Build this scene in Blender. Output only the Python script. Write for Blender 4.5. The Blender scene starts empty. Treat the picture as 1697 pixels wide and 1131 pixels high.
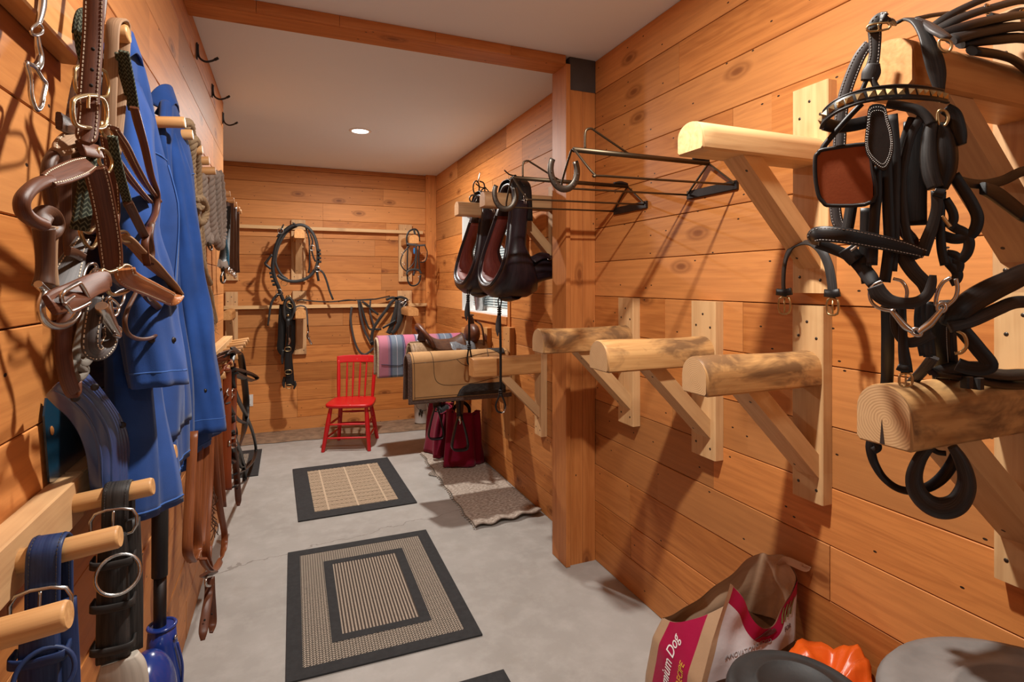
import bpy, math, random
from mathutils import Vector as V, Matrix, Euler
from mathutils.geometry import tessellate_polygon

SC = bpy.context.scene
COL = SC.collection
PI = math.pi

# ------------------------------------------------------------------ camera
F_PX, CX, HY, CAM_H, VPX = 913.0, 848.5, 470.0, 1.5, 475.0
YAW = math.atan2(CX - VPX, F_PX)
cam_data = bpy.data.cameras.new('camera')
cam = bpy.data.objects.new('camera', cam_data)
COL.objects.link(cam)
cam.location = (0, 0, CAM_H)
cam.rotation_euler = (PI / 2, 0, -YAW)
cam_data.sensor_width = 36.0
cam_data.lens = F_PX / 1697.0 * 36.0
cam_data.shift_y = -(565.5 - HY) / 1697.0
cam_data.clip_start = 0.02
SC.camera = cam

# ------------------------------------------------------------------ world, lamps, exposure
SC.view_settings.view_transform = 'Standard'
SC.view_settings.look = 'None'
SC.view_settings.gamma = 1.0
SC.view_settings.exposure = 0.0
SC.view_settings.use_curve_mapping = False
world = bpy.data.worlds.new('daylight')
SC.world = world
world.use_nodes = True
_bg = world.node_tree.nodes['Background']
_bg.inputs['Color'].default_value = (0.86, 0.94, 1.0, 1)
_bg.inputs['Strength'].default_value = 0.30

XR, XL, YB, ZC = 1.549, -0.39, 6.06, 2.705        # right wall, left wall, back wall, ceiling
LAMP_NEAR = (0.56, 1.05)
LAMP_FAR = (0.538, 4.478)
LAMP_POWER = 56.0


def lamp(x, y, power):
    ld = bpy.data.lights.new('can_or_fill_lamp', 'AREA')
    ld.shape = 'DISK'
    ld.size = 0.085
    ld.energy = power
    ld.color = (1.0, 0.94, 0.87)
    lo = bpy.data.objects.new('can_or_fill_lamp', ld)
    lo.location = (x, y, ZC - 0.012)
    COL.objects.link(lo)


lamp(*LAMP_NEAR, LAMP_POWER)
lamp(*LAMP_FAR, LAMP_POWER * 1.18)
lamp(0.56, -2.3, LAMP_POWER * 0.25)  # added fill lamp behind the camera, out of view, not a known fitting

# ------------------------------------------------------------------ photo point -> point on a known plane
_th = YAW
_FW = V((math.sin(_th), math.cos(_th), 0))
_RT = V((math.cos(_th), -math.sin(_th), 0))
_C = V((0, 0, CAM_H))


def ray(u, v):
    return _FW * F_PX + _RT * (u - CX) + V((0, 0, HY - v))


def PX(u, v, x):
    d = ray(u, v)
    return _C + d * (x / d.x)


def PY(u, v, y):
    d = ray(u, v)
    return _C + d * (y / d.y)


def PZ(u, v, z):
    d = ray(u, v)
    return _C + d * ((z - CAM_H) / d.z)


def Rw(u, v, off=0.0):
    return PX(u, v, XR - off)


def Lw(u, v, off=0.0):
    return PX(u, v, XL + off)


def Bw(u, v, off=0.0):
    return PY(u, v, YB - off)


# ------------------------------------------------------------------ object helpers
def tag(o, label=None, cat=None, group=None, kind=None):
    if label: o['label'] = label
    if cat: o['category'] = cat
    if group: o['group'] = group
    if kind: o['kind'] = kind
    return o


def thing(name, loc, label, cat, group=None):
    o = bpy.data.objects.new(name, None)
    o.empty_display_size = 0.05
    o.location = loc
    COL.objects.link(o)
    return tag(o, label, cat, group)


def attach(o, parent):
    """child keeps its world coordinates under a moved parent"""
    o.parent = parent
    m = Matrix.Translation(parent.location)
    p = parent.parent
    o.matrix_parent_inverse = m.inverted() if p is None else Matrix.Identity(4)
    return o


def copy_thing(src, delta, label=None, group=None):
    c = src.copy()
    COL.objects.link(c)
    c.location = src.location + V(delta)
    if label: c['label'] = label
    if group: c['group'] = group
    for ch in list(src.children):
        d = ch.copy()
        COL.objects.link(d)
        d.parent = c
        d.matrix_parent_inverse = ch.matrix_parent_inverse
        for g in list(ch.children):
            e = g.copy()
            COL.objects.link(e)
            e.parent = d
            e.matrix_parent_inverse = g.matrix_parent_inverse
    return c


def cr(pts, n=6, closed=False):
    """Catmull-Rom through pts"""
    P = [V(p) for p in pts]
    if len(P) < 3 and not closed:
        return [P[0].lerp(P[-1], i / n) for i in range(n + 1)]
    out = []
    m = len(P)
    segs = m if closed else m - 1
    for i in range(segs):
        if closed:
            a, b, c, d = P[(i - 1) % m], P[i], P[(i + 1) % m], P[(i + 2) % m]
        else:
            b, c = P[i], P[i + 1]
            a = P[i - 1] if i > 0 else b * 2 - c
            d = P[i + 2] if i + 2 < m else c * 2 - b
        for k in range(n):
            t = k / n
            out.append(0.5 * ((2 * b) + (c - a) * t + (2 * a - 5 * b + 4 * c - d) * t * t + (3 * b - a - 3 * c + d) * t ** 3))
    if not closed:
        out.append(P[-1].copy())
    return out


def crf(vals, n=6, closed=False):
    """scalars resampled to match cr()"""
    return [p.x for p in cr([V((x, 0, 0)) for x in vals], n, closed)]


_rng = random.Random(7)


class MB:
    def __init__(self):
        self.v, self.f, self.g, self.r, self.m, self.s = [], [], [], [], [], []

    def add(self, vs, fs, gs=None, rnd=None, mi=0, smooth=False):
        b = len(self.v)
        if rnd is None: rnd = _rng.random()
        self.v += [tuple(p) for p in vs]
        self.g += [tuple(p) for p in (gs if gs is not None else vs)]
        for k, f in enumerate(fs):
            self.f.append([i + b for i in f])
            self.r.append(rnd)
            self.m.append(mi[k] if isinstance(mi, list) else mi)
            self.s.append(smooth[k] if isinstance(smooth, list) else smooth)
        return self

    # extrude polygon poly (list of (a,b)) along ax
    def prism(self, poly, o, ux, vx, ax, length, rnd=None, mi=0, smooth=False, goff=None):
        o, ux, vx, ax = V(o), V(ux).normalized(), V(vx).normalized(), V(ax).normalized()
        n = len(poly)
        if goff is None: goff = _rng.random() * 20
        vs, gs = [], []
        for k in (0, 1):
            for a, b in poly:
                vs.append(o + ux * a + vx * b + ax * (length * k))
                gs.append((goff + length * k, a + goff, b))
        fs = [[i, (i + 1) % n, n + (i + 1) % n, n + i] for i in range(n)]
        sm = [smooth] * n + [False, False]
        fs += [list(range(n))[::-1], list(range(n, 2 * n))]
        return self.add(vs, fs, gs, rnd, mi, sm)

    def bar(self, p0, p1, w, h, up=(0, 0, 1), c=0.003, rnd=None, mi=0):
        """rectangular bar p0->p1; h measured along up, w across; edges chamfered by c"""
        p0, p1, up = V(p0), V(p1), V(up)
        ax = (p1 - p0)
        L = ax.length
        ax.normalize()
        side = ax.cross(up).normalized()
        upn = side.cross(ax).normalized()
        a, b = w / 2, h / 2
        poly = [(-a + c, -b), (a - c, -b), (a, -b + c), (a, b - c), (a - c, b), (-a + c, b), (-a, b - c), (-a, -b + c)]
        return self.prism(poly, p0, side, upn, ax, L, rnd, mi)

    def box(self, c, s, rnd=None, mi=0, ch=0.002, long=None):
        c, s = V(c), list(s)
        k = long if long is not None else s.index(max(s))
        ax = [V((1, 0, 0)), V((0, 1, 0)), V((0, 0, 1))]
        a = ax[k]
        ux = ax[(k + 1) % 3]
        vx = ax[(k + 2) % 3]
        su, sv, L = s[(k + 1) % 3] / 2, s[(k + 2) % 3] / 2, s[k]
        if ch > 0:
            ch = min(ch, su * .45, sv * .45)
            poly = [(-su + ch, -sv), (su - ch, -sv), (su, -sv + ch), (su, sv - ch), (su - ch, sv), (-su + ch, sv), (-su, sv - ch), (-su, -sv + ch)]
        else:
            poly = [(-su, -sv), (su, -sv), (su, sv), (-su, sv)]
        return self.prism(poly, c - a * (L / 2), ux, vx, a, L, rnd, mi)

    def sweep(self, pts, sec, frames, closed=False, rnd=None, mi=0, smooth=True, caps=True, scales=None):
        """sec: list of (a,b); frames: list of (ux,vx)"""
        n, m = len(sec), len(pts)
        vs, gs = [], []
        L = 0
        for i, p in enumerate(pts):
            if i: L += (pts[i] - pts[i - 1]).length
            ux, vx = frames[i]
            k = scales[i] if scales else (1, 1)
            for j, (a, b) in enumerate(sec):
                vs.append(p + ux * (a * k[0]) + vx * (b * k[1]))
                gs.append((L, a, b))
        fs = []
        rng = m if closed else m - 1
        for i in range(rng):
            i2 = (i + 1) % m
            for j in range(n):
                j2 = (j + 1) % n
                fs.append([i * n + j, i * n + j2, i2 * n + j2, i2 * n + j])
        sm = [smooth] * len(fs)
        if caps and not closed:
            fs.append(list(range(n))[::-1])
            fs.append([(m - 1) * n + j for j in range(n)])
            sm += [False, False]
        return self.add(vs, fs, gs, rnd, mi, sm)

    def tube(self, pts, r, seg=8, closed=False, n=6, rnd=None, mi=0, raw=False, flat=1.0):
        P = [V(p) for p in pts] if raw else cr(pts, n, closed)
        m = len(P)
        rr = r if isinstance(r, (list, tuple)) else None
        if rr is not None and not raw: rr = crf(rr, n, closed)
        if rr is None: rr = [r] * m
        rr = list(rr) + [rr[-1]] * (m - len(rr))
        T = tangents(P, closed)
        u = T[0].orthogonal().normalized()
        fr = []
        for i in range(m):
            if i:
                u = u - T[i] * u.dot(T[i])
                if u.length < 1e-6: u = T[i].orthogonal()
                u.normalize()
            fr.append((u.copy(), T[i].cross(u).normalized()))
        sec = [(math.cos(2 * PI * k / seg), math.sin(2 * PI * k / seg) * flat) for k in range(seg)]
        return self.sweep(P, sec, fr, closed, rnd, mi, True, True, [(max(x, 1e-4), max(x, 1e-4)) for x in rr])

    def ribbon(self, pts, w, t, nrm, closed=False, n=6, rnd=None, mi=0, taper=None, raw=False, bulge=0.0):
        """flat strap; nrm: one normal hint or one per control point; w may be a list"""
        P = [V(p) for p in pts] if raw else cr(pts, n, closed)
        m = len(P)
        if isinstance(nrm, list):
            NN = [V(x) for x in nrm] if raw else cr(nrm, n, closed)
        else:
            NN = [V(nrm)] * m
        ww = w if isinstance(w, (list, tuple)) else None
        if ww is not None and not raw: ww = crf(ww, n, closed)
        if ww is None: ww = [w] * m
        T = tangents(P, closed)
        fr = []
        last = None
        for i in range(m):
            nn = NN[min(i, len(NN) - 1)]
            s = T[i].cross(nn)
            if s.length < 0.12:
                s = last.copy() if last else T[i].orthogonal()
                s = s - T[i] * s.dot(T[i])
            s.normalize()
            if last is not None and s.dot(last) < 0: s = -s
            last = s
            fr.append((s, s.cross(T[i]).normalized()))
        e = 0.5 * t
        a = 0.5
        k = 0.06
        sec = [(-a, -e * .5), (-a + k, -e), (0, -e - bulge), (a - k, -e), (a, -e * .5), (a, e * .5), (a - k, e), (0, e + bulge), (-a + k, e), (-a, e * .5)]
        self._fr = (P, fr, ww, t)
        return self.sweep(P, sec, fr, closed, rnd, mi, True, True, [(x, 1.0) for x in ww])

    def stitches(self, src, inset=0.0035, step=0.006, ln=0.0038, r=0.0006):
        """thread dashes along both edges of the strap src built last"""
        P, fr, ww, t = src._fr
        for sgn in (-1, 1):
            for face in (-1, 1):
                acc = 0.0
                for i in range(len(P) - 1):
                    d = P[i + 1] - P[i]
                    L = d.length
                    if L < 1e-6: continue
                    d = d / L
                    while acc < L:
                        s, nn = fr[i]
                        q = P[i] + d * acc + s * (sgn * (ww[i] / 2 - inset)) + nn * (face * (t / 2 + 0.0002))
                        self.prism([(-r, -r), (r, -r), (r, r), (-r, r)], q - d * ln / 2, s, nn, d, ln)
                        acc += step
                    acc -= L
        return self

    def ring(self, c, nrm, R, r, seg=24, tseg=8, sx=1.0, up=None, rnd=None, mi=0):
        nrm = V(nrm).normalized()
        u = V(up) if up is not None else nrm.orthogonal()
        u = (u - nrm * u.dot(nrm)).normalized()
        w = nrm.cross(u)
        pts = [V(c) + u * (R * math.cos(2 * PI * k / seg)) + w * (R * sx * math.sin(2 * PI * k / seg)) for k in range(seg)]
        return self.tube(pts, r, tseg, True, raw=True, rnd=rnd, mi=mi)

    def sphere(self, c, r, seg=12, rings=8, rnd=None, mi=0, M=None):
        rx, ry, rz = (r, r, r) if not isinstance(r, (tuple, list)) else r
        vs = []
        for i in range(rings + 1):
            a = PI * i / rings
            for j in range(seg):
                b = 2 * PI * j / seg
                p = V((rx * math.sin(a) * math.cos(b), ry * math.sin(a) * math.sin(b), rz * math.cos(a)))
                if M: p = M @ p
                vs.append(V(c) + p)
        fs = [[i * seg + j, (i + 1) * seg + j, (i + 1) * seg + (j + 1) % seg, i * seg + (j + 1) % seg] for i in range(rings) for j in range(seg)]
        return self.add(vs, fs, None, rnd, mi, True)

    def lathe(self, prof, o, ax=(0, 0, 1), seg=24, rnd=None, mi=0, smooth=True, sx=1.0, up=None):
        ax = V(ax).normalized()
        u = V(up) if up is not None else ax.orthogonal()
        u = (u - ax * u.dot(ax)).normalized()
        w = ax.cross(u)
        vs, gs = [], []
        for r, z in prof:
            for k in range(seg):
                a = 2 * PI * k / seg
                vs.append(V(o) + ax * z + u * (r * math.cos(a)) + w * (r * sx * math.sin(a)))
                gs.append((z, r * math.cos(a), r * math.sin(a)))
        m = len(prof)
        fs = [[i * seg + k, i * seg + (k + 1) % seg, (i + 1) * seg + (k + 1) % seg, (i + 1) * seg + k] for i in range(m - 1) for k in range(seg)]
        sm = [smooth] * len(fs)
        if prof[0][0] > 1e-5:
            fs.append(list(range(seg))[::-1]); sm.append(False)
        if prof[-1][0] > 1e-5:
            fs.append([(m - 1) * seg + k for k in range(seg)]); sm.append(False)
        return self.add(vs, fs, gs, rnd, mi, sm)

    def grid(self, fn, nu, nv, rnd=None, mi=0, wrap_u=False, smooth=True, uv=None):
        vs, gs = [], []
        for i in range(nu + (0 if wrap_u else 1)):
            for j in range(nv + 1):
                u, v = i / nu, j / nv
                vs.append(V(fn(u, v)))
                gs.append((u, v, 0) if uv is None else uv(u, v))
        w = nv + 1
        m = nu if wrap_u else nu + 1
        fs = [[i * w + j, ((i + 1) % m) * w + j, ((i + 1) % m) * w + j + 1, i * w + j + 1] for i in range(nu) for j in range(nv)]
        return self.add(vs, fs, gs, rnd, mi, smooth)

    def poly(self, pts3, nrm_off, rnd=None, mi=0, gs=None):
        """closed outline in 3D given a thickness vector (solid slab)"""
        n = len(pts3)
        off = V(nrm_off)
        vs = [V(p) for p in pts3] + [V(p) + off for p in pts3]
        fs = [list(range(n))[::-1], [n + i for i in range(n)]] + [[i, (i + 1) % n, n + (i + 1) % n, n + i] for i in range(n)]
        return self.add(vs, fs, gs, rnd, mi, False)

    def build(self, name, mats, parent=None, label=None, bevel=0, solid=0, subd=0, kind=None, off=0):
        me = bpy.data.meshes.new(name)
        me.from_pydata(self.v, [], self.f)
        if not isinstance(mats, (list, tuple)): mats = [mats]
        for m in mats: me.materials.append(M[m] if isinstance(m, str) else m)
        a = me.attributes.new('gc', 'FLOAT_VECTOR', 'POINT')
        a.data.foreach_set('vector', [x for g in self.g for x in g])
        b = me.attributes.new('rnd', 'FLOAT', 'FACE')
        b.data.foreach_set('value', self.r)
        me.polygons.foreach_set('use_smooth', self.s)
        me.polygons.foreach_set('material_index', self.m)
        me.update()
        o = bpy.data.objects.new(name, me)
        COL.objects.link(o)
        if solid:
            s = o.modifiers.new('solid', 'SOLIDIFY'); s.thickness = solid; s.offset = off
        if bevel:
            s = o.modifiers.new('bev', 'BEVEL'); s.width = bevel; s.segments = 2; s.limit_method = 'ANGLE'
        if subd:
            s = o.modifiers.new('sub', 'SUBSURF'); s.levels = subd; s.render_levels = subd
        if parent: attach(o, parent)
        if label: o['label'] = label
        if kind: o['kind'] = kind
        return o


def tangents(P, closed=False):
    m = len(P)
    T = []
    for i in range(m):
        if closed:
            d = P[(i + 1) % m] - P[(i - 1) % m]
        else:
            d = P[min(i + 1, m - 1)] - P[max(i - 1, 0)]
        T.append(d.normalized() if d.length > 1e-9 else V((0, 0, 1)))
    return T


# ------------------------------------------------------------------ materials
M = {}


class NT:
    def __init__(self, name, rough=0.5, metal=0.0, spec=0.5):
        m = bpy.data.materials.new(name)
        m.use_nodes = True
        self.m, self.t = m, m.node_tree
        self.b = self.t.nodes['Principled BSDF']
        self.b.inputs['Roughness'].default_value = rough
        self.b.inputs['Metallic'].default_value = metal
        self.b.inputs['Specular IOR Level'].default_value = spec
        M[name] = m

    def n(self, ty, ins=None, **kw):
        x = self.t.nodes.new(ty)
        for k, v in kw.items(): setattr(x, k, v)
        for k, v in (ins or {}).items():
            s = x.inputs[k]
            if hasattr(v, 'links'): self.t.links.new(v, s)
            else: s.default_value = v
        return x

    def link(self, a, b): self.t.links.new(a, b)

    def gc(self, scale=(1, 1, 1), rnd=True):
        a = self.n('ShaderNodeAttribute', attribute_name='gc')
        v = a.outputs['Vector']
        if rnd:
            r = self.n('ShaderNodeAttribute', attribute_name='rnd')
            k = self.n('ShaderNodeVectorMath', {0: r.outputs['Fac'], 1: (17.0, 31.0, 0.0)}, operation='MULTIPLY')
            w = self.n('ShaderNodeVectorMath', {0: r.outputs['Vector'], 1: (37.0, 53.0, 11.0)}, operation='MULTIPLY')
            v = self.n('ShaderNodeVectorMath', {0: v, 1: w.outputs[0]}, operation='ADD').outputs[0]
        return self.n('ShaderNodeVectorMath', {0: v, 1: scale}, operation='MULTIPLY').outputs[0]

    def rnd(self): return self.n('ShaderNodeAttribute', attribute_name='rnd').outputs['Fac']

    def noise(self, vec, scale, detail=4, rough=0.55, dist=0.0):
        return self.n('ShaderNodeTexNoise', {'Vector': vec, 'Scale': scale, 'Detail': detail, 'Roughness': rough, 'Distortion': dist}).outputs['Fac']

    def math(self, op, a, b=0.0, c=0.0, clamp=False):
        x = self.n('ShaderNodeMath', {0: a, 1: b, 2: c}, operation=op)
        x.use_clamp = clamp
        return x.outputs[0]

    def ramp(self, fac, stops, interp='LINEAR'):
        x = self.n('ShaderNodeValToRGB', {'Fac': fac})
        e = x.color_ramp.elements
        x.color_ramp.interpolation = interp
        while len(e) < len(stops): e.new(0.5)
        for k, (p, c) in enumerate(stops):
            e[k].position = p
            e[k].color = (c[0], c[1], c[2], 1) if not isinstance(c, (int, float)) else (c, c, c, 1)
        return x.outputs['Color']

    def mix(self, fac, a, b, mode='MIX'):
        x = self.n('ShaderNodeMix', data_type='RGBA', blend_type=mode)
        for s, v in ((x.inputs[0], fac), (x.inputs[6], a), (x.inputs[7], b)):
            if hasattr(v, 'links'): self.t.links.new(v, s)
            else: s.default_value = v if isinstance(v, (int, float)) else (v[0], v[1], v[2], 1)
        return x.outputs[2]

    def color(self, c):
        if hasattr(c, 'links'): self.link(c, self.b.inputs['Base Color'])
        else: self.b.inputs['Base Color'].default_value = (*c, 1)
        return self

    def bump(self, h, strength=0.3, dist=0.002):
        x = self.n('ShaderNodeBump', {'Height': h, 'Strength': strength, 'Distance': dist})
        self.link(x.outputs[0], self.b.inputs['Normal'])
        return self


def wood(name, light, dark, alt, rough=0.5, knots=0.5, holes=0.0, fine=1.0, stain=None, bump=.25, var=.55):
    k = NT(name, rough, 0, .3)
    g = k.gc((1, 1, 1))
    streak = k.noise(k.n('ShaderNodeVectorMath', {0: g, 1: (2.2, 60 * fine, 60 * fine)}, operation='MULTIPLY').outputs[0], 1.0, 5, .6, .3)
    broad = k.noise(k.n('ShaderNodeVectorMath', {0: g, 1: (1.1, 7.0, 7.0)}, operation='MULTIPLY').outputs[0], 1.0, 3, .5, .8)
    rings = k.math('SINE', k.math('MULTIPLY', broad, 55.0))
    rings = k.math('MULTIPLY_ADD', rings, 0.5, 0.5)
    f = k.math('ADD', k.math('MULTIPLY', k.ramp(streak, [(.28, 0.0), (.72, 1.0)]), .62), k.math('MULTIPLY', rings, .17))
    f = k.math('ADD', f, k.math('MULTIPLY', k.math('SUBTRACT', broad, .5), .5))
    c = k.mix(k.ramp(f, [(.22, 0.0), (.85, 1.0)]), light, dark)
    rv = k.rnd()
    c = k.mix(k.math('MULTIPLY', k.ramp(rv, [(.15, 0.0), (.85, 1.0)]), var), c, k.mix(.5, c, alt))
    br = k.math('MULTIPLY_ADD', k.math('FRACT', k.math('MULTIPLY', rv, 7.31)), .26 * var / .55, 1 - .13 * var / .55)
    c = k.mix(1.0, c, k.n('ShaderNodeCombineColor', {0: br, 1: br, 2: br}).outputs[0], 'MULTIPLY')
    if knots:
        vo = k.n('ShaderNodeTexVoronoi', {'Vector': k.n('ShaderNodeVectorMath', {0: g, 1: (1.6, 3.6, 3.6)}, operation='MULTIPLY').outputs[0], 'Scale': 1.0, 'Randomness': 1.0}, voronoi_dimensions='2D')
        d = vo.outputs['Distance']
        ring = k.ramp(d, [(0.0, 1.0), (.035, .9), (.06, .35), (.085, .6), (.13, 0.0)])
        sel = k.math('GREATER_THAN', k.n('ShaderNodeSeparateColor', {0: vo.outputs['Color']}).outputs[0], 1 - knots)
        c = k.mix(k.math('MULTIPLY', k.math('MULTIPLY', ring, sel), .8), c, (dark[0] * .42, dark[1] * .33, dark[2] * .3))
    if holes:
        vo = k.n('ShaderNodeTexVoronoi', {'Vector': k.n('ShaderNodeVectorMath', {0: g, 1: (5.5, 10, 10)}, operation='MULTIPLY').outputs[0], 'Scale': 1.0, 'Randomness': 1.0}, voronoi_dimensions='2D')
        hh = k.math('LESS_THAN', vo.outputs['Distance'], .030)
        sel = k.math('GREATER_THAN', k.n('ShaderNodeSeparateColor', {0: vo.outputs['Color']}).outputs[1], 1 - holes)
        c = k.mix(k.math('MULTIPLY', hh, sel), c, (.03, .015, .008))
    if stain:
        sn = k.noise(k.n('ShaderNodeVectorMath', {0: g, 1: (5, 9, 9)}, operation='MULTIPLY').outputs[0], 1.0, 4, .65, .5)
        c = k.mix(k.ramp(sn, [(.46, 0.0), (.62, .9)]), c, stain)
    k.color(c)
    k.bump(f, bump, .0015)
    return k


wood('plank', (.545, .204, .050), (.33, .100, .021), (.59, .275, .095), rough=.55, knots=.42, holes=.5, var=1.0)
wood('plank_grey', (.45, .20, .088), (.31, .118, .05), (.47, .24, .125), rough=.6, knots=.10, holes=.35, var=.6)
wood('post_wood', (.53, .20, .055), (.37, .118, .028), (.53, .21, .06), rough=.5, knots=.35, holes=.2, var=.3)
wood('pine', (.66, .42, .20), (.50, .275, .115), (.66, .44, .225), rough=.5, knots=.25, var=.35)
wood('pine_dull', (.60, .36, .17), (.42, .22, .10), (.62, .40, .21), rough=.55, knots=.2, var=.4)
wood('log_wood', (.58, .34, .135), (.36, .175, .06), (.56, .29, .10), rough=.5, knots=.25, stain=(.16, .085, .04), var=.3)
wood('arm_wood', (.56, .28, .10), (.40, .165, .05), (.56, .30, .12), rough=.45, knots=.2, var=.3)
wood('peg_wood', (.60, .335, .135), (.40, .19, .065), (.60, .36, .16), rough=.45, knots=0, fine=1.6, var=.4)


def end_grain(name, light, dark):
    k = NT(name, .65)
    a = k.n('ShaderNodeAttribute', attribute_name='gc').outputs['Vector']
    s = k.n('ShaderNodeSeparateXYZ', {0: a})
    y = k.math('ADD', s.outputs[1], k.math('MULTIPLY', k.noise(a, 30, 2), .012))
    z = k.math('ADD', s.outputs[2], .012)
    d = k.math('SQRT', k.math('ADD', k.math('MULTIPLY', y, y), k.math('MULTIPLY', z, z)))
    w = k.math('MULTIPLY_ADD', k.math('SINE', k.math('MULTIPLY', d, 1150.0)), .5, .5)
    w = k.math('MULTIPLY', w, k.math('MULTIPLY_ADD', k.noise(a, 25, 3), .9, .25))
    k.color(k.mix(k.math('MULTIPLY', w, .75), light, dark))


end_grain('log_end', (.60, .385, .19), (.30, .15, .055))


def leather(name, c, c2=None, rough=.42, bump=.15, scale=220.0):
    k = NT(name, rough, 0, .32)
    g = k.gc()
    f = k.noise(g, 14, 4)
    c2 = c2 or tuple(min(1, x * 1.9 + .006) for x in c)
    k.color(k.mix(k.ramp(f, [(.35, 0.0), (.75, 1.0)]), c, c2))
    k.bump(k.noise(g, scale, 3), bump, .001)


leather('black_leather', (.006, .0055, .0055), (.018, .016, .0155), .4)
leather('worn_black', (.012, .011, .0105), (.045, .040, .037), .5)
leather('grey_leather', (.032, .028, .028), (.085, .074, .070), .5)
leather('brown_leather', (.070, .021, .009), (.135, .045, .020), .42)
leather('dark_brown_leather', (.050, .020, .011), (.105, .045, .022), .42)
leather('tan_leather', (.26, .085, .024), (.38, .14, .045), .42)
leather('raw_leather', (.22, .125, .065), (.34, .21, .12), .7)
leather('rein_leather', (.16, .045, .014), (.27, .085, .028), .35)
leather('red_leather', (.12, .018, .014), (.19, .045, .03), .62)
leather('rust_leather', (.20, .040, .010), (.26, .06, .018), .42)
leather('navy_leather', (.010, .022, .075), (.028, .05, .13), .4)
leather('collar_leather', (.012, .008, .012), (.030, .018, .022), .30)


def metal(name, c, rough=.3):
    k = NT(name, rough, 1.0)
    k.color(k.mix(k.noise(k.gc(rnd=False), 60, 3), c, tuple(x * .7 for x in c)))


metal('nickel', (.62, .60, .57), .25)
metal('brass', (.55, .40, .20), .32)
metal('iron', (.10, .085, .07), .45)
metal('steel_rod', (.105, .078, .05), .45)
metal('dark_metal', (.06, .055, .055), .5)


def plain(name, c, rough=.6, metal_=0.0, var=.25, scale=8.0, bump=0.0, bscale=200.0, spec=.5):
    k = NT(name, rough, metal_, spec)
    g = k.gc(rnd=False)
    k.color(k.mix(k.ramp(k.noise(g, scale, 4), [(.3, 0.0), (.7, 1.0)]), c, tuple(x * (1 - var) for x in c)))
    if bump: k.bump(k.noise(g, bscale, 3), bump, .002)
    return k


def fabric(name, c, rough=.9, var=.2, weave=900.0, bump=.3, fold=6.0):
    k = NT(name, rough, 0, .2)
    a = k.n('ShaderNodeTexCoord').outputs['Object']
    k.color(k.mix(k.ramp(k.noise(a, fold, 4), [(.3, 0.0), (.7, 1.0)]), c, tuple(x * (1 - var) for x in c)))
    k.bump(k.noise(a, weave, 2), bump, .001)
    k.b.inputs['Sheen Weight'].default_value = .12
    return k


# concrete floor
k = NT('concrete', .55, 0, .35)
tc = k.n('ShaderNodeTexCoord').outputs['Object']
n1 = k.noise(tc, 1.7, 5, .6)
n2 = k.noise(tc, 9.0, 5, .65)
n3 = k.noise(tc, 60.0, 3)
c = k.mix(k.ramp(n1, [(.3, 0.0), (.7, 1.0)]), (.40, .385, .36), (.31, .295, .27))
c = k.mix(k.ramp(n2, [(.45, 0.0), (.75, .55)]), c, (.48, .465, .44))
c = k.mix(k.ramp(k.noise(tc, 3.1, 6, .7), [(.55, 0.0), (.8, .4)]), c, (.30, .265, .215))
vo = k.n('ShaderNodeTexVoronoi', {'Vector': tc, 'Scale': 4.0})
c = k.mix(k.math('LESS_THAN', vo.outputs['Distance'], .028), c, (.07, .05, .035))
# hairline crack running across
sx = k.n('ShaderNodeSeparateXYZ', {0: tc})
yy = k.math('MULTIPLY_ADD', sx.outputs[0], .20, 3.30)
yy = k.math('ADD', yy, k.math('MULTIPLY', k.math('SUBTRACT', k.noise(tc, 4.0, 4), .5), .30))
cr_ = k.math('LESS_THAN', k.math('ABSOLUTE', k.math('SUBTRACT', sx.outputs[1], yy)), .004)
c = k.mix(k.math('MULTIPLY', cr_, .55), c, (.16, .14, .12))
k.color(c)
k.bump(k.math('ADD', n2, k.math('MULTIPLY', n3, .4)), .12, .003)

k = NT('ceiling_paint', .9, 0, .1)
tc = k.n('ShaderNodeTexCoord').outputs['Object']
k.color(k.mix(k.noise(tc, 2.0, 4), (.82, .90, .97), (.78, .86, .93)))
k.bump(k.noise(tc, 90, 3), .05, .001)
plain('dirt', (.30, .19, .115), .95, var=.5, scale=14, bump=.6, bscale=60)
plain('backing', (.035, .016, .008), .9)
plain('plate_paint', (.075, .062, .055), .55, var=.3, scale=6)
plain('white_paint', (.72, .73, .72), .5, var=.06)
plain('outlet_plastic', (.70, .69, .65), .4, var=.05)
plain('trim_ring', (.8, .8, .79), .4, var=.04)
k = NT('lamp_glow', .5)
k.b.inputs['Emission Color'].default_value = (1.0, .93, .82, 1)
k.b.inputs['Emission Strength'].default_value = 14.0
k.color((.9, .9, .9))
k = NT('glass', .02)
k.color((1, 1, 1))
k.b.inputs['Transmission Weight'].default_value = 1.0
k = NT('blind', .5)
k.color((.75, .80, .80))
tr = k.n('ShaderNodeBsdfTranslucent', {'Color': (.75, .85, .86, 1)})
mx = k.n('ShaderNodeMixShader', {0: .45})
k.link(k.b.outputs[0], mx.inputs[1]); k.link(tr.outputs[0], mx.inputs[2])
k.link(mx.outputs[0], k.t.nodes['Material Output'].inputs['Surface'])
# ------------------------------------------------------------------ the room
ROWS_R = [0.0, .16, .323, .52, .692, .871, 1.059, 1.245, 1.432, 1.615, 1.795, 1.977, 2.159, 2.343, 2.53, 2.705]
ROWS_B = [0.0, .126, .301, .494, .68, .861, 1.056, 1.241, 1.425, 1.608, 1.789, 1.97, 2.157, 2.337, 2.524, 2.66, 2.705]
ROWS_L = [0.0, .165, .35, .535, .715, .90, 1.08, 1.26, 1.431, 1.604, 1.79, 1.975, 2.16, 2.345, 2.53, 2.705]
Y0 = -3.0


def struct(o):
    o['kind'] = 'structure'
    return o


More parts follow.
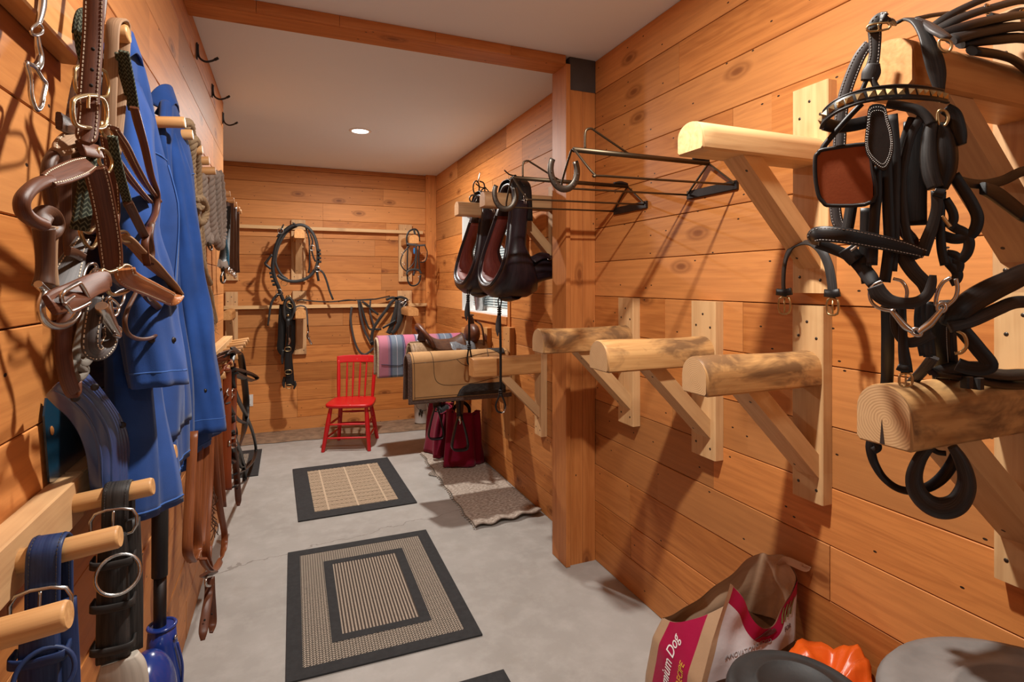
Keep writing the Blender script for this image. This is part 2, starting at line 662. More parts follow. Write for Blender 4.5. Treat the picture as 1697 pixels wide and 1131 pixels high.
def boards(rows, s0, s1, pt, outd, along, seed, hole=None, joints=None):
    """boards laid along `along` between s0 and s1; pt(s,z) gives the face point; outd = direction into the room"""
    rg = random.Random(seed)
    mb = MB()
    G = .0013

    def piece(a, b, z0, z1, rv, go):
        if b - a < .01 or z1 - z0 < .006: return
        o = pt(a + .0008, z0 + G) - V(outd) * .02
        h = z1 - z0 - 2 * G
        e = .0018
        d = .02 + rg.uniform(-.0016, .0016)
        mb.prism([(0, 0), (0, d - e), (e, d), (h - e, d), (h, d - e), (h, 0)], o, (0, 0, 1), outd, along, b - a - .0016, rv, goff=go)

    for i in range(len(rows) - 1):
        z0, z1 = rows[i], rows[i + 1]
        if joints and i in joints: cuts = list(joints[i])
        else:
            cuts = []
            s = s0 + rg.uniform(.3, 1.6)
            while s < s1 - .25:
                cuts.append(s)
                s += rg.uniform(.7, 2.2)
        ed = [s0] + cuts + [s1]
        for a, b in zip(ed[:-1], ed[1:]):
            rv, go = rg.random(), rg.uniform(0, 30)
            if hole and z1 > hole[2] and z0 < hole[3] and b > hole[0] and a < hole[1]:
                piece(a, min(b, hole[0]), z0, z1, rv, go)
                piece(max(a, hole[1]), b, z0, z1, rv, go + 3)
                m0, m1 = max(a, hole[0]), min(b, hole[1])
                piece(m0, m1, z0, min(z1, hole[2]), rv, go)
                piece(m0, m1, max(z0, hole[3]), z1, rv, go)
            else:
                piece(a, b, z0, z1, rv, go)
    return mb


# floor, ceiling
o = struct(MB().box((0.0, 1.6, -.06), (4.4, 10.2, .12), ch=0).build('floor', 'concrete'))
o = struct(MB().box((0.0, 1.6, ZC + .06), (4.4, 10.2, .12), ch=0).build('ceiling', 'ceiling_paint'))

# right wall with a window opening
WIN = (3.86, 5.04, 1.245, 2.17)
jr = {13: (1.905, 3.6), 14: (1.25, 3.9, 5.2), 12: (2.28, 4.2), 11: (1.60, 1.42, 4.9), 6: (1.45, 3.4), 5: (1.95, 4.6), 4: (1.70, 3.3), 3: (1.2, 2.05, 4.0), 2: (1.38, 2.27, 4.3), 1: (1.17, 2.26, 3.9), 0: (1.86, 3.7), 7: (1.55, 2.0, 4.4), 8: (.7, 3.5), 9: (.75, 3.3), 10: (.95, 3.2)}
jr = {k: sorted(v) for k, v in jr.items()}
mb = boards(ROWS_R, Y0, YB, lambda s, z: V((XR, s, z)), (-1, 0, 0), (0, 1, 0), 11, WIN, jr)
for (a, b, z0, z1) in ((Y0, WIN[0], 0, ZC), (WIN[1], YB + .1, 0, ZC), (WIN[0], WIN[1], 0, WIN[2]), (WIN[0], WIN[1], WIN[3], ZC)):
    mb.box((XR + .065, (a + b) / 2, (z0 + z1) / 2), (.088, b - a, z1 - z0), mi=1, ch=0)
struct(mb.build('wall_right', ['plank', 'backing']))

# back wall (runs on to the side behind the end of the left wall)
jb = {15: (.08,), 14: (), 13: (.97,), 12: (.35,), 11: (.35, 1.0), 10: (.88,), 9: (.95,), 8: (.95,), 4: (-.02,), 3: (-.02,), 1: (.1,), 2: (.1,), 5: (.62,), 6: (.55,), 7: (-.9, 1.0)}
mb = boards(ROWS_B, -1.6, XR, lambda s, z: V((s, YB, z)), (0, -1, 0), (1, 0, 0), 5, None, jb)
mb.box(((-1.7 + XR) / 2, YB + .065, ZC / 2), (XR + 1.7, .088, ZC), mi=1, ch=0)
struct(mb.build('wall_back', ['plank', 'backing']))

# left wall: ends short of the back wall
YLE = 4.125
mb = boards(ROWS_L, Y0, YLE, lambda s, z: V((XL, s, z)), (1, 0, 0), (0, 1, 0), 23)
mb.box((XL - .075, (Y0 + YLE) / 2, ZC / 2), (.11, YLE - Y0 - .002, ZC), mi=1, ch=0)
mb2 = boards(ROWS_L, XL - .15, XL - .001, lambda s, z: V((s, YLE, z)), (0, 1, 0), (1, 0, 0), 24)
b = len(mb.v)
mb.v += mb2.v; mb.g += mb2.g; mb.r += mb2.r; mb.m += mb2.m; mb.s += mb2.s
mb.f += [[i + b for i in f] for f in mb2.f]
struct(mb.build('wall_left', ['plank', 'backing']))
# side wall of the alcove behind the left wall
mb = boards(ROWS_L, Y0, YB, lambda s, z: V((-1.6, s, z)), (1, 0, 0), (0, 1, 0), 29)
mb.box((-1.67, (Y0 + YB) / 2, ZC / 2), (.09, YB - Y0, ZC), mi=1, ch=0)
struct(mb.build('wall_alcove', ['plank', 'backing']))

# cased post, beam, cap plate, corner board, dusty strip
mb = MB()
mb.box((1.375, 2.658, ZC / 2 - .022), (.026, .165, ZC - .05), rnd=.3, ch=.002)
struct(mb.build('trim_1', 'post_wood'))
mb = MB()
mb.box((1.430, 2.665, 1.265), (.082, .145, 2.53), rnd=.62, ch=.002)
mb.box((1.510, 2.665, 1.265), (.076, .145, 2.53), rnd=.21, ch=.002)
struct(mb.build('trim_2', 'post_wood'))
struct(MB().box((1.470, 2.665, 2.617), (.158, .150, .174), ch=.002).build('trim_3', 'plate_paint', label='dark painted steel cap at the top of the post'))
mb = MB()
e = [XL, -.12, .22, .66, 1.05, 1.362]
for a, b in zip(e[:-1], e[1:]):
    mb.box(((a + b) / 2, 2.588, 2.680), (b - a - .0015, .016, .048), ch=.001)
mb.box(((XL + 1.362) / 2, 2.660, 2.668), (1.362 - XL, .128, .026), rnd=.5, ch=.001)
struct(mb.build('trim_4', 'post_wood'))
struct(MB().box((1.490, YB - .02, ZC / 2), (.116, .04, ZC), rnd=.4, ch=.002).build('trim_5', 'plank'))
mb = MB()
rg = random.Random(3)
def edge_y(x): return 5.64 - .085 * (x + .36) / 1.6 + .008 * math.sin(x * 17)
n = 40
vs, gs = [], []
for i in range(n + 1):
    x = -1.55 + 3.05 * i / n
    for j in range(7):
        y = edge_y(x) + (YB - .003 - edge_y(x)) * j / 6
        z = .004 + (.010 * math.sin(PI * min(1, j / 3)) + rg.uniform(0, .008)) * (1 if 0 < j < 6 else .15)
        vs.append((x, y, z)); gs.append((x, y, z))
fs = [[i * 7 + j, (i + 1) * 7 + j, (i + 1) * 7 + j + 1, i * 7 + j + 1] for i in range(n) for j in range(6)]
mb.add(vs, fs, gs, .5, 0, True)
tag(mb.build('dirt', 'dirt', kind='stuff'), 'strip of brown dust and dirt along the foot of the back wall', 'dirt')

# outlet on the back wall
p = Bw(413, 664, 0)
t = thing('electrical_outlet', (p.x, YB, p.z), 'pale electrical outlet plate low on the back wall behind hanging straps', 'outlet')
MB().box((p.x, YB - .003, p.z), (.07, .006, .115), ch=.002).build('cover_plate', 'outlet_plastic', t)
for dz in (-.026, .026):
    MB().box((p.x, YB - .007, p.z + dz), (.032, .004, .030), ch=.003).build('socket', 'white_paint', t)

# recessed lamp in the ceiling
for (x, y), lab in (((LAMP_FAR), 'glowing round recessed ceiling light in front of the back wall'),):
    t = thing('recessed_light', (x, y, ZC), lab, 'ceiling light')
    MB().lathe([(.062, -.002), (.066, -.007), (.082, -.005), (.086, 0.0)], (x, y, ZC), seg=40).build('trim_ring', 'trim_ring', t)
    MB().lathe([(.0, -.0085), (.03, -.0085), (.062, -.0035)], (x, y, ZC), seg=40).build('lens', 'lamp_glow', t)
# ------------------------------------------------------------------ saddle racks on the right wall
def d_section(w, h, rise, n=9):
    """flat-bottomed, round-topped section; origin at bottom centre"""
    a = w / 2
    p = [(-a + .006, 0), (a - .006, 0), (a, .006)]
    y0 = h - rise
    for i in range(n + 1):
        t = PI * i / n
        p.append((a * math.cos(t), y0 + rise * math.sin(t)))
    p.append((-a, .006))
    return p


def saddle_rack(name, y, w, z0, z1, zb, h, tip, label, cat, group, kind='log', brace=(1.225, .93), bw=.085, mat='pine', armmat='log_wood', rise=None, screws=True, board_t=.04, awf=None):
    t = thing(name, (XR, y, z0), label, cat, group)
    xf = XR - board_t
    mb = MB()
    c = .014
    mb.prism([(-w / 2, 0), (w / 2, 0), (w / 2, board_t - .003), (w / 2 - .003, board_t), (-w / 2 + .003, board_t), (-w / 2, board_t - .003)], (XR, y, z0), (0, 1, 0), (-1, 0, 0), (0, 0, 1), z1 - z0)
    if screws:
        for (dy, z) in ((0, z1 - .05), (-w * .3, z1 - .10), (w * .28, z1 - .095), (-w * .3, z0 + .04), (w * .28, z0 + .05)):
            mb.lathe([(0.0, .0008), (.0045, .0008), (.005, 0)], (xf - .0001, y + dy, z), (-1, 0, 0), 10, mi=1)
    mb.build('backboard', [mat, 'iron'], t)
    aw = w * (awf or (.96 if kind == 'log' else .86))
    sec = d_section(aw, h, rise if rise else (aw / 2 if kind == 'log' else aw * .36), 14)
    mb = MB()
    # sections from wall to tip, slight natural waver for a peeled log
    rg = random.Random(int(y * 1000))
    n = 12
    L = xf - tip
    pts, fr, sc = [], [], []
    ph = rg.uniform(0, 6)
    for i in range(n + 1):
        s = i / n
        wob = 1 + (.025 * math.sin(ph + s * 5) if kind == 'log' else 0)
        pts.append(V((xf - L * s, y, zb)))
        fr.append((V((0, 1, 0)), V((0, 0, 1))))
        sc.append((wob, wob))
    e = .006
    pts.append(V((tip - e, y, zb + .004))); fr.append(fr[0]); sc.append((.93, .95))
    m = len(pts)
    mb.sweep(pts, sec, fr, False, rg.random(), 0, True, False, sc)
    ns = len(sec)
    mb.f.append([(m - 1) * ns + j for j in range(ns)]); mb.r.append(.5); mb.m.append(1); mb.s.append(False)
    for j in range(ns):
        a, b = sec[j]
        mb.g[(m - 1) * ns + j] = (mb.g[(m - 1) * ns + j][0], a, b - h / 2)
    arm = mb.build('arm', [armmat, 'log_end' if kind == 'log' else armmat], t)
    ed = arm.modifiers.new('es', 'EDGE_SPLIT'); ed.split_angle = math.radians(38)
    if brace:
        bx, bz = brace
        p0 = V((bx, y, zb - .002)); p1 = V((xf, y, bz - .03))
        d = (p1 - p0).normalized()
        th = .052
        nrm = V((d.z, 0, -d.x))           # towards the room
        if nrm.x > 0: nrm = -nrm
        # outline in XZ with ends cut flush to arm and board
        a0 = V((bx - .02, y, zb - .001)); k = d.z / d.x
        up = th / abs(d.z) if abs(d.z) > .2 else th
        q = [(bx, zb), (bx + th / abs(d.z), zb), (xf, zb + (xf - bx - th / abs(d.z)) * k), (xf, zb + (xf - bx) * k)]
        mb = MB()
        L = math.hypot(q[3][0] - q[0][0], q[3][1] - q[0][1])
        vs, gs = [], []
        go = rg.uniform(0, 10)
        for s in (-1, 1):
            for (x, z) in q:
                vs.append((x, y + s * bw / 2, z))
                u = (V((x, 0, z)) - V((q[0][0], 0, q[0][1]))).dot(V((d.x, 0, d.z)))
                gs.append((u + go, s * bw / 2 + go, (x + z) * .3))
        fs = [[3, 2, 1, 0], [4, 5, 6, 7]] + [[i, (i + 1) % 4, 4 + (i + 1) % 4, 4 + i] for i in range(4)]
        mb.add(vs, fs, gs, rg.random())
        if screws:
            for (dy) in (-bw * .2, bw * .25):
                f = .12 if dy < 0 else .9
                c0 = V((q[0][0] + (q[3][0] - q[0][0]) * f, y + dy, q[0][1] + (q[3][1] - q[0][1]) * f)) + nrm * .0002
                mb.lathe([(0.0, .0008), (.004, .0008), (.0045, 0)], c0, nrm, 10, mi=1)
        mb.build('brace', [mat, 'iron'], t, bevel=.003)
    return t


GL = 'saddle racks with peeled log arms'
saddle_rack('saddle_rack', 2.248, .127, .824, 1.430, 1.188, .108, 1.050, 'log-armed wooden saddle rack next to the corner post', 'saddle rack', GL)
saddle_rack('saddle_rack', 1.715, .135, .822, 1.430, 1.186, .108, 1.042, 'log-armed wooden saddle rack in the middle of three empty ones, dark streak on its log', 'saddle rack', GL)
saddle_rack('saddle_rack', 1.248, .110, .822, 1.430, 1.186, .105, 1.072, 'log-armed wooden saddle rack under the two-buckle strap, orange and black stained log', 'saddle rack', GL)
saddle_rack('saddle_rack', .700, .112, .822, 1.480, 1.192, .118, 1.050, 'log-armed wooden saddle rack with a round padded loop hanging below its cracked log', 'saddle rack', GL, mat='pine', brace=(1.19, .95))
attach(MB().poly([(1.0432, .701, 1.242), (1.0432, .7045, 1.196), (1.0432, .6955, 1.196)], (.004, 0, 0)).build('crack', 'backing'), [o for o in SC.objects if o.get('label', '').endswith('cracked log')][0])
GU = 'upper racks with rounded beam arms'
saddle_rack('saddle_rack', 1.239, .126, 1.470, 2.118, 1.866, .086, 1.050, 'empty upper rack with pale rounded beam arm, strap hung on its brace', 'saddle rack', GU, 'beam', (1.20, 1.575), .078, 'pine', 'pine')
saddle_rack('saddle_rack', .700, .118, 1.480, 2.118, 1.862, .100, 1.060, 'upper rack whose beam arm carries the big black bridle', 'saddle rack', GU, 'beam', (1.17, 1.575), .085, 'pine_dull', 'arm_wood')
saddle_rack('saddle_rack', 3.035, .118, 1.62, 2.10, 1.945, .090, 1.060, 'upper rack beside the post holding the nearer horse collar', 'saddle rack', GU, 'beam', (1.22, 1.66), .06, 'pine_dull', 'pine_dull')
saddle_rack('saddle_rack', 3.560, .118, 1.62, 2.20, 1.955, .094, 1.060, 'upper rack above the window holding the farther horse collar', 'saddle rack', GU, 'beam', (1.22, 1.66), .06, 'arm_wood', 'pine_dull')
GF = 'lower racks beyond the post'
saddle_rack('saddle_rack', 3.245, .105, .515, 1.12, .922, .118, 1.060, 'lower beam-armed rack between the post and the tan pad', 'saddle rack', GF, 'beam', (1.22, .66), .05, 'pine_dull', 'arm_wood', rise=.012)
saddle_rack('saddle_rack', 3.80, .135, .346, 1.175, .880, .092, .80, 'lower rack under the tan saddle pad', 'saddle rack', GF, 'beam', (1.10, .62), .05, 'arm_wood', 'arm_wood')
saddle_rack('saddle_rack', 4.285, .110, .40, 1.135, .900, .092, .92, 'lower rack under the brown western saddle', 'saddle rack', GF, 'beam', (1.10, .62), .05, 'arm_wood', 'arm_wood')
saddle_rack('saddle_rack', 4.86, .150, .40, 1.09, .90, .090, .80, 'lower rack under the striped saddle blanket', 'saddle rack', GF, 'beam', (1.22, .62), .05, 'arm_wood', 'arm_wood')


# ------------------------------------------------------------------ folding metal racks with a horseshoe on the tip
def metal_rack(y, label):
    t = thing('metal_saddle_rack', (XR, y, 1.862), label, 'metal rack', 'metal racks with a horseshoe')
    zb, zt, xt = 1.862, 1.970, .925
    MB().box((XR - .006, y, zb + .004), (.012, .275, .034), ch=.002).build('wall_plate', 'dark_metal', t)
    MB().tube([(XR - .02, y, zt), (xt + .005, y, zt - .001)], .0095, 10, raw=True).build('top_rail', 'steel_rod', t)
    for s in (-1, 1):
        MB().tube([(XR - .016, y + s * .128, zb + .004), (xt + .06, y + s * .128, zb - .005), (xt + .02, y + s * .120, zb - .002), (xt + .003, y + s * .02, zt - .012), (xt + .003, y, zt)], .0042, 7, n=5).build('side_rod', 'steel_rod', t)
        MB().bar((XR - .014, y + s * .128, zb + .01), (XR - .02, y, zt), .008, .006, c=.001).build('wall_leg', 'steel_rod', t)
    MB().tube([(XR - .10, y - .004, zt + .011), (XR - .055, y, zt + .016), (XR - .02, y, zt + .010)], [.004, .008, .007], 8).build('hinge', 'dark_metal', t)
    h = zt + .008
    MB().tube([(xt + .052, y, h - .006), (xt + .052, y, h + .046), (xt + .058, y, h + .066), (xt + .078, y, h + .072), (xt + .10, y, h + .062), (xt + .235, y, h - .004)], .0043, 8, n=5).build('wire_hook', 'steel_rod', t)
    # horseshoe standing upright, open end up
    cx, cz = xt - .03, zt - .075
    pts, wid = [], []
    for i in range(25):
        a = math.radians(-212 + 244 * i / 24)
        r = .058 + .010 * math.sin(a) * -1
        pts.append((cx + .052 * math.cos(a), y + .004, cz + .066 * math.sin(a)))
        wid.append(.020 + .004 * math.sin(PI * i / 24))
    sh = MB().ribbon(pts, wid, .009, (0, 1, 0), raw=True).build('horseshoe', 'iron', t)
    for i in (4, 6, 8, 16, 18, 20):
        attach(MB().box((pts[i][0], y - .002, pts[i][2]), (.004, .003, .005), ch=.0005).build('nail_hole', 'backing'), sh)
    return t


mr = metal_rack(1.705, 'metal wire saddle rack with horseshoe tip, beside the empty pale upper rack')
copy_thing(mr, (0, .555, 0), 'metal wire saddle rack with horseshoe tip just in front of the corner post')
# ------------------------------------------------------------------ rugs
def rug_mat(name, pat):
    k = NT(name, .95, 0, .1)
    a = k.n('ShaderNodeAttribute', attribute_name='gc').outputs['Vector']
    s = k.n('ShaderNodeSeparateXYZ', {0: a})
    if pat == 'stripe':
        w = k.math('FRACT', k.math('MULTIPLY', s.outputs[0], 1 / .0145))
        f = k.math('GREATER_THAN', w, .52)
        f = k.math('MULTIPLY', f, k.ramp(k.noise(a, 260, 2), [(.2, .5), (.6, 1.0)]))
        h = w
    elif pat == 'chev':
        d = k.math('PINGPONG', s.outputs[0], .012)
        w = k.math('FRACT', k.math('MULTIPLY', k.math('ADD', s.outputs[1], k.math('MULTIPLY', d, .9)), 1 / .0125))
        col = k.math('FRACT', k.math('MULTIPLY', s.outputs[0], 1 / .012))
        f = k.math('MULTIPLY', k.math('GREATER_THAN', w, .42), k.math('GREATER_THAN', col, .22))
        f = k.math('MULTIPLY', f, k.ramp(k.noise(a, 120, 2), [(.2, .55), (.6, 1.0)]))
        h = k.math('MULTIPLY', w, col)
    else:
        c1 = k.math('FLOOR', k.math('MULTIPLY', s.outputs[0], 1 / .19))
        c2 = k.math('FLOOR', k.math('MULTIPLY', s.outputs[1], 1 / .07))
        sg = k.math('MULTIPLY_ADD', k.math('PINGPONG', k.math('ADD', c1, c2), 1.0), 2.0, -1.0)
        w = k.math('FRACT', k.math('MULTIPLY', k.math('ADD', s.outputs[1], k.math('MULTIPLY', k.math('MULTIPLY', s.outputs[0], sg), .55)), 1 / .017))
        row = k.math('GREATER_THAN', k.math('FRACT', k.math('MULTIPLY', s.outputs[1], 1 / .07)), .12)
        f = k.math('MULTIPLY', k.math('GREATER_THAN', w, .36), k.math('MULTIPLY_ADD', row, .6, .4))
        vl = k.math('LESS_THAN', k.math('FRACT', k.math('MULTIPLY', s.outputs[0], 1 / .19)), .06)
        f = k.math('MAXIMUM', f, vl)
        f = k.math('MULTIPLY', f, k.ramp(k.noise(a, 150, 2), [(.2, .6), (.6, 1.0)]))
        h = w
    lo, hi = {'stripe': ((.075, .06, .05), (.42, .35, .28)), 'chev': ((.05, .043, .036), (.50, .43, .35)), 'block': ((.07, .047, .032), (.56, .43, .30))}[pat]
    k.color(k.mix(f, lo, hi))
    k.bump(h, .5, .003)


rug_mat('rug_stripe', 'stripe'); rug_mat('rug_chevron', 'chev'); rug_mat('rug_block', 'block')
plain('rug_binding', (.028, .029, .031), .9, var=.35, scale=40, bump=.5, bscale=300)


def frame_boxes(mb, x0, x1, y0, y1, w, z, h, mi=0):
    """mitre-less border drawn as a ring of four slabs sharing one mesh"""
    for (a, b, c, d) in ((x0, x1, y0, y0 + w), (x0, x1, y1 - w, y1), (x0, x0 + w, y0 + w, y1 - w), (x1 - w, x1, y0 + w, y1 - w)):
        vs = [(a, c, z), (b, c, z), (b, d, z), (a, d, z), (a, c, z + h), (b, c, z + h), (b, d, z + h), (a, d, z + h)]
        mb.add(vs, [[3, 2, 1, 0], [4, 5, 6, 7], [0, 1, 5, 4], [1, 2, 6, 5], [2, 3, 7, 6], [3, 0, 4, 7]], vs, .5, mi)


def rug(corners, label, pats, bands):
    """corners: four floor points (far-left, near-left, near-right, far-right)"""
    P = [V((p[0], p[1], 0)) for p in corners]
    c = sum(P, V()) / 4
    ux = ((P[2] - P[1]) + (P[3] - P[0])).normalized()
    ang = math.atan2(ux.y, ux.x)
    w = ((P[2] - P[1]).length + (P[3] - P[0]).length) / 2
    d = ((P[0] - P[1]).length + (P[3] - P[2]).length) / 2
    t = thing('rug', (c.x, c.y, 0), label, 'rug')
    t.rotation_euler = (0, 0, ang)
    x0, x1, y0, y1 = -w / 2, w / 2, -d / 2, d / 2
    z, h = .001, .007
    for k, (name, mat, bw) in enumerate(bands):
        mb = MB()
        hh = h - (.0014 if mat != 'rug_binding' else 0)
        if bw is None:
            vs = [(x0, y0, z), (x1, y0, z), (x1, y1, z), (x0, y1, z), (x0, y0, z + hh), (x1, y0, z + hh), (x1, y1, z + hh), (x0, y1, z + hh)]
            mb.add(vs, [[3, 2, 1, 0], [4, 5, 6, 7], [0, 1, 5, 4], [1, 2, 6, 5], [2, 3, 7, 6], [3, 0, 4, 7]], vs, .5)
        else:
            frame_boxes(mb, x0, x1, y0, y1, bw, z, hh)
        o = mb.build(name, mat)
        o.parent = t
        if bw: x0 += bw; x1 -= bw; y0 += bw; y1 -= bw
    return t


rug([PZ(471, 921, 0), PZ(482, 1131, 0), PZ(808, 1055, 0), PZ(700, 880, 0)], 'black-bordered rug with striped centre panel inside a woven band', None,
    [('border', 'rug_binding', .062), ('woven_band', 'rug_chevron', .115), ('inner_border', 'rug_binding', .045), ('centre_panel', 'rug_stripe', None)])
rug([PZ(485, 779, 0), PZ(494, 867, 0), PZ(691, 834, 0), PZ(642, 760, 0)], 'black-bordered rug with a tan block-weave centre before the red chair', None,
    [('border', 'rug_binding', .105), ('centre_panel', 'rug_block', None)])
rug([(-.78, 5.45), (-.78, 4.72), (-.198, 4.72), (-.212, 5.45)], 'black-bordered rug half hidden behind the end of the left-hand strap rail', None,
    [('border', 'rug_binding', .10), ('centre_panel', 'rug_chevron', None)])
rug([(.05, 1.98), (.05, 1.25), (.79, 1.25), (.765, 1.985)], 'dark rug of which only one corner shows at the bottom of the floor', None,
    [('border', 'rug_binding', .10), ('centre_panel', 'rug_chevron', None)])

# woven runner by the right wall
k = NT('woven_runner', .98, 0, .1)
a = k.n('ShaderNodeAttribute', attribute_name='gc').outputs['Vector']
s = k.n('ShaderNodeSeparateXYZ', {0: a})
rows = k.math('FRACT', k.math('MULTIPLY', s.outputs[1], 1 / .011))
f = k.noise(k.n('ShaderNodeVectorMath', {0: a, 1: (45, 90, 1)}, operation='MULTIPLY').outputs[0], 1.0, 3)
c = k.mix(k.ramp(f, [(.35, 0.0), (.65, 1.0)]), (.26, .20, .16), (.60, .53, .45))
k.color(k.mix(k.math('MULTIPLY', k.math('LESS_THAN', rows, .25), .45), c, (.16, .12, .10)))
k.bump(k.math('MULTIPLY', rows, f), .7, .004)
t = thing('woven_runner', (1.31, 4.0, 0), 'beige woven runner with curling end lying along the wall by the maroon bags', 'rug')
c4 = [V((1.10, 4.80, 0)), V((1.065, 3.19, 0)), V((1.535, 3.235, 0)), V((1.525, 4.80, 0))]
rg = random.Random(4)
def runner(u, v):
    p = c4[1].lerp(c4[2], u).lerp(c4[0].lerp(c4[3], u), v)
    z = .006 + .003 * math.sin(v * 23 + u * 3)
    if v < .07: z += .018 * (1 - v / .07) * (.5 + .5 * u) + .006 * math.sin(u * 21)
    p.y += .010 * math.sin(u * 19) * max(0, 1 - v * 12)
    p.x += .006 * math.sin(v * 37) * (1 - u)
    return V((p.x, p.y, z))
MB().grid(runner, 24, 70, uv=lambda u, v: (u * .46, v * 1.6, 0)).build('weave', 'woven_runner', t, solid=.008, off=1)
mb = MB()
for i in range(46):
    v0 = i / 46
    p = runner(0, v0)
    mb.tube([p, p + V((-.010 - .010 * rg.random(), .006, -.002)), p + V((-.004, .02, -.001))], .0035, 5, n=3)
for i in range(4):
    mb.tube([runner(0, .60 + .02 * i), runner(0, .62) + V((-.03 - .01 * i, .01 * i, .004)), runner(0, .62 + .015 * i) + V((-.012, .02, .006))], .004, 5, n=4)
mb.build('fringe', 'woven_runner', t)

# ------------------------------------------------------------------ red chair
k = NT('red_paint', .38)
g = k.gc()
chips = k.math('GREATER_THAN', k.noise(g, 34, 3, .6), .70)
c = k.mix(k.noise(g, 9, 3), (.62, .008, .010), (.42, .005, .007))
k.color(k.mix(chips, c, (.62, .42, .36)))
k.bump(k.noise(g, 30, 3), .1, .002)
fl, frt, bl, br = V((.297, 5.163, 0)), V((.684, 5.043, 0)), V((.462, 5.505, 0)), V((.812, 5.43, 0))
ch = thing('red_chair', ((fl.x + br.x) / 2, (fl.y + br.y) / 2, 0), 'red painted wooden spindle-back chair against the back wall', 'chair')
ux = (frt - fl).normalized()
uy = V((-ux.y, ux.x, 0))
mid = (fl + frt + bl + br) / 4
SH = .415
def cpt(x, y, z): return mid + ux * x + uy * y + V((0, 0, z))
legs = {}
for nm, f, tx, ty in (('fl', fl, -.155, -.165), ('fr', frt, .155, -.165), ('bl', bl, -.135, .150), ('br', br, .135, .150)):
    top = cpt(tx, ty, SH - .018)
    legs[nm] = (f, top)
    pts = [f.lerp(top, s) for s in (0, .04, .25, .45, .62, .8, 1)]
    MB().tube(pts, [.0155, .0165, .0185, .0205, .021, .019, .015], 12, n=4).build('leg', 'red_paint', ch)
def rung(a, b, s, r=.0085):
    p, q = legs[a][0].lerp(legs[a][1], s), legs[b][0].lerp(legs[b][1], s)
    MB().tube([p, p.lerp(q, .3), p.lerp(q, .5), p.lerp(q, .7), q], [r * .8, r * 1.1, r * 1.25, r * 1.1, r * .8], 8, n=3).build('stretcher', 'red_paint', ch)
for s in (.30, .60): rung('fl', 'fr', s)
for s in (.42, .70): rung('bl', 'br', s)
for s in (.30, .58): rung('fl', 'bl', s); rung('fr', 'br', s)
# saddle-shaped seat with rounded corners
def seat_outline(n=40):
    out = []
    for i in range(n):
        a = 2 * PI * i / n
        cx, sy = math.cos(a), math.sin(a)
        e = .42
        x = math.copysign(abs(cx) ** e, cx); y = math.copysign(abs(sy) ** e, sy)
        w = .218 - .022 * (y * .5 + .5)
        out.append((x * w, y * .20))
    return out
so = seat_outline()
mb = MB()
vs, gs = [], []
for (k_, z) in ((.0, SH - .004), (.45, SH - .003), (.82, SH + .003), (.96, SH + .004), (1.0, SH - .003), (1.0, SH - .022), (.95, SH - .030), (0, SH - .030)):
    for (x, y) in so:
        p = cpt(x * k_, y * k_ - .01, z); vs.append(p); gs.append((x * k_, y * k_, z))
n = len(so)
fs = [[i * n + j, (i + 1) * n + j, (i + 1) * n + (j + 1) % n, i * n + (j + 1) % n] for i in range(7) for j in range(n)]
mb.add(vs, fs, gs, .4, 0, True)
mb.build('seat', 'red_paint', ch)
BH = .800
def back_pt(x, z):
    s = (z - SH) / (BH - SH)
    return cpt(x * (1 + .10 * s), .155 + .075 * s + .012 * (1 - (x / .16) ** 2) * s, z)
for x in (-.158, .158):
    pts = [back_pt(x, SH - .01 + (BH - .03 - SH) * s) for s in (0, .15, .5, .85, 1)]
    MB().tube(pts, [.013, .016, .0175, .015, .013], 10, n=4).build('back_post', 'red_paint', ch)
for x in (-.085, -.030, .030, .085):
    pts = [back_pt(x, SH - .008 + (BH - .04 - SH) * s) for s in (0, .2, .5, .8, 1)]
    MB().tube(pts, [.0065, .008, .0095, .008, .0065], 8, n=4).build('spindle', 'red_paint', ch)
def crest(u, v):
    x = (u - .5) * .375
    z = BH - .062 + .068 * v - .010 * (2 * u - 1) ** 4
    return back_pt(x * .92, z)
MB().grid(crest, 20, 6, uv=lambda u, v: (u * .4, v * .07, .3)).build('crest_rail', 'red_paint', ch, solid=.020, bevel=.004)

# ------------------------------------------------------------------ maroon bags, buckets
fabric('maroon', (.24, .004, .030), .85, .35, 500, .25, 5)
fabric('black_web', (.012, .012, .013), .8, .2, 800, .3)


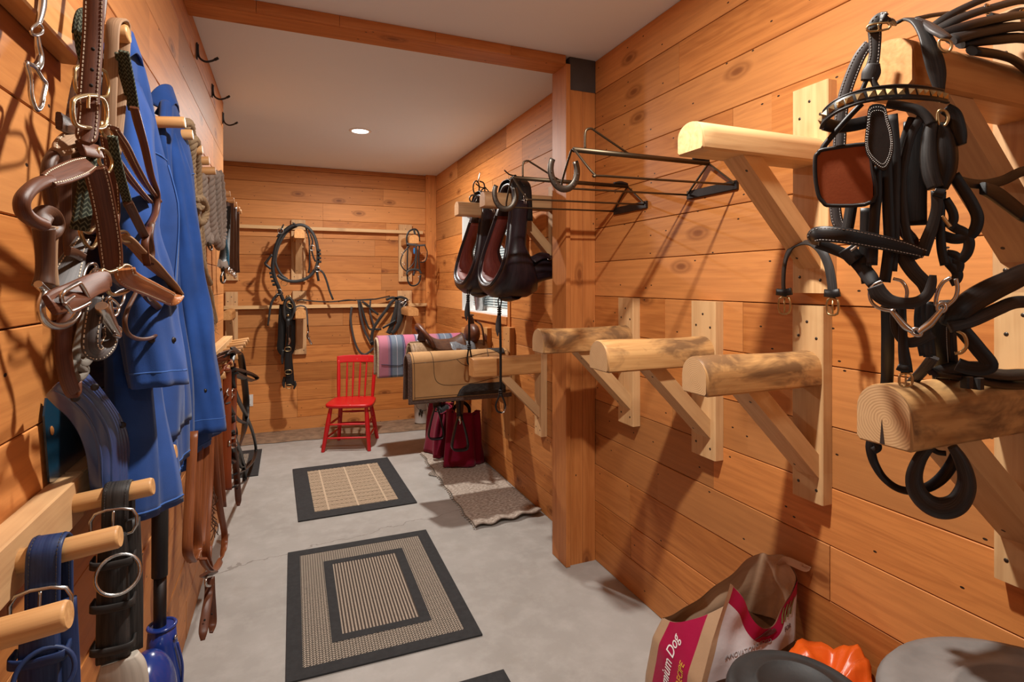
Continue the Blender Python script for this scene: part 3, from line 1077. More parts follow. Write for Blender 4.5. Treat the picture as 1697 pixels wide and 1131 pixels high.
def sack(cx, cy, ang, w, d, h, label, seed, lean=.0):
    t = thing('cloth_bag', (cx, cy, 0), label, 'bag', 'maroon cloth bags')
    rg = random.Random(seed)
    ph = [rg.uniform(0, 6) for _ in range(6)]
    ca, sa = math.cos(ang), math.sin(ang)
    N = 48
    def side(u, v):
        a = 2 * PI * u
        e = .55
        x = math.copysign(abs(math.cos(a)) ** e, math.cos(a)); y = math.copysign(abs(math.sin(a)) ** e, math.sin(a))
        flare = 1.0 + .14 * (1 - v) ** 2 - .10 * v ** 3
        fold = .018 * math.sin(a * 5 + ph[0] + v * 1.5) * (1 - .3 * v) + .012 * math.sin(a * 9 + ph[1] - 2 * v)
        X = x * (w / 2) * flare + fold * math.cos(a)
        Y = y * (d / 2) * (flare - .35 * v ** 2) + fold * math.sin(a)
        z = .022 + h * v + .02 * math.sin(a * 2 + ph[2]) * v - .05 * v * v * max(0, math.cos(a + ph[3]))
        X += lean * v
        return V((cx + ca * X - sa * Y, cy + sa * X + ca * Y, z))
    mb = MB().grid(side, N, 14, wrap_u=True)
    b0 = [i * 15 for i in range(N)]
    mb.f.append(b0[::-1]); mb.r.append(.5); mb.m.append(0); mb.s.append(False)
    mb.build('body', 'maroon', t, solid=.004, off=-1)
    def hem(u): return side(u, 1.0)
    MB().tube([hem(i / N) for i in range(N)], .006, 6, True, raw=True).build('hem', 'maroon', t)
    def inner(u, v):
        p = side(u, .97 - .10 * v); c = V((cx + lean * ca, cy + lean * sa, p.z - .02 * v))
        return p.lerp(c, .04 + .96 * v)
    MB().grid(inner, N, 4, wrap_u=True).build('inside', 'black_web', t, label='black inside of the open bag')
    q0, q1 = side(.30, .99), side(.20, .99)
    MB().ribbon([q0 + V((0, 0, -.02)), q0 + V((.0, .0, .07)), (q0 + q1) / 2 + V((0, 0, .12)), q1 + V((0, 0, .07)), q1 + V((0, 0, -.02))], .028, .003, (0, -1, 0)).build('handle', 'black_web', t)
    return t


sack(1.255, 4.705, -1.45, .29, .20, .43, 'maroon cloth bag partly behind the other one, lit pinkish, left stirrup before it', 2, .01)
sack(1.345, 4.355, -.05, .27, .165, .43, 'darker maroon cloth bag standing on the runner against the wall', 9, .0)

plain('bucket_white', (.66, .66, .64), .45, var=.08, scale=5)
def bucket(x, y, r, h, label):
    t = thing('bucket', (x, y, 0), label, 'bucket', 'white buckets in the back corner')
    MB().lathe([(0, .021), (r * .9, .021), (r * .92, .028), (r, h * .9), (r * 1.05, h * .9), (r * 1.05, h * .94), (r * .99, h * .94), (r * 1.0, h)], (x, y, 0), seg=28).build('body', 'bucket_white', t)
    MB().lathe([(0, h + .012), (r * .98, h + .012), (r * 1.07, h + .006), (r * 1.07, h - .012), (r * 1.01, h - .012)], (x, y, 0), seg=28).build('lid', 'bucket_white', t)
    mb = MB()
    import_a = math.atan2(-y, -x)
    for k in range(5):
        a0 = import_a - .35 + .1 * k
        p = V((x + (r * .955) * math.cos(a0), y + (r * .955) * math.sin(a0), h * .35 + .018 * (k % 3)))
        mb.box(p, (.012, .012, .03 + .02 * (k % 2)), ch=.001)
    mb.build('printed_label', 'iron', t)
    MB().tube([(x - r * 1.04, y, h * .86), (x - r * .8, y - r * .85, h * .55), (x, y - r * 1.1, h * .45), (x + r * .8, y - r * .85, h * .55), (x + r * 1.04, y, h * .86)], .003, 6, n=6).build('bail_handle', 'iron', t)
bucket(1.335, 5.80, .085, .36, 'white lidded bucket deeper in the corner behind its twin')
bucket(1.405, 5.52, .085, .36, 'white lidded bucket beside the maroon bags')
# ------------------------------------------------------------------ window in the right wall
y0, y1, z0, z1 = WIN
t = 'window_1'
wn = thing('window_1', (XR, (y0 + y1) / 2, z0), None, None)
wn['kind'] = 'structure'
mb = MB()
D = .14
mb.box((XR + D / 2, y1 - .008, (z0 + z1) / 2), (D, .016, z1 - z0), ch=0)
mb.box((XR + D / 2, y0 + .008, (z0 + z1) / 2), (D, .016, z1 - z0), ch=0)
mb.box((XR + D / 2, (y0 + y1) / 2, z1 - .008), (D, y1 - y0 - .032, .016), ch=0)
mb.box((XR + D / 2, (y0 + y1) / 2, z0 + .006), (D, y1 - y0 - .032, .012), ch=0)
mb.build('reveal', 'white_paint', wn)
mb = MB()
fx = XR + D - .02
for (ya, yb) in ((y0 + .016, y0 + .06), (y1 - .06, y1 - .016), ((y0 + y1) / 2 - .02, (y0 + y1) / 2 + .02)):
    mb.box((fx, (ya + yb) / 2, (z0 + z1) / 2), (.035, yb - ya, z1 - z0 - .03), ch=.002)
for (za, zb) in ((z0 + .012, z0 + .055), (z1 - .058, z1 - .016)):
    mb.box((fx, (y0 + y1) / 2, (za + zb) / 2), (.034, y1 - y0 - .12, zb - za), ch=.002)
mb.build('frame', 'white_paint', wn)
MB().box((fx + .004, (y0 + y1) / 2, (z0 + z1) / 2), (.004, y1 - y0 - .11, z1 - z0 - .10), ch=0).build('pane', 'glass', wn)
mb = MB()
mb.box((XR + .003, y0 - .030, (z0 + z1) / 2 - .17), (.026, .05, z1 - z0 + .40), ch=.002)
mb.box((XR + .003, (y0 + y1) / 2, z0 - .030), (.034, y1 - y0, .06), ch=.002)
mb.build('wood_casing', 'post_wood', wn)
bl = thing('window_blind', (XR + .104, (y0 + y1) / 2, z1 - .02), 'white horizontal slat blind in the small window behind the horse collars', 'blind')
MB().box((XR + .104, (y0 + y1) / 2, z1 - .035), (.03, y1 - y0 - .05, .03), ch=.002).build('head_rail', 'white_paint', bl)
zz = z1 - .065
while zz > z0 + .05:
    mb = MB()
    c, s = math.cos(.62), math.sin(.62)
    w = .0125
    vs = [(XR + .104 - w * c, y0 + .03, zz - w * s), (XR + .104 - w * c, y1 - .03, zz - w * s), (XR + .104, y1 - .03, zz + .0015), (XR + .104, y0 + .03, zz + .0015), (XR + .104 + w * c, y0 + .03, zz + w * s), (XR + .104 + w * c, y1 - .03, zz + w * s)]
    mb.add(vs, [[0, 1, 2, 3], [3, 2, 5, 4]], vs, .5, 0, True)
    mb.build('slat', 'blind', bl, solid=.0012)
    zz -= .0215
for f in (.18, .82):
    y = y0 + (y1 - y0) * f
    MB().tube([(XR + .096, y, z1 - .04), (XR + .096, y, z0 + .05)], .0014, 5, raw=True).build('cord', 'white_paint', bl)

# potted plant on the sill
k = NT('galvanized', .35, .85)
k.color(k.mix(k.ramp(k.noise(k.gc(rnd=False), 40, 3), [(.3, 0.0), (.7, 1.0)]), (.50, .50, .50), (.34, .35, .36)))
k = NT('leaf', .5)
rv = k.rnd()
k.color(k.ramp(rv, [(0.0, (.035, .12, .03)), (.55, (.10, .22, .06)), (1.0, (.42, .50, .30))]))
px, py, pz = XR - .005 + .055, 4.60, z0 + .012
pt = thing('potted_plant', (px, py, pz), 'small leafy green plant in a galvanized pot on the window sill', 'plant')
px = XR + .045
py = 4.66
MB().lathe([(0, .001), (.034, .001), (.036, .006), (.048, .115), (.051, .118), (.051, .126), (.046, .126), (.043, .11), (0, .108)], (px, py, pz), seg=28).build('pot', 'galvanized', pt)
rg = random.Random(12)
mb, st = MB(), MB()
for i in range(150):
    a = rg.uniform(0, 2 * PI); el = rg.uniform(.15, 1.5)
    r = rg.uniform(.04, .095)
    d = V((math.cos(a) * math.cos(el), math.sin(a) * math.cos(el), math.sin(el)))
    c = V((px, py, pz + .125)) + V((d.x * .8, d.y * 1.25, d.z * 1.25)) * r
    if c.x > XR + .072: c.x = XR + .072 - rg.uniform(0, .05)
    if i % 6 == 0:
        st.tube([(px + d.x * .01, py + d.y * .01, pz + .11), V((px, py, pz + .12)).lerp(c, .5) + V((0, 0, .01)), c], .0012, 4, n=3)
    s = V((rg.uniform(-1, 1), rg.uniform(-1, 1), rg.uniform(-.3, 1))).normalized()
    d2 = (d + s * .7).normalized()
    w = d2.cross(V((rg.uniform(-1, 1), rg.uniform(-1, 1), .3))).normalized()
    L, W = rg.uniform(.018, .030), rg.uniform(.005, .008)
    n = d2.cross(w) * .003
    vs = [c, c + d2 * L * .35 + w * W, c + d2 * L * .8 + w * W * .6, c + d2 * L, c + d2 * L * .8 - w * W * .6, c + d2 * L * .35 - w * W, c + d2 * L * .55 + n]
    mb.add(vs, [[0, 1, 6], [1, 2, 6], [2, 3, 6], [3, 4, 6], [4, 5, 6], [5, 0, 6]], vs, rg.random(), 0, True)
mb.build('foliage', 'leaf', pt)
st.build('stem', 'leaf', pt)


# ------------------------------------------------------------------ draped pads
def draped(Y, Z, x0, x1, r, dn, df, fl=.06, wob=.006, tilt=0.0):
    q = PI * r / 2
    def S(u, s, off=0.0):
        """u along the ridge, s in metres from the ridge (+ near side, - far side)"""
        sg = 1 if s >= 0 else -1
        a = abs(s)
        if a < q:
            t = a / r
            y, z = r * math.sin(t), r * math.cos(t) - r
            ny, nz = math.sin(t), math.cos(t)
        else:
            d = a - q
            y, z = r + d * fl, -r - d
            ny, nz = 1, fl
        w = wob * math.sin(u * 7 + s * 9) * min(1, a / .1)
        X = x0 + (x1 - x0) * u
        return V((X, Y - sg * (y + (off + w) * ny), Z + z + (off + w) * nz + tilt * u))
    return S


def pad_sheet(name, mat, S, s0, s1, off, th, parent, nu=40, ns=44, u0=0.0, u1=1.0, w=.77, label=None):
    return MB().grid(lambda u, v: S(u0 + (u1 - u0) * u, s0 + (s1 - s0) * v, off), nu, ns, uv=lambda u, v: ((u0 + (u1 - u0) * u) * w, s0 + (s1 - s0) * v, 0)).build(name, mat, parent, solid=th, off=0, label=label)


k = NT('tan_canvas', .8, 0, .25)
g = k.gc(rnd=False)
k.color(k.mix(k.ramp(k.noise(g, 6, 4), [(.3, 0.0), (.7, 1.0)]), (.50, .29, .125), (.40, .215, .085)))
k.bump(k.math('ADD', k.noise(g, 9, 3), k.math('MULTIPLY', k.noise(g, 500, 2), .15)), .35, .01)
k = NT('brown_fleece', 1.0, 0, .05)
g = k.gc(rnd=False)
k.color(k.mix(k.noise(g, 70, 4), (.22, .15, .12), (.09, .06, .05)))
k.bump(k.noise(g, 130, 3), 1.0, .012)
k = NT('cream_fleece', 1.0, 0, .05)
g = k.gc(rnd=False)
k.color(k.mix(k.noise(g, 70, 4), (.62, .50, .36), (.36, .26, .17)))
k.bump(k.noise(g, 130, 3), 1.0, .012)
plain('seam_thread', (.10, .055, .025), .8)
plain('blue_thread', (.03, .035, .07), .8)
plain('pale_thread', (.55, .52, .48), .8)


def seam(S, pts, off, parent, mat='seam_thread', r=.0022, name='seam'):
    P = cr([V((u, s, 0)) for u, s in pts], 8)
    MB().tube([S(p.x, p.y, off) for p in P], r, 5, raw=True).build(name, mat, parent)


def wear_patch(S, pts, off, parent, mat, name, label=None, n=10):
    """patch following the pad: outline given as rows (s, u_left, u_right)"""
    def fn(a, b):
        f = b * (len(pts) - 1)
        i = min(int(f), len(pts) - 2); f -= i
        s = pts[i][0] + (pts[i + 1][0] - pts[i][0]) * f
        ul = pts[i][1] + (pts[i + 1][1] - pts[i][1]) * f
        ur = pts[i][2] + (pts[i + 1][2] - pts[i][2]) * f
        return S(ul + (ur - ul) * a, s, off)
    MB().grid(fn, 20, 6 * (len(pts) - 1)).build(name, mat, parent, solid=.003, label=label)


S = draped(3.80, 1.006, .785, 1.50, .088, .33, .33, .07)
pad = thing('saddle_pad', (1.1, 3.80, 1.03), 'tan canvas saddle pad with a black wear patch, folded over a rack', 'saddle pad')
pad_sheet('canvas', 'tan_canvas', S, -.345, .345, .010, .012, pad)
pad_sheet('fleece', 'brown_fleece', S, -.375, .375, -.008, .024, pad, u0=-.032, u1=1.012, label='brown fleece underside')
for sg in (1, -1):
    seam(S, [(.004, sg * .105), (.3, sg * .10), (.5, sg * .085), (.72, sg * .06), (.98, sg * .05)], .0165, pad)
    seam(S, [(.20, 0), (.205, sg * .10), (.215, sg * .20), (.26, sg * .245), (.36, sg * .262), (.6, sg * .258), (.8, sg * .235), (.97, sg * .225)], .0165, pad)
    seam(S, [(.44, sg * .09), (.50, sg * .125), (.60, sg * .14), (.70, sg * .13), (.76, sg * .10), (.78, sg * .04), (.80, 0)], .0165, pad)
    seam(S, [(.02, sg * .33), (.4, sg * .33), (.98, sg * .33)], .0165, pad)
    seam(S, [(.018, sg * .01), (.018, sg * .2), (.018, sg * .34)], .0165, pad)
    wear_patch(S, [(sg * .262, .56, .90), (sg * .275, .50, .93), (sg * .30, .46, .94), (sg * .342, .43, .94)], .018, pad, 'worn_black', 'wear_patch', 'black leather wear patch')
wear_patch(S, [(-.10, .87, .94), (0, .80, .97), (.075, .90, .95)], .018, pad, 'worn_black', 'spine_patch', 'black leather patch on the ridge')

k = NT('striped_blanket', .9, 0, .15)
a = k.n('ShaderNodeAttribute', attribute_name='gc').outputs['Vector']
sx = k.n('ShaderNodeSeparateXYZ', {0: a}).outputs[0]
w = k.math('FRACT', k.math('MULTIPLY', sx, 1 / .44))
P_, B_, N_, L_ = (.36, .10, .15), (.095, .135, .185), (.035, .045, .11), (.33, .31, .37)
c = k.ramp(w, [(0.0, P_), (.17, (.22, .10, .16)), (.21, N_), (.245, B_), (.33, (.14, .18, .22)), (.342, L_), (.352, B_), (.45, N_), (.485, (.22, .12, .22)), (.505, (.42, .09, .17)), (.70, (.33, .08, .16)), (.72, N_), (.75, L_), (.83, B_), (.855, (.30, .27, .34)), (.94, N_)], 'CONSTANT')
c = k.mix(k.math('MULTIPLY', k.noise(a, 220, 2), .35), c, (.30, .28, .30))
k.color(c)
k.bump(k.math('ADD', k.noise(a, 8, 3), k.math('MULTIPLY', k.noise(a, 300, 2), .3)), .45, .012)
S = draped(4.86, 1.030, .725, 1.49, .10, .33, .33, .10, .008)
bk = thing('saddle_blanket', (1.1, 4.86, 1.0), 'pink and blue striped saddle blanket folded over a rack behind the western saddle', 'saddle blanket')
pad_sheet('blanket', 'striped_blanket', S, -.385, .385, .008, .018, bk)
pad_sheet('fleece', 'cream_fleece', S, -.391, .391, -.010, .022, bk, u0=-.018, u1=1.0, label='cream fleece underside')
for sg in (1, -1):
    seam(S, [(.02, sg * .275), (.14, sg * .285), (.22, sg * .29), (.30, sg * .28), (.6, sg * .285), (.95, sg * .28)], .0185, bk, 'blue_thread')
    seam(S, [(.28, sg * .01), (.29, sg * .12), (.31, sg * .155), (.38, sg * .165), (.7, sg * .16)], .0185, bk, 'blue_thread')

# ------------------------------------------------------------------ western saddle on its rack
Ys, Zs = 4.285, .998
sd = thing('western_saddle', (1.2, Ys, Zs), 'brown western saddle with horn and hanging stirrups behind the tan pad', 'saddle')
leather('skirt_leather', (.20, .115, .055), (.33, .21, .11), .6)
leather('jockey_leather', (.10, .11, .125), (.19, .20, .215), .35)
S = draped(Ys, Zs + .02, .885, 1.50, .13, .3, .3, .35, .004)
# rounded skirts, one each side
for sg in (1, -1):
    def sk(u, v, sg=sg):
        e = 1 - .35 * abs(2 * u - 1) ** 3
        return S(u, sg * (.02 + (.34 * e) * v), .012)
    MB().grid(sk, 24, 12).build('skirt', 'skirt_leather', sd, solid=.012)
    def fl(u, v, sg=sg):
        e = 1 - .35 * abs(2 * u - 1) ** 3
        return S(u, sg * (.04 + (.325 * e) * v), -.004)
    MB().grid(fl, 24, 12).build('fleece', 'cream_fleece', sd, solid=.016)
# seat with raised cantle and front rise
def seatf(u, v):
    s = (v - .5) * 2
    X = .985 + .33 * u
    hump = .085 * max(0, 1 - u / .42) ** 1.6 + .045 * max(0, (u - .65) / .35) ** 1.5
    half = .16 * (1 - .25 * u)
    z = Zs + .050 + hump * (1 - .45 * s * s) - .075 * s * s * (1 - .35 * max(0, 1 - u / .3))
    return V((X, Ys - s * half, z))
MB().grid(seatf, 24, 20).build('seat', 'dark_brown_leather', sd, solid=.014)
arc = []
for i in range(21):
    s = -1 + 2 * i / 20
    arc.append((.972 - .015 * (1 - s * s) + .07 * abs(s) ** 3, Ys - s * .175, Zs + .155 * (1 - s * s) ** .6 + .012))
MB().tube(arc, [.014 + .010 * (1 - abs(-1 + 2 * i / 20)) for i in range(21)], 10, raw=True).build('cantle', 'brown_leather', sd)
for sg in (1, -1):
    def jk(u, v, sg=sg):
        return S(.50 + .32 * u, sg * (.06 + .20 * v), .034 + .006 * math.sin(PI * u))
    MB().grid(jk, 12, 10).build('front_jockey', 'jockey_leather', sd, solid=.007, label='grey seat jockey')
    def rj(u, v, sg=sg):
        e = 1 - .4 * (1 - u) ** 2
        return S(.03 + .34 * u, sg * (.05 + .19 * e * v), .030)
    MB().grid(rj, 12, 8).build('rear_jockey', 'skirt_leather', sd, solid=.006)
    # fender strap and stirrup
    yy = Ys - sg * .235
    x = 1.226 if sg > 0 else 1.16
    dz = -.115 if sg > 0 else -.145
    MB().ribbon([S(.6, sg * .12, .042), S(.58, sg * .28, .045), V((x, yy, .76)), V((x, yy, .60 + dz))], [.06, .09, .085, .05], .006, (0, 1, 0)).build('fender', 'dark_brown_leather', sd)
    pts = [(x - .012, yy, .60 + dz), (x - .035, yy, .52 + dz), (x - .058, yy, .42 + dz), (x - .062, yy, .37 + dz), (x - .04, yy, .345 + dz), (x + .04, yy, .34 + dz), (x + .062, yy, .365 + dz), (x + .058, yy, .42 + dz), (x + .035, yy, .52 + dz), (x + .012, yy, .60 + dz)]
    st = MB().ribbon(pts, [.035, .04, .045, .05, .06, .06, .05, .045, .04, .035], .010, (0, 0, 1) if False else [V((-1, 0, .3)), V((-1, 0, .3)), V((-1, 0, .1)), V((-1, 0, -.2)), V((0, 0, -1)), V((0, 0, -1)), V((1, 0, -.2)), V((1, 0, .1)), V((1, 0, .3)), V((1, 0, .3))]).build('stirrup', 'black_leather', sd)
    attach(MB().ribbon([(x - .014, yy, .61 + dz), (x - .016, yy, .575 + dz), (x + .016, yy, .575 + dz), (x + .014, yy, .61 + dz)], .04, .006, (0, 0, 1)).build('stirrup_leather', 'black_leather'), st)
    q = V((x + .02, yy - sg * .012, .63))
swell = MB()
swell.sphere((1.40, Ys, Zs + .095), (.055, .135, .085), 20, 12)
swell.build('fork', 'brown_leather', sd)
MB().tube([(1.40, Ys, Zs + .15), (1.40, Ys, Zs + .20), (1.385, Ys, Zs + .235)], [.022, .016, .017], 12).build('horn_neck', 'dark_brown_leather', sd)
MB().sphere((1.378, Ys, Zs + .243), (.04, .035, .011), 16, 8).build('horn', 'dark_brown_leather', sd)
MB().ribbon([(1.42, Ys - .02, Zs + .20), (1.46, Ys - .06, Zs + .16), (1.47, Ys - .09, Zs + .06), (1.47, Ys - .10, Zs - .02)], .016, .004, (0, 1, 0)).build('saddle_string', 'dark_brown_leather', sd)
p = [V((1.20, 3.99, .68)), V((1.205, 3.985, .60)), V((1.205, 3.985, .50))]
MB().ribbon([(1.17, 4.06, .80)] + p, .020, .004, (0, 1, 0)).build('flank_strap', 'black_leather', sd)
MB().tube([p[2], p[2] + V((0, 0, -.02)), p[2] + V((.006, 0, -.045)), p[2] + V((0, 0, -.06))], [.004, .008, .006, .004], 8).build('snap', 'nickel', sd)


# ------------------------------------------------------------------ horse collars
def horse_collar(Y, dz, label, lobe):
    t = thing('horse_collar', (1.2, Y, 1.45 + dz), label, 'horse collar', 'horse collars hanging on the upper racks')
    half = [(0.0, 1.462), (.095, 1.478), (.180, 1.535), (.215, 1.62), (.205, 1.70), (.172, 1.80), (.135, 1.90), (.112, 1.99), (.098, 2.045), (.055, 2.078), (0.0, 2.086)]
    path = [V((0, y, z + dz)) for y, z in half] + [V((0, -y, z + dz)) for y, z in reversed(half[1:-1])]
    path = [V((0, Y - p.y, p.z)) for p in path]
    P = cr(path, 5, True)
    m = len(P)
    T = tangents(P, True)
    cen = V((0, Y, 1.72 + dz))
    fr, sc, dep, x0s = [], [], [], []
    for i in range(m):
        n = V((0, T[i].z, -T[i].y))
        if n.dot(P[i] - cen) < 0: n = -n
        fr.append((V((1, 0, 0)), n))
        z = P[i].z - dz
        d = .100 + .19 * max(0, 1 - (z - 1.46) / .25) ** 1.1 + .02 * max(0, (z - 2.0) / .08)
        th = .062 if z > 1.95 else .072 + .035 * max(0, 1 - (z - 1.46) / .3)
        if z > 1.97: th = .030
        dep.append(d); sc.append((d / 2, th / 2))
    sec = [(-1, -.55), (-.9, -.95), (-.4, -1.0), (.6, -.85), (1, -.3), (1, .3), (.6, .85), (-.1, 1.0), (-.75, .8), (-1, .3)]
    xf = lambda z: 1.085 + .115 * min(1, max(0, (z - dz - 1.50) / .48))
    C = [P[i] + V((xf(P[i].z) + dep[i] / 2, 0, 0)) for i in range(m)]
    MB().sweep(C, sec, fr, True, .4, 0, True, False, sc).build('body', 'collar_leather', t)
    # lining on the inner face
    seci = [(-.93, -1.03), (-.4, -1.10), (.5, -.98), (.5, -.80), (-.4, -.85), (-.88, -.82)]
    low = [i for i in range(m) if P[i].z - dz < 1.93]
    # contiguous run through the bottom
    k0 = next(i for i in range(m) if P[i].z - dz >= 1.93)
    run = [(k0 + j) % m for j in range(m)]
    run = [i for i in run if P[i].z - dz < 1.93]
    MB().sweep([C[i] for i in run], seci, [fr[i] for i in run], False, .4, 0, True, True, [sc[i] for i in run]).build('lining', 'red_leather', t, label='dark red lining')
    rim = [C[i] + V((-dep[i] / 2, 0, 0)) + fr[i][1] * (-.45 * sc[i][1]) for i in run]
    MB().tube(rim, .009, 8, raw=True).build('rim_roll', 'collar_leather', t)
    MB().tube([p + V((-.009, 0, 0)) for p in rim], .0022, 5, raw=True).build('rim_piping', 'grey_leather', t)
    # housing cap over the beam, with its buckles
    near = [i for i in range(m) if P[i].y < Y]
    cap = [(1.255, Y - .138, 1.86 + dz), (1.255, Y - .128, 1.98 + dz), (1.255, Y - .112, 2.062 + dz), (1.255, Y - .06, 2.104 + dz), (1.255, Y, 2.112 + dz), (1.255, Y + .06, 2.104 + dz), (1.255, Y + .112, 2.06 + dz), (1.255, Y + .13, 1.95 + dz)]
    MB().ribbon(cap, .118, .007, [V((0, -1, .1)), V((0, -1, .3)), V((0, -1, .7)), V((0, -.4, 1)), V((0, 0, 1)), V((0, .4, 1)), V((0, 1, .7)), V((0, 1, .1))]).build('housing_cap', 'black_leather', t)
    def buckle(x, z, y, s=1.0, nm='buckle'):
        b = MB()
        b.tube([(x - .013 * s, y, z - .016 * s), (x + .013 * s, y, z - .016 * s), (x + .013 * s, y, z + .016 * s), (x - .013 * s, y, z + .016 * s)], .0022, 6, True, n=3)
        b.tube([(x, y, z + .016 * s), (x, y - .002, z - .018 * s)], .0018, 5, raw=True)
        b.build(nm, 'nickel', t)
    ol = lambda z: Y - .228 + max(0, z - 1.68) * .33
    buckle(1.205, 1.76 + dz, ol(1.76) - .004, 1.2)
    MB().ribbon([(1.205, ol(1.86), 1.86 + dz), (1.205, ol(1.78) - .001, 1.78 + dz), (1.205, ol(1.66) - .004, 1.66 + dz)], .024, .005, (0, -1, 0)).build('billet', 'black_leather', t)
    MB().tube([(1.255, Y - .142, 2.00 + dz), (1.26, Y - .150, 2.012 + dz), (1.265, Y - .15, 1.985 + dz), (1.267, Y - .150, 1.958 + dz), (1.262, Y - .145, 1.945 + dz), (1.255, Y - .15, 1.97 + dz)], .0028, 6, True).build('turnlock', 'nickel', t)
    MB().tube([(1.235, Y - .146, 1.975 + dz), (1.27, Y - .15, 1.975 + dz)], .0022, 6, raw=True).build('turnlock_bar', 'nickel', t)
    # thick draught pad that sticks out behind
    if lobe:
        c = [(1.22, Y - .075, 1.560 + dz), (1.30, Y - .09, 1.572 + dz), (1.38, Y - .10, 1.590 + dz), (1.45, Y - .10, 1.597 + dz), (1.49, Y - .10, 1.598 + dz)]
        MB().tube(c, [.090, .092, .084, .076, .070], 14, flat=.85).build('rear_pad', 'collar_leather', t)
        MB().ribbon([(1.30, Y - .165, 1.63 + dz), (1.36, Y - .16, 1.66 + dz), (1.42, Y - .15, 1.655 + dz)], .05, .010, (0, -.7, .7)).build('tug_keeper', 'collar_leather', t)
        MB().ring((1.405, Y - .162, 1.648 + dz), (0, -.7, .7), .016, .0025).build('tug_ring', 'nickel', t)
    else:
        MB().tube([(1.22, Y - .05, 1.560 + dz), (1.30, Y - .06, 1.565 + dz), (1.36, Y - .06, 1.57 + dz)], [.085, .075, .045], 14, flat=.8).build('rear_pad', 'collar_leather', t)
    MB().ribbon([(1.16, Y - .07, 1.455 + dz), (1.18, Y - .06, 1.415 + dz), (1.24, Y - .04, 1.405 + dz), (1.29, Y - .03, 1.43 + dz)], .09, .012, (0, -.2, -1)).build('bottom_flap', 'collar_leather', t)
    # thong tied on the cap
    MB().tube([(1.215, Y - .03, 2.116 + dz), (1.24, Y - .05, 2.135 + dz), (1.245, Y - .06, 2.125 + dz), (1.25, Y - .08, 2.11 + dz), (1.27, Y - .12, 2.06 + dz)], .004, 6).build('tie_thong', 'black_leather', t)
    MB().tube([(1.24, Y - .05, 2.132 + dz), (1.20, Y - .06, 2.135 + dz), (1.165, Y - .07, 2.155 + dz)], .004, 6).build('tie_thong', 'black_leather', t)
    return t


horse_collar(3.035, 0.0, 'near black horse collar with dark red lining hanging beside the post', True)
horse_collar(3.560, .012, 'black horse collar with dark red lining hanging in front of the window', False)


def hame_tie(x, y, z0, z1, label, openloop):
    """leather tie hanging under a collar: knotted loop, tassel, long strap, doubled end with a hook"""
    t = thing('leather_tie', (x, y, z0), label, 'strap', 'leather ties under the collars')
    MB().ribbon([(x - .004, y, z0 - .055), (x - .010, y, z0 - .02), (x, y, z0), (x + .010, y, z0 - .02), (x + .004, y, z0 - .055)], .012, .004, [V((-1, 0, 0)), V((-1, 0, 0)), V((0, 0, 1)), V((1, 0, 0)), V((1, 0, 0))]).build('top_loop', 'black_leather', t)
    kb = MB()
    for i in range(4):
        kb.ring((x - .002, y, z0 - .058 - .012 * i), (0, .2, 1), .0085, .005, 12, 6)
    kb.build('knot', 'black_leather', t)
    MB().ribbon([(x - .006, y, z0 - .10), (x - .014, y, z0 - .15), (x - .016, y - .004, z0 - .19), (x - .012, y, z0 - .225)], [.016, .022, .022, .006], .004, (0, 1, 0)).build('tail', 'grey_leather', t)
    MB().ribbon([(x, y, z0 - .09), (x + .004, y - .003, (z0 + z1) / 2 + .05), (x + .006, y, z1 + .13)], .015, .005, (0, 1, 0)).build('strap', 'black_leather', t)
    kb = MB()
    for i in range(3):
        kb.ring((x + .006, y, z1 + .13 - .013 * i), (0, .2, 1), .009, .0055, 12, 6)
    kb.build('knot', 'black_leather', t)
    w = .030 if openloop else .013
    MB().tube([(x + .002, y, z1 + .11), (x + .006 - w, y, z1 + .05), (x + .006 - w * .7, y, z1 + .012), (x + .012, y, z1)], .0055, 8).build('end_loop', 'black_leather', t)
    MB().tube([(x + .010, y, z1 + .11), (x + .010 + w * .8, y, z1 + .05), (x + .012 + w * .7, y, z1 + .02)], .0055, 8).build('end_loop', 'black_leather', t)
    MB().tube([(x + .012, y, z1), (x + .012 + w * .5, y, z1 + .003), (x + .014 + w * .75, y, z1 + .024), (x + .014 + w * .8, y, z1 + .045)], [.005, .006, .006, .004], 8).build('hook', 'nickel', t)


hame_tie(1.150, 3.00, 1.418, .745, 'thin leather tie with a wide open loop end hanging under the near collar', True)
hame_tie(1.112, 3.48, 1.478, .96, 'leather tie with tight loop end hanging under the collar by the window', False)

# ring and snap hanging from the wall above the farther upper rack
q = PY(780, 300, 3.62)
t = thing('ring_hanger', (1.18, 3.60, 2.05), 'dark ring and snap standing on top of the farther upper beam', 'hanger')
x, y, z = 1.20, 3.58, 2.050
MB().ring((x - .02, y, z + .028), (.3, 1, 0), .026, .0055, 20, 8).build('ring', 'iron', t)
MB().ring((x, y, z + .105), (.7, .7, .25), .046, .005, 20, 8, sx=.5, up=(.2, 0, 1)).build('link', 'iron', t)
MB().tube([(x + .01, y, z + .14), (x + .02, y, z + .17), (x + .028, y, z + .215)], [.007, .004, .0015], 8).build('spike', 'nickel', t)
MB().ribbon([(x + .02, y - .01, z + .15), (x + .05, y - .02, z + .13), (x + .055, y - .02, z + .05), (x + .05, y - .02, z + .002)], .010, .003, (0, 1, 0)).build('strap', 'dark_brown_leather', t)
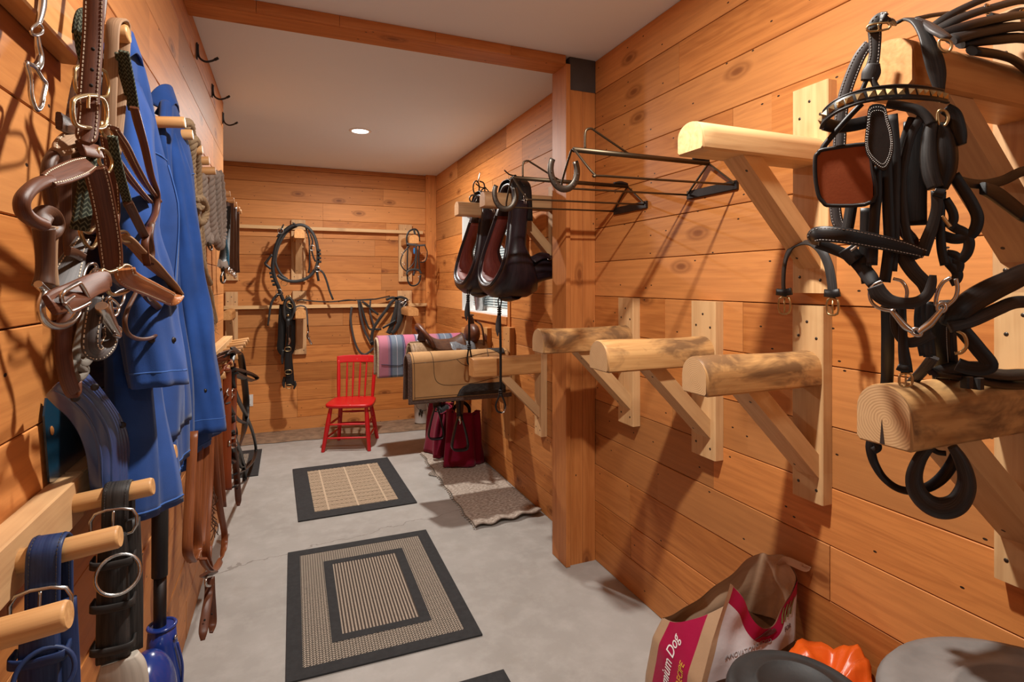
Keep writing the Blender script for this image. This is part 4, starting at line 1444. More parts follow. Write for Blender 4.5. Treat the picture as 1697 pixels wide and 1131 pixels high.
# ------------------------------------------------------------------ racks and rails on the back wall
def back_rack(u0, u1, vt, vb, tip_len, armz, label, cat='saddle rack', group='racks on the back wall', mat='pine_dull', armmat='arm_wood', hb=True):
    a, b = Bw(u0, vt, .04), Bw(u1, vt, .04)
    w = b.x - a.x
    x = (a.x + b.x) / 2
    zt = a.z
    zb_ = Bw(u0, vb, .04).z
    y = 3.0
    t = saddle_rack('saddle_rack', y, w, zb_, zt, armz, .092, XR - tip_len, label, cat, group, 'beam', (XR - tip_len * .68, armz - .30) if hb else None, .06, mat, armmat, board_t=.04, awf=.70)
    t.location = (x, YB - .001, zb_)
    t.rotation_euler = (0, 0, PI / 2)
    return t


back_rack(482.5, 506.5, 364, 467, .48, 1.925, 'back wall rack inside the big black strap hoop')
back_rack(661, 683, 372, 467, .48, 1.905, 'back wall rack behind the small bridle near the corner post')
back_rack(373.5, 394.5, 368, 465, .48, 1.915, 'upper back wall rack behind the black leads at the end of the near wall')
back_rack(373, 394, 484, 588, .48, 1.165, 'back wall rack partly cut off by the end of the strap rail wall')
back_rack(484.6, 508, 482.6, 588, .48, 1.165, 'lower back wall rack beside the hanging blinker harness')
back_rack(659, 683, 482, 588, .48, 1.165, 'lower back wall rack above the striped blanket')
for u0, u1, v0, v1, lab in ((395, 700.6, 372, 383, 'long thin wooden rail high on the back wall'), (371, 707, 505, 505, 'long thin wooden rail at mid height on the back wall, straps lying on it')):
    a, b = Bw(u0, v0, .06), Bw(u1, v1, .06)
    z = (a.z + b.z) / 2
    MBx = MB().bar((a.x, YB - .054, z - .018), (b.x, YB - .054, z - .018), .026, .036)
    tag(MBx.build('wall_rail', 'pine'), lab, 'rail')


def Bp(pts, off):
    return [PY(u, v, YB - (o[0] if o else off)) for (u, v, *o) in pts]


NB = (0, -1, 0)
# big strap hoop on the upper rack
t = thing('harness_strap', (.13, 5.80, 2.02), 'big hoop of black harness strap hung on the upper back wall rack', 'strap')
o_ = .30
hoop = [(490, 372), (478, 378), (466, 390), (458, 407), (454, 425), (452, 445), (456, 463), (461, 475), (466, 490), (470, 499)]
MB().ribbon(Bp(hoop, o_), .034, .010, NB).build('outer_strap', 'black_leather', t)
hoop2 = [(489, 374), (500, 373), (512, 379), (521, 392), (526, 410), (527, 428), (525, 440), (519, 452), (509, 461), (495, 466), (480, 466), (468, 462), (460, 456)]
MB().ribbon(Bp(hoop2, o_ - .02), .030, .010, NB).build('hoop_strap', 'worn_black', t)
MB().ribbon(Bp([(492, 375), (480, 381), (470, 392), (461, 410), (457, 428), (458, 440), (466, 455), (476, 463)], o_ - .05), .022, .008, NB).build('inner_strap', 'worn_black', t)
MB().ribbon(Bp([(507, 378), (512, 395), (513, 415), (513, 440), (511, 453)], o_ - .04), .016, .006, NB).build('inner_strap', 'black_leather', t)
MB().ribbon(Bp([(514, 388), (518, 400), (516, 412), (519, 425), (523, 434)], o_ - .03), .016, .006, NB).build('inner_strap', 'black_leather', t)
for P_, w in (([(470, 372), (464, 385), (459, 393)], .014), ([(451, 422), (443, 432), (440, 438), (449, 446)], .022), ([(485, 369), (489, 372)], .012)):
    MB().ribbon(Bp(P_, o_ + .01), w, .005, NB).build('strap_end', 'black_leather', t)
for (u, v) in ((529, 415.5), (529.5, 421), (529.7, 428), (530, 434), (449, 453), (450, 459), (452, 466), (454, 472)):
    p = PY(u, v, YB - o_)
    MB().box(p, (.028, .022, .024), ch=.004).build('roller', 'black_leather', t)
p = PY(471, 469, YB - .2)
MB().ring(p, (0, 1, 0), .029, .0025).build('brass_ring', 'brass', t)
for (u, v) in ((465, 383), (517, 411), (526, 446), (462, 484)):
    p = PY(u, v, YB - o_ - .01)
    MB().tube([p + V((-.02, 0, -.02)), p + V((.02, 0, -.02)), p + V((.02, 0, .02)), p + V((-.02, 0, .02))], .003, 6, True, n=3).build('buckle', 'nickel', t)
MB().ribbon(Bp([(526, 446), (535, 452), (541, 465), (546, 482), (552, 497)], o_ - .1), .020, .006, NB).build('hanging_end', 'worn_black', t)
MB().ribbon(Bp([(524, 444), (526, 455), (528, 466)], o_), .024, .008, NB).build('hanging_end', 'black_leather', t)
MB().ribbon(Bp([(468, 484), (460, 489), (452, 498), (448, 510), (446, 525), (444, 540)], o_ - .02), [.034, .03, .024, .02, .018, .014], .006, NB).build('hanging_end', 'worn_black', t)

# driving harness saddle/breeching hanging from the mid rail
t = thing('driving_harness', (.06, 5.85, 1.28), 'black harness pad with brass terrets and long strap hanging by the lower back wall rack', 'harness')
o_ = .28
w0 = PY(477, 498, YB - o_)
MB().tube(Bp([(479, 494), (473, 500), (471, 512), (472, 525), (476, 531), (483, 528), (487, 518), (487, 506), (483, 498)], o_), .016, 8, True, n=5).build('pad_rim', 'worn_black', t)
MB().poly([tuple(p) for p in Bp([(474, 503), (472, 518), (476, 529), (483, 526), (486, 512), (482, 500)], o_ - .03)], (0, .02, 0)).build('pad', 'black_leather', t)
MB().ring(PY(480, 507, YB - o_ - .03), (0, 1, .2), .022, .004, sx=1.4).build('terret', 'brass', t)
MB().ring(PY(478, 494, YB - o_), (.3, 1, 0), .024, .005).build('terret', 'brass', t)
MB().sphere(PY(477.5, 523, YB - o_ - .03), .014).build('terret', 'brass', t)
MB().tube(Bp([(476, 490), (478, 494)], o_), .005).build('hook', 'brass', t)
MB().ribbon(Bp([(470, 505), (468, 530), (467, 560), (466, 578), (474, 586), (482, 578), (483, 550), (483, 530)], o_ - .04), .075, .014, NB).build('girth', 'black_leather', t)
MB().ribbon(Bp([(477, 528), (478, 560), (477, 580), (476, 605), (477, 618)], o_ + .02), [.04, .04, .045, .05, .06], .010, NB).build('belly_band', 'black_leather', t)
MB().ribbon(Bp([(480, 540), (479, 565), (478, 595), (480, 620), (481, 640)], o_), [.035, .04, .07, .075, .08], .012, NB).build('long_strap', 'black_leather', t)
for (u, v, w) in ((477, 579, .045), (478, 617, .05), (479, 641, .045)):
    p = PY(u, v, YB - o_ - .03)
    MB().tube([p + V((-w / 2, 0, -.016)), p + V((w / 2, 0, -.016)), p + V((w / 2, 0, .016)), p + V((-w / 2, 0, .016))], .004, 6, True, n=3).build('buckle', 'brass', t)
MB().ribbon(Bp([(478, 540), (478, 556), (479, 568)], o_ + .03), .014, .005, NB).build('snap_strap', 'grey_leather', t)
MB().tube(Bp([(479, 560), (480, 566), (478, 572)], o_ + .03), [.008, .01, .006], 8).build('snap', 'nickel', t)
for P_ in ([(470, 580), (468, 595), (468, 604)], [(472, 625), (470, 636), (471, 643)], [(487, 632), (489, 638), (487, 645)]):
    MB().ribbon(Bp(P_, o_ - .02), [.03, .03, .012], .006, NB).build('strap_end', 'worn_black', t)

# small lead with snap over the lower mid arm
t = thing('lead_strap', (.16, 5.70, 1.24), 'thin grey strap with a snap draped over the lower back wall rack', 'strap')
MB().ribbon(Bp([(489, 520), (490, 510), (495, 507.5), (502, 507.5), (507, 511), (509, 522), (510, 540)], .46), .014, .005, NB).build('strap', 'grey_leather', t)
MB().ribbon(Bp([(510, 540), (511, 550), (509, 558), (513, 566)], .45), .012, .005, NB).build('strap_end', 'black_leather', t)
MB().tube(Bp([(510, 550), (513, 562), (517, 570), (514, 569), (511, 560)], .45), .005, 8).build('snap', 'nickel', t)

# lines lying along the mid rail
t = thing('long_rein', (.5, 5.98, 1.29), 'flat grey rein lying along the mid rail of the back wall', 'rein')
MB().ribbon(Bp([(492, 499), (500, 497), (520, 499.5), (545, 500.5), (560, 499.5), (580, 498), (600, 497), (619, 496)], .07), .020, .008, (0, -.3, 1)).build('strap', 'worn_black', t)
MB().ribbon(Bp([(595, 498), (618, 496.5), (632, 494), (646, 491)], .075), .016, .008, (0, -.5, 1)).build('strap_end', 'black_leather', t)
MB().ribbon(Bp([(560, 500), (575, 497.5), (590, 498)], .08), .018, .008, (0, -.5, 1)).build('keeper', 'black_leather', t)

# bundle of reins draped over the mid rail
t = thing('rein_bundle', (.95, 5.97, 1.29), 'bundle of black reins draped over the mid rail above the red chair', 'reins')
runs = [([(594, 498), (596, 512), (599, 530), (604, 548), (611, 562), (617, 572)], .024, .075),
        ([(596, 498), (601, 515), (606, 532), (612, 545), (620, 546), (632, 546)], .022, .080),
        ([(600, 500), (608, 505), (617, 514), (627, 522)], .022, .080),
        ([(583, 509), (581, 525), (583, 545), (588, 567), (595, 582), (604, 588), (613, 583), (619, 577)], .022, .072),
        ([(655, 496), (648, 502), (640, 514), (628, 530), (619, 545), (616, 560), (618, 572)], .032, .085),
        ([(659, 498), (657, 512), (652, 530), (648, 543), (643, 553)], .050, .095),
        ([(664, 498), (662, 516), (660, 535), (655, 548)], .040, .100),
        ([(671, 500), (668, 515), (664, 530), (657, 545), (649, 553)], .040, .115),
        ([(673, 499), (674, 520), (673, 540), (671, 551)], .030, .105),
        ([(614, 498), (613, 515), (617, 532), (621, 545)], .018, .070),
        ([(655, 495), (664, 493), (673, 496), (675, 500)], .030, .085),
        ([(640, 497), (650, 493.5), (660, 496)], .028, .085)]
for k_, (P_, w, o_) in enumerate(runs):
    MB().ribbon(Bp(P_, o_), w, .006, NB).build('strap', 'worn_black' if k_ % 3 else 'grey_leather', t)
for (P_) in ([(666, 505), (672, 497), (674, 501), (668, 509)], [(669, 500), (674, 497)], [(663, 503), (671, 499)]):
    MB().tube(Bp(P_, .125), .0045, 6).build('buckle', 'nickel', t)
MB().ribbon(Bp([(634, 544), (645, 538), (657, 531)], .12), .022, .008, NB).build('keeper_strap', 'black_leather', t)
MB().ribbon(Bp([(613, 570), (618, 567), (621, 574)], .09), .024, .008, NB).build('keeper', 'black_leather', t)

# small bridle on the upper right back rack
t = thing('small_bridle', (1.24, 5.62, 2.0), 'small bridle with a blue tag hanging on the upper back rack near the corner', 'bridle')
o_ = .47
MB().ribbon(Bp([(675, 408), (674, 395), (677, 385), (684, 380.5), (690, 381), (694, 388), (695, 400)], o_), .018, .005, NB).build('crownpiece', 'black_leather', t)
MB().ribbon(Bp([(686, 381), (688, 390), (689, 400), (690, 425), (688, 445), (685, 457)], o_ + .01), .020, .006, NB).build('centre_strap', 'worn_black', t)
MB().ribbon(Bp([(674, 404), (685, 406), (696, 407), (705, 406.5)], o_ + .012), .020, .008, NB).build('browband', 'grey_leather', t)
MB().ribbon(Bp([(676, 406), (675, 430), (675, 452)], o_), .014, .005, NB).build('cheekpiece', 'black_leather', t)
MB().ribbon(Bp([(695, 406), (694, 430), (696, 450)], o_), .014, .005, NB).build('cheekpiece', 'black_leather', t)
MB().ribbon(Bp([(704, 407), (708, 418), (707, 428), (703, 434), (696, 435)], o_ - .02), .010, .004, NB).build('rein_loop', 'black_leather', t)
MB().ribbon(Bp([(696, 422), (700, 419), (706, 420), (705, 430), (699, 434)], o_ - .03), .016, .004, NB).build('tan_flap', 'tan_leather', t, label='tan leather flap')
MB().ribbon(Bp([(679, 408), (672, 415), (666, 425), (664, 436), (668, 445), (674, 450)], o_), .012, .004, NB).build('rein_loop', 'black_leather', t)
MB().ribbon(Bp([(690, 420), (686, 435), (680, 443), (674, 448)], o_), .010, .004, NB).build('rein_loop', 'black_leather', t)
MB().ribbon(Bp([(674, 456), (676, 450), (684, 447), (694, 448), (698, 454)], o_ + .015), .022, .006, NB).build('noseband', 'worn_black', t)
MB().ribbon(Bp([(675, 455), (676, 466), (681, 473), (689, 473), (695, 467), (697, 456)], o_), .016, .006, NB).build('chin_strap', 'black_leather', t)
p = PY(686.5, 416, YB - o_ - .02)
fabric('blue_tag', (.02, .16, .42), .5, .3)
MB().sphere(p, (.010, .006, .034), 12, 8).build('tag', 'blue_tag', t, label='blue tag')
for (u, v) in ((667, 420), (669, 437), (695, 460), (676, 460)):
    MB().ring(PY(u, v, YB - o_), (0, 1, 0), .012, .0025).build('ring', 'nickel', t)
# ------------------------------------------------------------------ left wall: peg rails, hooks
def peg(t, y, z, length, r=.0165, root=.035, rise=.015):
    x0, x1 = XL + root, XL + length
    mb = MB()
    d = V((x1 - x0, 0, rise)); L = d.length; d.normalize()
    mb.lathe([(r * .9, -.004), (r, 0), (r, L - .004), (r * .88, L)], (x0, y, z), d, 22)
    return mb.build('peg', 'peg_wood', t)


def peg_rail(y0, y1, z0, z1, th, pegs, length, label, mat='pine_dull', r=.0165, rise=.015, group=None):
    t = thing('peg_rail', (XL, (y0 + y1) / 2, z0), label, 'peg rail', group)
    MB().box((XL + th / 2 + .0005, (y0 + y1) / 2, (z0 + z1) / 2), (th, y1 - y0, z1 - z0), ch=.003).build('rail', mat, t)
    for y in pegs: peg(t, y, (z0 + z1) / 2, length, r, th - .002, rise)
    return t


near_low = peg_rail(.20, 1.250, 1.065, 1.148, .040, (.775, .985, 1.205), .160, 'near peg rail at waist height, with two buckled girths on its pegs')
MB().lathe([(0, .006), (.006, .006), (.009, .003), (.009, 0)], (XL + .0405, .905, 1.075), (1, 0, 0), 6).build('bolt_head', 'nickel', near_low)
peg_rail(1.262, 2.30, 1.065, 1.148, .036, (1.435,), .160, 'peg rail running behind the blue plastic guard and the blue jackets')
peg_rail(2.33, 4.12, 1.07, 1.150, .055, (4.06, 3.90, 3.74, 3.53, 3.36, 3.14, 2.88, 2.73, 2.53), .158, 'far waist-high peg rail with brown and black straps hanging', 'pine', r=.0155)
peg_rail(.20, 1.262, 1.908, 1.990, .040, (.84, 1.205), .122, 'near peg rail high on the wall, leather halters hanging from it', 'arm_wood', rise=.01)
peg_rail(1.70, 2.62, 1.915, 1.985, .016, (1.81, 1.95, 2.16, 2.34, 2.54), .122, 'high peg rail where the ropes hang', 'plank', r=.016, rise=.01)
peg_rail(3.02, 4.05, 1.915, 1.985, .016, (3.17, 3.41, 3.58, 3.80, 3.93), .122, 'high peg rail at the end of the wall, black leads hanging', 'plank', r=.016, rise=.01)

hk = []
for k_, (y, lab) in enumerate(((2.93, 'first curved black wall hook along the ceiling line, above the ropes'), (3.50, 'middle one of three curved black wall hooks under the ceiling'), (4.05, 'last curved black wall hook, at the end of the wall under the ceiling'))):
    z = 2.585
    t = thing('wall_hook', (XL, y, z), lab, 'hook', 'curved black hooks under the ceiling')
    MB().box((XL + .004, y, z - .002), (.006, .016, .075), ch=.002).build('mounting_plate', 'dark_metal', t)
    MB().tube([(XL + .007, y, z + .03), (XL + .008, y, z - .01), (XL + .016, y, z - .034), (XL + .038, y, z - .046), (XL + .062, y, z - .040), (XL + .082, y, z - .028)], .0048, 10, n=5).build('hook_arm', 'dark_metal', t)
    MB().tube([(XL + .076, y, z - .032), (XL + .092, y, z - .021)], .0066, 10, raw=True).build('tip_cap', 'black_leather', t)

# ------------------------------------------------------------------ blue jackets
fabric('blue_cotton', (.018, .068, .27), .92, .42, 900, .35, 7)
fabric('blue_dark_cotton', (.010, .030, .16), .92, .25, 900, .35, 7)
plain('blue_seam', (.035, .11, .36), .9)


def jacket(Y, zt, zh, hw, dep, sleeve, label, seed):
    t = thing('work_jacket', (XL + .06, Y, zt), label, 'jacket', 'blue work jackets')
    rg = random.Random(seed)
    ph = [rg.uniform(0, 6.28) for _ in range(8)]
    def prof(v):            # half width along Y, depth out from the wall
        w = .045 + (hw - .045) * min(1, v / .16) ** .55 if v < .16 else hw * (1 + .06 * (v - .16))
        d = .026 + (dep - .026) * v ** .8
        return w, d
    def S(u, v):
        a = 2 * PI * u
        w, d = prof(v)
        c, s = math.cos(a), math.sin(a)
        y = Y + w * math.copysign(abs(c) ** .85, c)
        x = XL + .040 + d * .5 * (1 + math.copysign(abs(s) ** .8, s))
        f = (.017 * math.sin(a * 4 + ph[0] + v * 1.2) + .011 * math.sin(a * 9 + ph[1] - v * 2) + .006 * math.sin(a * 17 + v * 5)) * min(1, v * 3) * max(0, s + .3)
        f2 = .006 * math.sin(v * 16 + a * 3 + ph[2]) * max(0, s)
        z = zt + (zh - zt) * v - .03 * v * math.sin(a + ph[3]) + .02 * (1 - abs(c)) * (1 - v)
        return V((max(XL + .008, x + f + f2), y + f * .4, z))
    MB().grid(S, 72, 40, wrap_u=True).build('body', 'blue_cotton', t, solid=.003)
    MB().tube([S(i / 72, .985) + V((.001, 0, 0)) for i in range(72)], .0026, 5, True, raw=True).build('hem_seam', 'blue_seam', t)
    # collar
    MB().ribbon([(XL + .03, Y + .075, zt - .035), (XL + .055, Y + .05, zt + .008), (XL + .07, Y, zt + .018), (XL + .06, Y - .055, zt + .005), (XL + .035, Y - .08, zt - .04)], .062, .006, [(0, 1, .3), (.6, .6, .4), (1, 0, .3), (.6, -.6, .4), (0, -1, .3)]).build('collar', 'blue_cotton', t)
    # yoke seam
    MB().tube([S(.03 + .44 * i / 30, .235 + .02 * math.sin(i * .35)) + V((.0025, -.001, 0)) for i in range(31)], .0022, 5, raw=True).build('yoke_seam', 'blue_seam', t)
    MB().tube([S(.18, .24 + .74 * i / 24) + V((.003, -.001, 0)) for i in range(25)], .0022, 5, raw=True).build('front_seam', 'blue_seam', t)
    # sleeve hanging in front, near side
    sy, sx, z1, z2, r0, r1 = sleeve
    def SL(u, v):
        a = 2 * PI * u
        r = r0 + (r1 - r0) * v
        cx = XL + .070 + (sx - XL - .070) * v
        cy = Y - .05 + (sy - Y + .05) * min(1, v * 2.0) ** .7
        f = 1 + .11 * math.sin(a * 3 + ph[4] + 2 * v) + .05 * math.sin(a * 7 - v * 9 + ph[2]) + .09 * math.sin(v * 21 + a * 2 + ph[5]) * math.exp(-((v - .5) / .3) ** 2) + .05 * math.sin(a * 5 + v * 6 + ph[6])
        if v < .12: f *= .45 + .55 * v / .12
        return V((cx + r * .72 * f * math.cos(a), cy + r * f * math.sin(a), z1 + (z2 - z1) * v - .008 * math.sin(a)))
    sl = MB().grid(SL, 40, 44, wrap_u=True).build('sleeve', 'blue_cotton', t, solid=.003)
    attach(MB().tube([SL(i / 40, .955) * 1.0 for i in range(40)], .0026, 5, True, raw=True).build('cuff_seam', 'blue_seam'), sl)
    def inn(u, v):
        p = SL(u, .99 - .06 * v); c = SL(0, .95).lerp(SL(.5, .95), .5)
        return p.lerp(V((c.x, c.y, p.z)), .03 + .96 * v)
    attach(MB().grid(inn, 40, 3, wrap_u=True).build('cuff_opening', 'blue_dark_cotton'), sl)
    for (u, v) in ((.80, .86), (.95, .86)):
        p = SL(u, v); q = SL(u, v + .01)
        n = (p - V((sx, sy, p.z))).normalized()
        attach(MB().lathe([(0, .003), (.005, .003), (.0062, 0)], p + n * .001, n, 12).build('snap_button', 'dark_metal'), sl)
    # patch pocket low on the front
    def PK(u, v): return S(.10 + .16 * u, .70 + .20 * v) + V((.006, -.003, 0))
    MB().grid(PK, 10, 10).build('pocket', 'blue_cotton', t, solid=.004)
    return t


jacket(1.50, 2.03, 1.045, .205, .105, (1.285, XL + .150, 1.94, 1.295, .060, .068), 'nearer blue work jacket on the wall, hanging behind the brown halters', 5)
jacket(1.97, 2.06, .99, .160, .115, (1.925, XL + .165, 1.95, 1.045, .042, .070), 'farther blue work jacket with sleeve hem hanging above the brown reins', 8)


# ------------------------------------------------------------------ ropes
k = NT('jute', .95, 0, .1)
g = k.gc(rnd=False)
k.color(k.mix(k.noise(g, 120, 3), (.46, .33, .20), (.24, .16, .09)))
k.bump(k.noise(g, 260, 3), .6, .003)
k = NT('grey_rope', .95, 0, .1)
g = k.gc(rnd=False)
k.color(k.mix(k.noise(g, 120, 3), (.47, .40, .34), (.24, .19, .16)))
k.bump(k.noise(g, 260, 3), .6, .003)
fabric('blue_cord', (.05, .20, .34), .9, .3, 700, .4)


def twisted(mb, pts, r, strands=3, pitch=.055, n=10):
    P = cr(pts, n)
    T = tangents(P)
    u = T[0].orthogonal().normalized()
    fr = []
    for i in range(len(P)):
        u = (u - T[i] * u.dot(T[i])).normalized()
        fr.append((u.copy(), T[i].cross(u).normalized()))
    L = [0]
    for i in range(1, len(P)): L.append(L[-1] + (P[i] - P[i - 1]).length)
    for s in range(strands):
        q = []
        for i in range(len(P)):
            a = 2 * PI * (L[i] / pitch + s / strands)
            q.append(P[i] + (fr[i][0] * math.cos(a) + fr[i][1] * math.sin(a)) * (r * .52))
        mb.tube(q, r * .58, 7, raw=True)
    return mb


def Lp(pts, off):
    return [Lw(u, v, o[0] if o else off) for (u, v, *o) in pts]


t = thing('rope_hank', (XL + .08, 1.88, 1.95), 'frayed tan rope hank on the high pegs next to the blue jacket', 'rope', 'rope hanks on the high pegs')
twisted(MB(), Lp([(296, 330, .06), (301, 260, .07), (305, 215, .09), (309, 206, .10), (314, 212, .10), (318, 250, .08), (322, 310, .07)], .08), .017).build('loop', 'jute', t)
twisted(MB(), Lp([(319, 330, .09), (316, 280, .09), (318, 240, .10), (322, 233, .105), (325, 245, .10), (327, 290, .09), (329, 335, .09)], .09), .016).build('loop', 'jute', t)
twisted(MB(), Lp([(322, 332, .10), (334, 330, .115), (341, 345, .115), (338, 365, .11), (328, 368, .10), (324, 350, .10), (333, 342, .12)], .10), .013).build('knot', 'jute', t)
twisted(MB(), Lp([(330, 362), (334, 400), (337, 440), (343, 470), (350, 500), (356, 535)], .08), .014).build('tail', 'jute', t)
twisted(MB(), Lp([(328, 366), (330, 405), (336, 440), (344, 462), (348, 470)], .095), .012).build('tail', 'jute', t)
rg = random.Random(9)
mb = MB()
for i in range(26):
    b = Lw(349, 500, .08).lerp(Lw(356, 535, .08), rg.random())
    mb.tube([b, b + V((rg.uniform(-.01, .012), rg.uniform(-.01, .01), -.03)), b + V((rg.uniform(-.016, .02), rg.uniform(-.02, .02), -.055))], .0011, 4, n=2)
tag(mb.build('frayed_end', 'jute', t), kind='stuff')

t = thing('rope_hank', (XL + .08, 2.5, 1.95), 'thick grey twisted rope hank with a metal snap', 'rope', 'rope hanks on the high pegs')
for P_ in ([(334, 290, .075), (336, 330, .075), (339, 380, .08), (343, 400, .085), (349, 385, .08), (350, 330, .08), (348, 292, .08)],
           [(347, 290, .09), (349, 330, .09), (352, 375, .09), (356, 398, .095), (361, 385, .09), (360, 330, .09), (357, 288, .09)],
           [(357, 286, .11), (359, 340, .105), (361, 390, .10), (364, 408, .10), (368, 385, .10), (367, 330, .10), (362, 286, .10)]):
    twisted(MB(), Lp(P_, .09), .021, 3, .075).build('loop', 'grey_rope', t)
MB().tube(Lp([(345, 402), (346, 410), (350, 415), (351, 409), (348, 404)], .10), .004, 8).build('snap', 'iron', t)

t = thing('lead_rope', (XL + .08, 3.25, 1.95), 'dark lead with blue cord and a metal snap hanging at the end of the wall', 'lead')
MB().ribbon(Lp([(378, 330), (376, 380), (372, 425), (370, 440)], .09), [.03, .034, .05, .05], .014, (.4, -1, 0)).build('strap', 'black_leather', t)
twisted(MB(), Lp([(372, 375), (374, 400), (377, 420), (378, 440)], .11), .007).build('cord', 'blue_cord', t)
MB().ribbon(Lp([(363, 436), (369, 440), (377, 438)], .105), .035, .012, (.4, -1, 0)).build('wrap', 'grey_rope', t)
MB().tube(Lp([(369, 444), (369.5, 450)], .11), .009, 10).build('snap_body', 'iron', t)
MB().tube(Lp([(369.5, 450), (366.5, 459), (367, 467), (370.5, 469), (373, 463), (371, 453)], .11), .005, 8).build('snap_hook', 'iron', t)
t = thing('lead_strap', (XL + .08, 3.6, 1.95), 'pair of flat black leads hanging from the last high pegs', 'lead')
for P_ in ([(381, 331), (381, 380), (381, 430), (382, 446)], [(387, 340), (386, 380), (387, 430), (388, 450)], [(391, 347), (391, 390), (391, 430), (392, 452)]):
    MB().ribbon(Lp(P_, .10), .040, .010, (.5, -1, 0)).build('strap', 'dark_brown_leather', t)
for (u, v) in ((383, 447), (388, 452), (379, 444)):
    MB().tube(Lp([(u, v), (u - 1, v + 5), (u + 1, v + 9), (u + 3, v + 5), (u + 1, v)], .115), .0055, 8).build('snap', 'nickel', t)


# ------------------------------------------------------------------ halters near the camera
k = NT('green_web', .9, 0, .15)
a = k.n('ShaderNodeAttribute', attribute_name='gc').outputs['Vector']
s = k.n('ShaderNodeSeparateXYZ', {0: a})
d = k.math('PINGPONG', s.outputs[1], .18)
w = k.math('FRACT', k.math('ADD', k.math('MULTIPLY', s.outputs[0], 1 / .0075), k.math('MULTIPLY', d, 4.0)))
c = k.mix(k.ramp(w, [(.25, 0.0), (.5, 1.0), (.75, .0)]), (.022, .026, .018), (.135, .15, .105))
k.color(c)
k.bump(w, .6, .002)
plain('thread', (.66, .56, .42), .8)
plain('hole_dark', (.01, .006, .004), .9)


def face(p):
    d = _C - p
    return V((d.x, d.y, d.z * .3)).normalized()


def lstrap(t, name, pts, w, th, mat, off=.1, nrm=None, stitch=None, turn=0.0, label=None, n=6):
    P = Lp(pts, off)
    if nrm is None:
        NN = []
        for p in P:
            f = face(p)
            NN.append(Matrix.Rotation(turn, 3, 'Z') @ f)
    else:
        NN = nrm
    mb = MB().ribbon(P, w, th, NN, n=n, bulge=.0006)
    o = mb.build(name, mat, t, label=label)
    if stitch:
        ww = max(w) if isinstance(w, list) else w
        st = MB()
        st.stitches(mb, inset=ww * .13 if stitch is True else stitch)
        attach(st.build('stitching', 'thread'), o)
    return o


def ltube(t, name, pts, r, mat, off=.1, closed=False, n=6, seg=10, label=None):
    return MB().tube(Lp(pts, off), r, seg, closed, n=n).build(name, mat, t, label=label)


def hole(t, u, v, off, r=.0022):
    p = Lw(u, v, off)
    f = face(p)
    return MB().lathe([(0, .0022), (r, .0022), (r * 1.1, 0)], p + f * .0012, f, 10).build('punch_hole', 'hole_dark', t)


# main halter
h = thing('leather_halter', Lw(150, 150, .15), 'chestnut brown leather halter with brass buckle and white stitching, nearest on the pegs', 'halter')
cp = lstrap(h, 'crown_strap', [(158, -60), (156, 0), (154, 60), (150, 120), (147, 166), (146, 176)], .0235, .0050, 'brown_leather', .150, stitch=.0032)
for (u, v) in ((154, 82), (152.5, 116), (151, 142)):
    attach(hole(h, u, v, .153), cp)
ltube(h, 'crown_buckle', [(124, 164), (148, 158), (169, 163), (176, 180), (175, 205), (165, 213), (130, 209), (121, 196), (120, 175)], .0027, 'brass', .158, True, 4)
ltube(h, 'buckle_tongue', [(147, 158), (146, 172), (146, 180)], .0018, 'brass', .160)
lstrap(h, 'crown_end', [(147, 170), (148, 182), (146, 205), (143, 228), (141, 238)], [.023, .0235, .0235, .0225, .010], .0055, 'brown_leather', .155, stitch=.0032)
lstrap(h, 'ring_loop', [(133, 245), (150, 249), (164, 252)], .020, .006, 'brown_leather', .145)
ltube(h, 'cheek_ring', [(163, 246), (175, 250), (184, 262), (185, 276), (178, 286), (168, 276), (163, 262)], .0023, 'brass', .148, True, 4)
ltube(h, 'cheek_ring', [(168, 203), (178, 208), (186, 220), (184, 230), (176, 228), (168, 218)], .0023, 'brass', .140, True, 4)
lstrap(h, 'noseband_end', [(146, 272), (132, 278), (110, 287), (90, 295), (78, 301)], [.020, .024, .023, .020, .016], .006, 'brown_leather', .160, stitch=.0030)
ltube(h, 'rolled_noseband', [(82, 299), (64, 305), (48, 316), (37, 332), (38, 350), (50, 363), (64, 370), (72, 373)], .0068, 'brown_leather', .158)
ck = lstrap(h, 'cheek_strap', [(157, 279), (163, 300), (171, 335), (179, 380), (184, 420), (186, 449)], [.026, .0265, .0265, .027, .027, .024], .0060, 'brown_leather', .165, stitch=.0035)
lstrap(h, 'cheek_backing', [(164, 279), (171, 310), (181, 350), (189, 400), (193, 447)], .012, .010, 'raw_leather', .155)
ltube(h, 'square_ring', [(169, 448), (180, 452), (197, 446), (206, 440), (216, 444), (219, 462), (222, 474), (214, 480), (204, 486), (188, 489), (180, 484), (177, 470), (168, 460)], .0027, 'brass', .175, True, 4)
lstrap(h, 'chin_strap', [(207, 446), (210, 458), (224, 468), (248, 479), (274, 491), (287, 496), (296, 487)], [.024, .026, .026, .026, .026, .026, .024], .0048, 'tan_leather', .185, stitch=.0038)
lstrap(h, 'chin_strap_back', [(296, 486, .185), (284, 470, .178), (262, 448, .165), (238, 424, .150), (218, 404, .14), (200, 390, .13)], [.022, .025, .027, .026, .024, .02], .0046, 'raw_leather', .15, turn=-.5)
lstrap(h, 'buckle_strap', [(82, 506), (98, 499), (122, 489), (150, 474), (172, 466), (181, 465)], [.020, .026, .027, .026, .026, .016], .0048, 'brown_leather', .180)
ltube(h, 'strap_buckle', [(101, 490), (126, 472), (134, 472), (148, 498), (144, 504), (120, 516), (114, 513)], .0023, 'nickel', .186, True, 3)
ltube(h, 'buckle_tongue', [(107, 505), (113, 499), (122, 492)], .0017, 'nickel', .188)
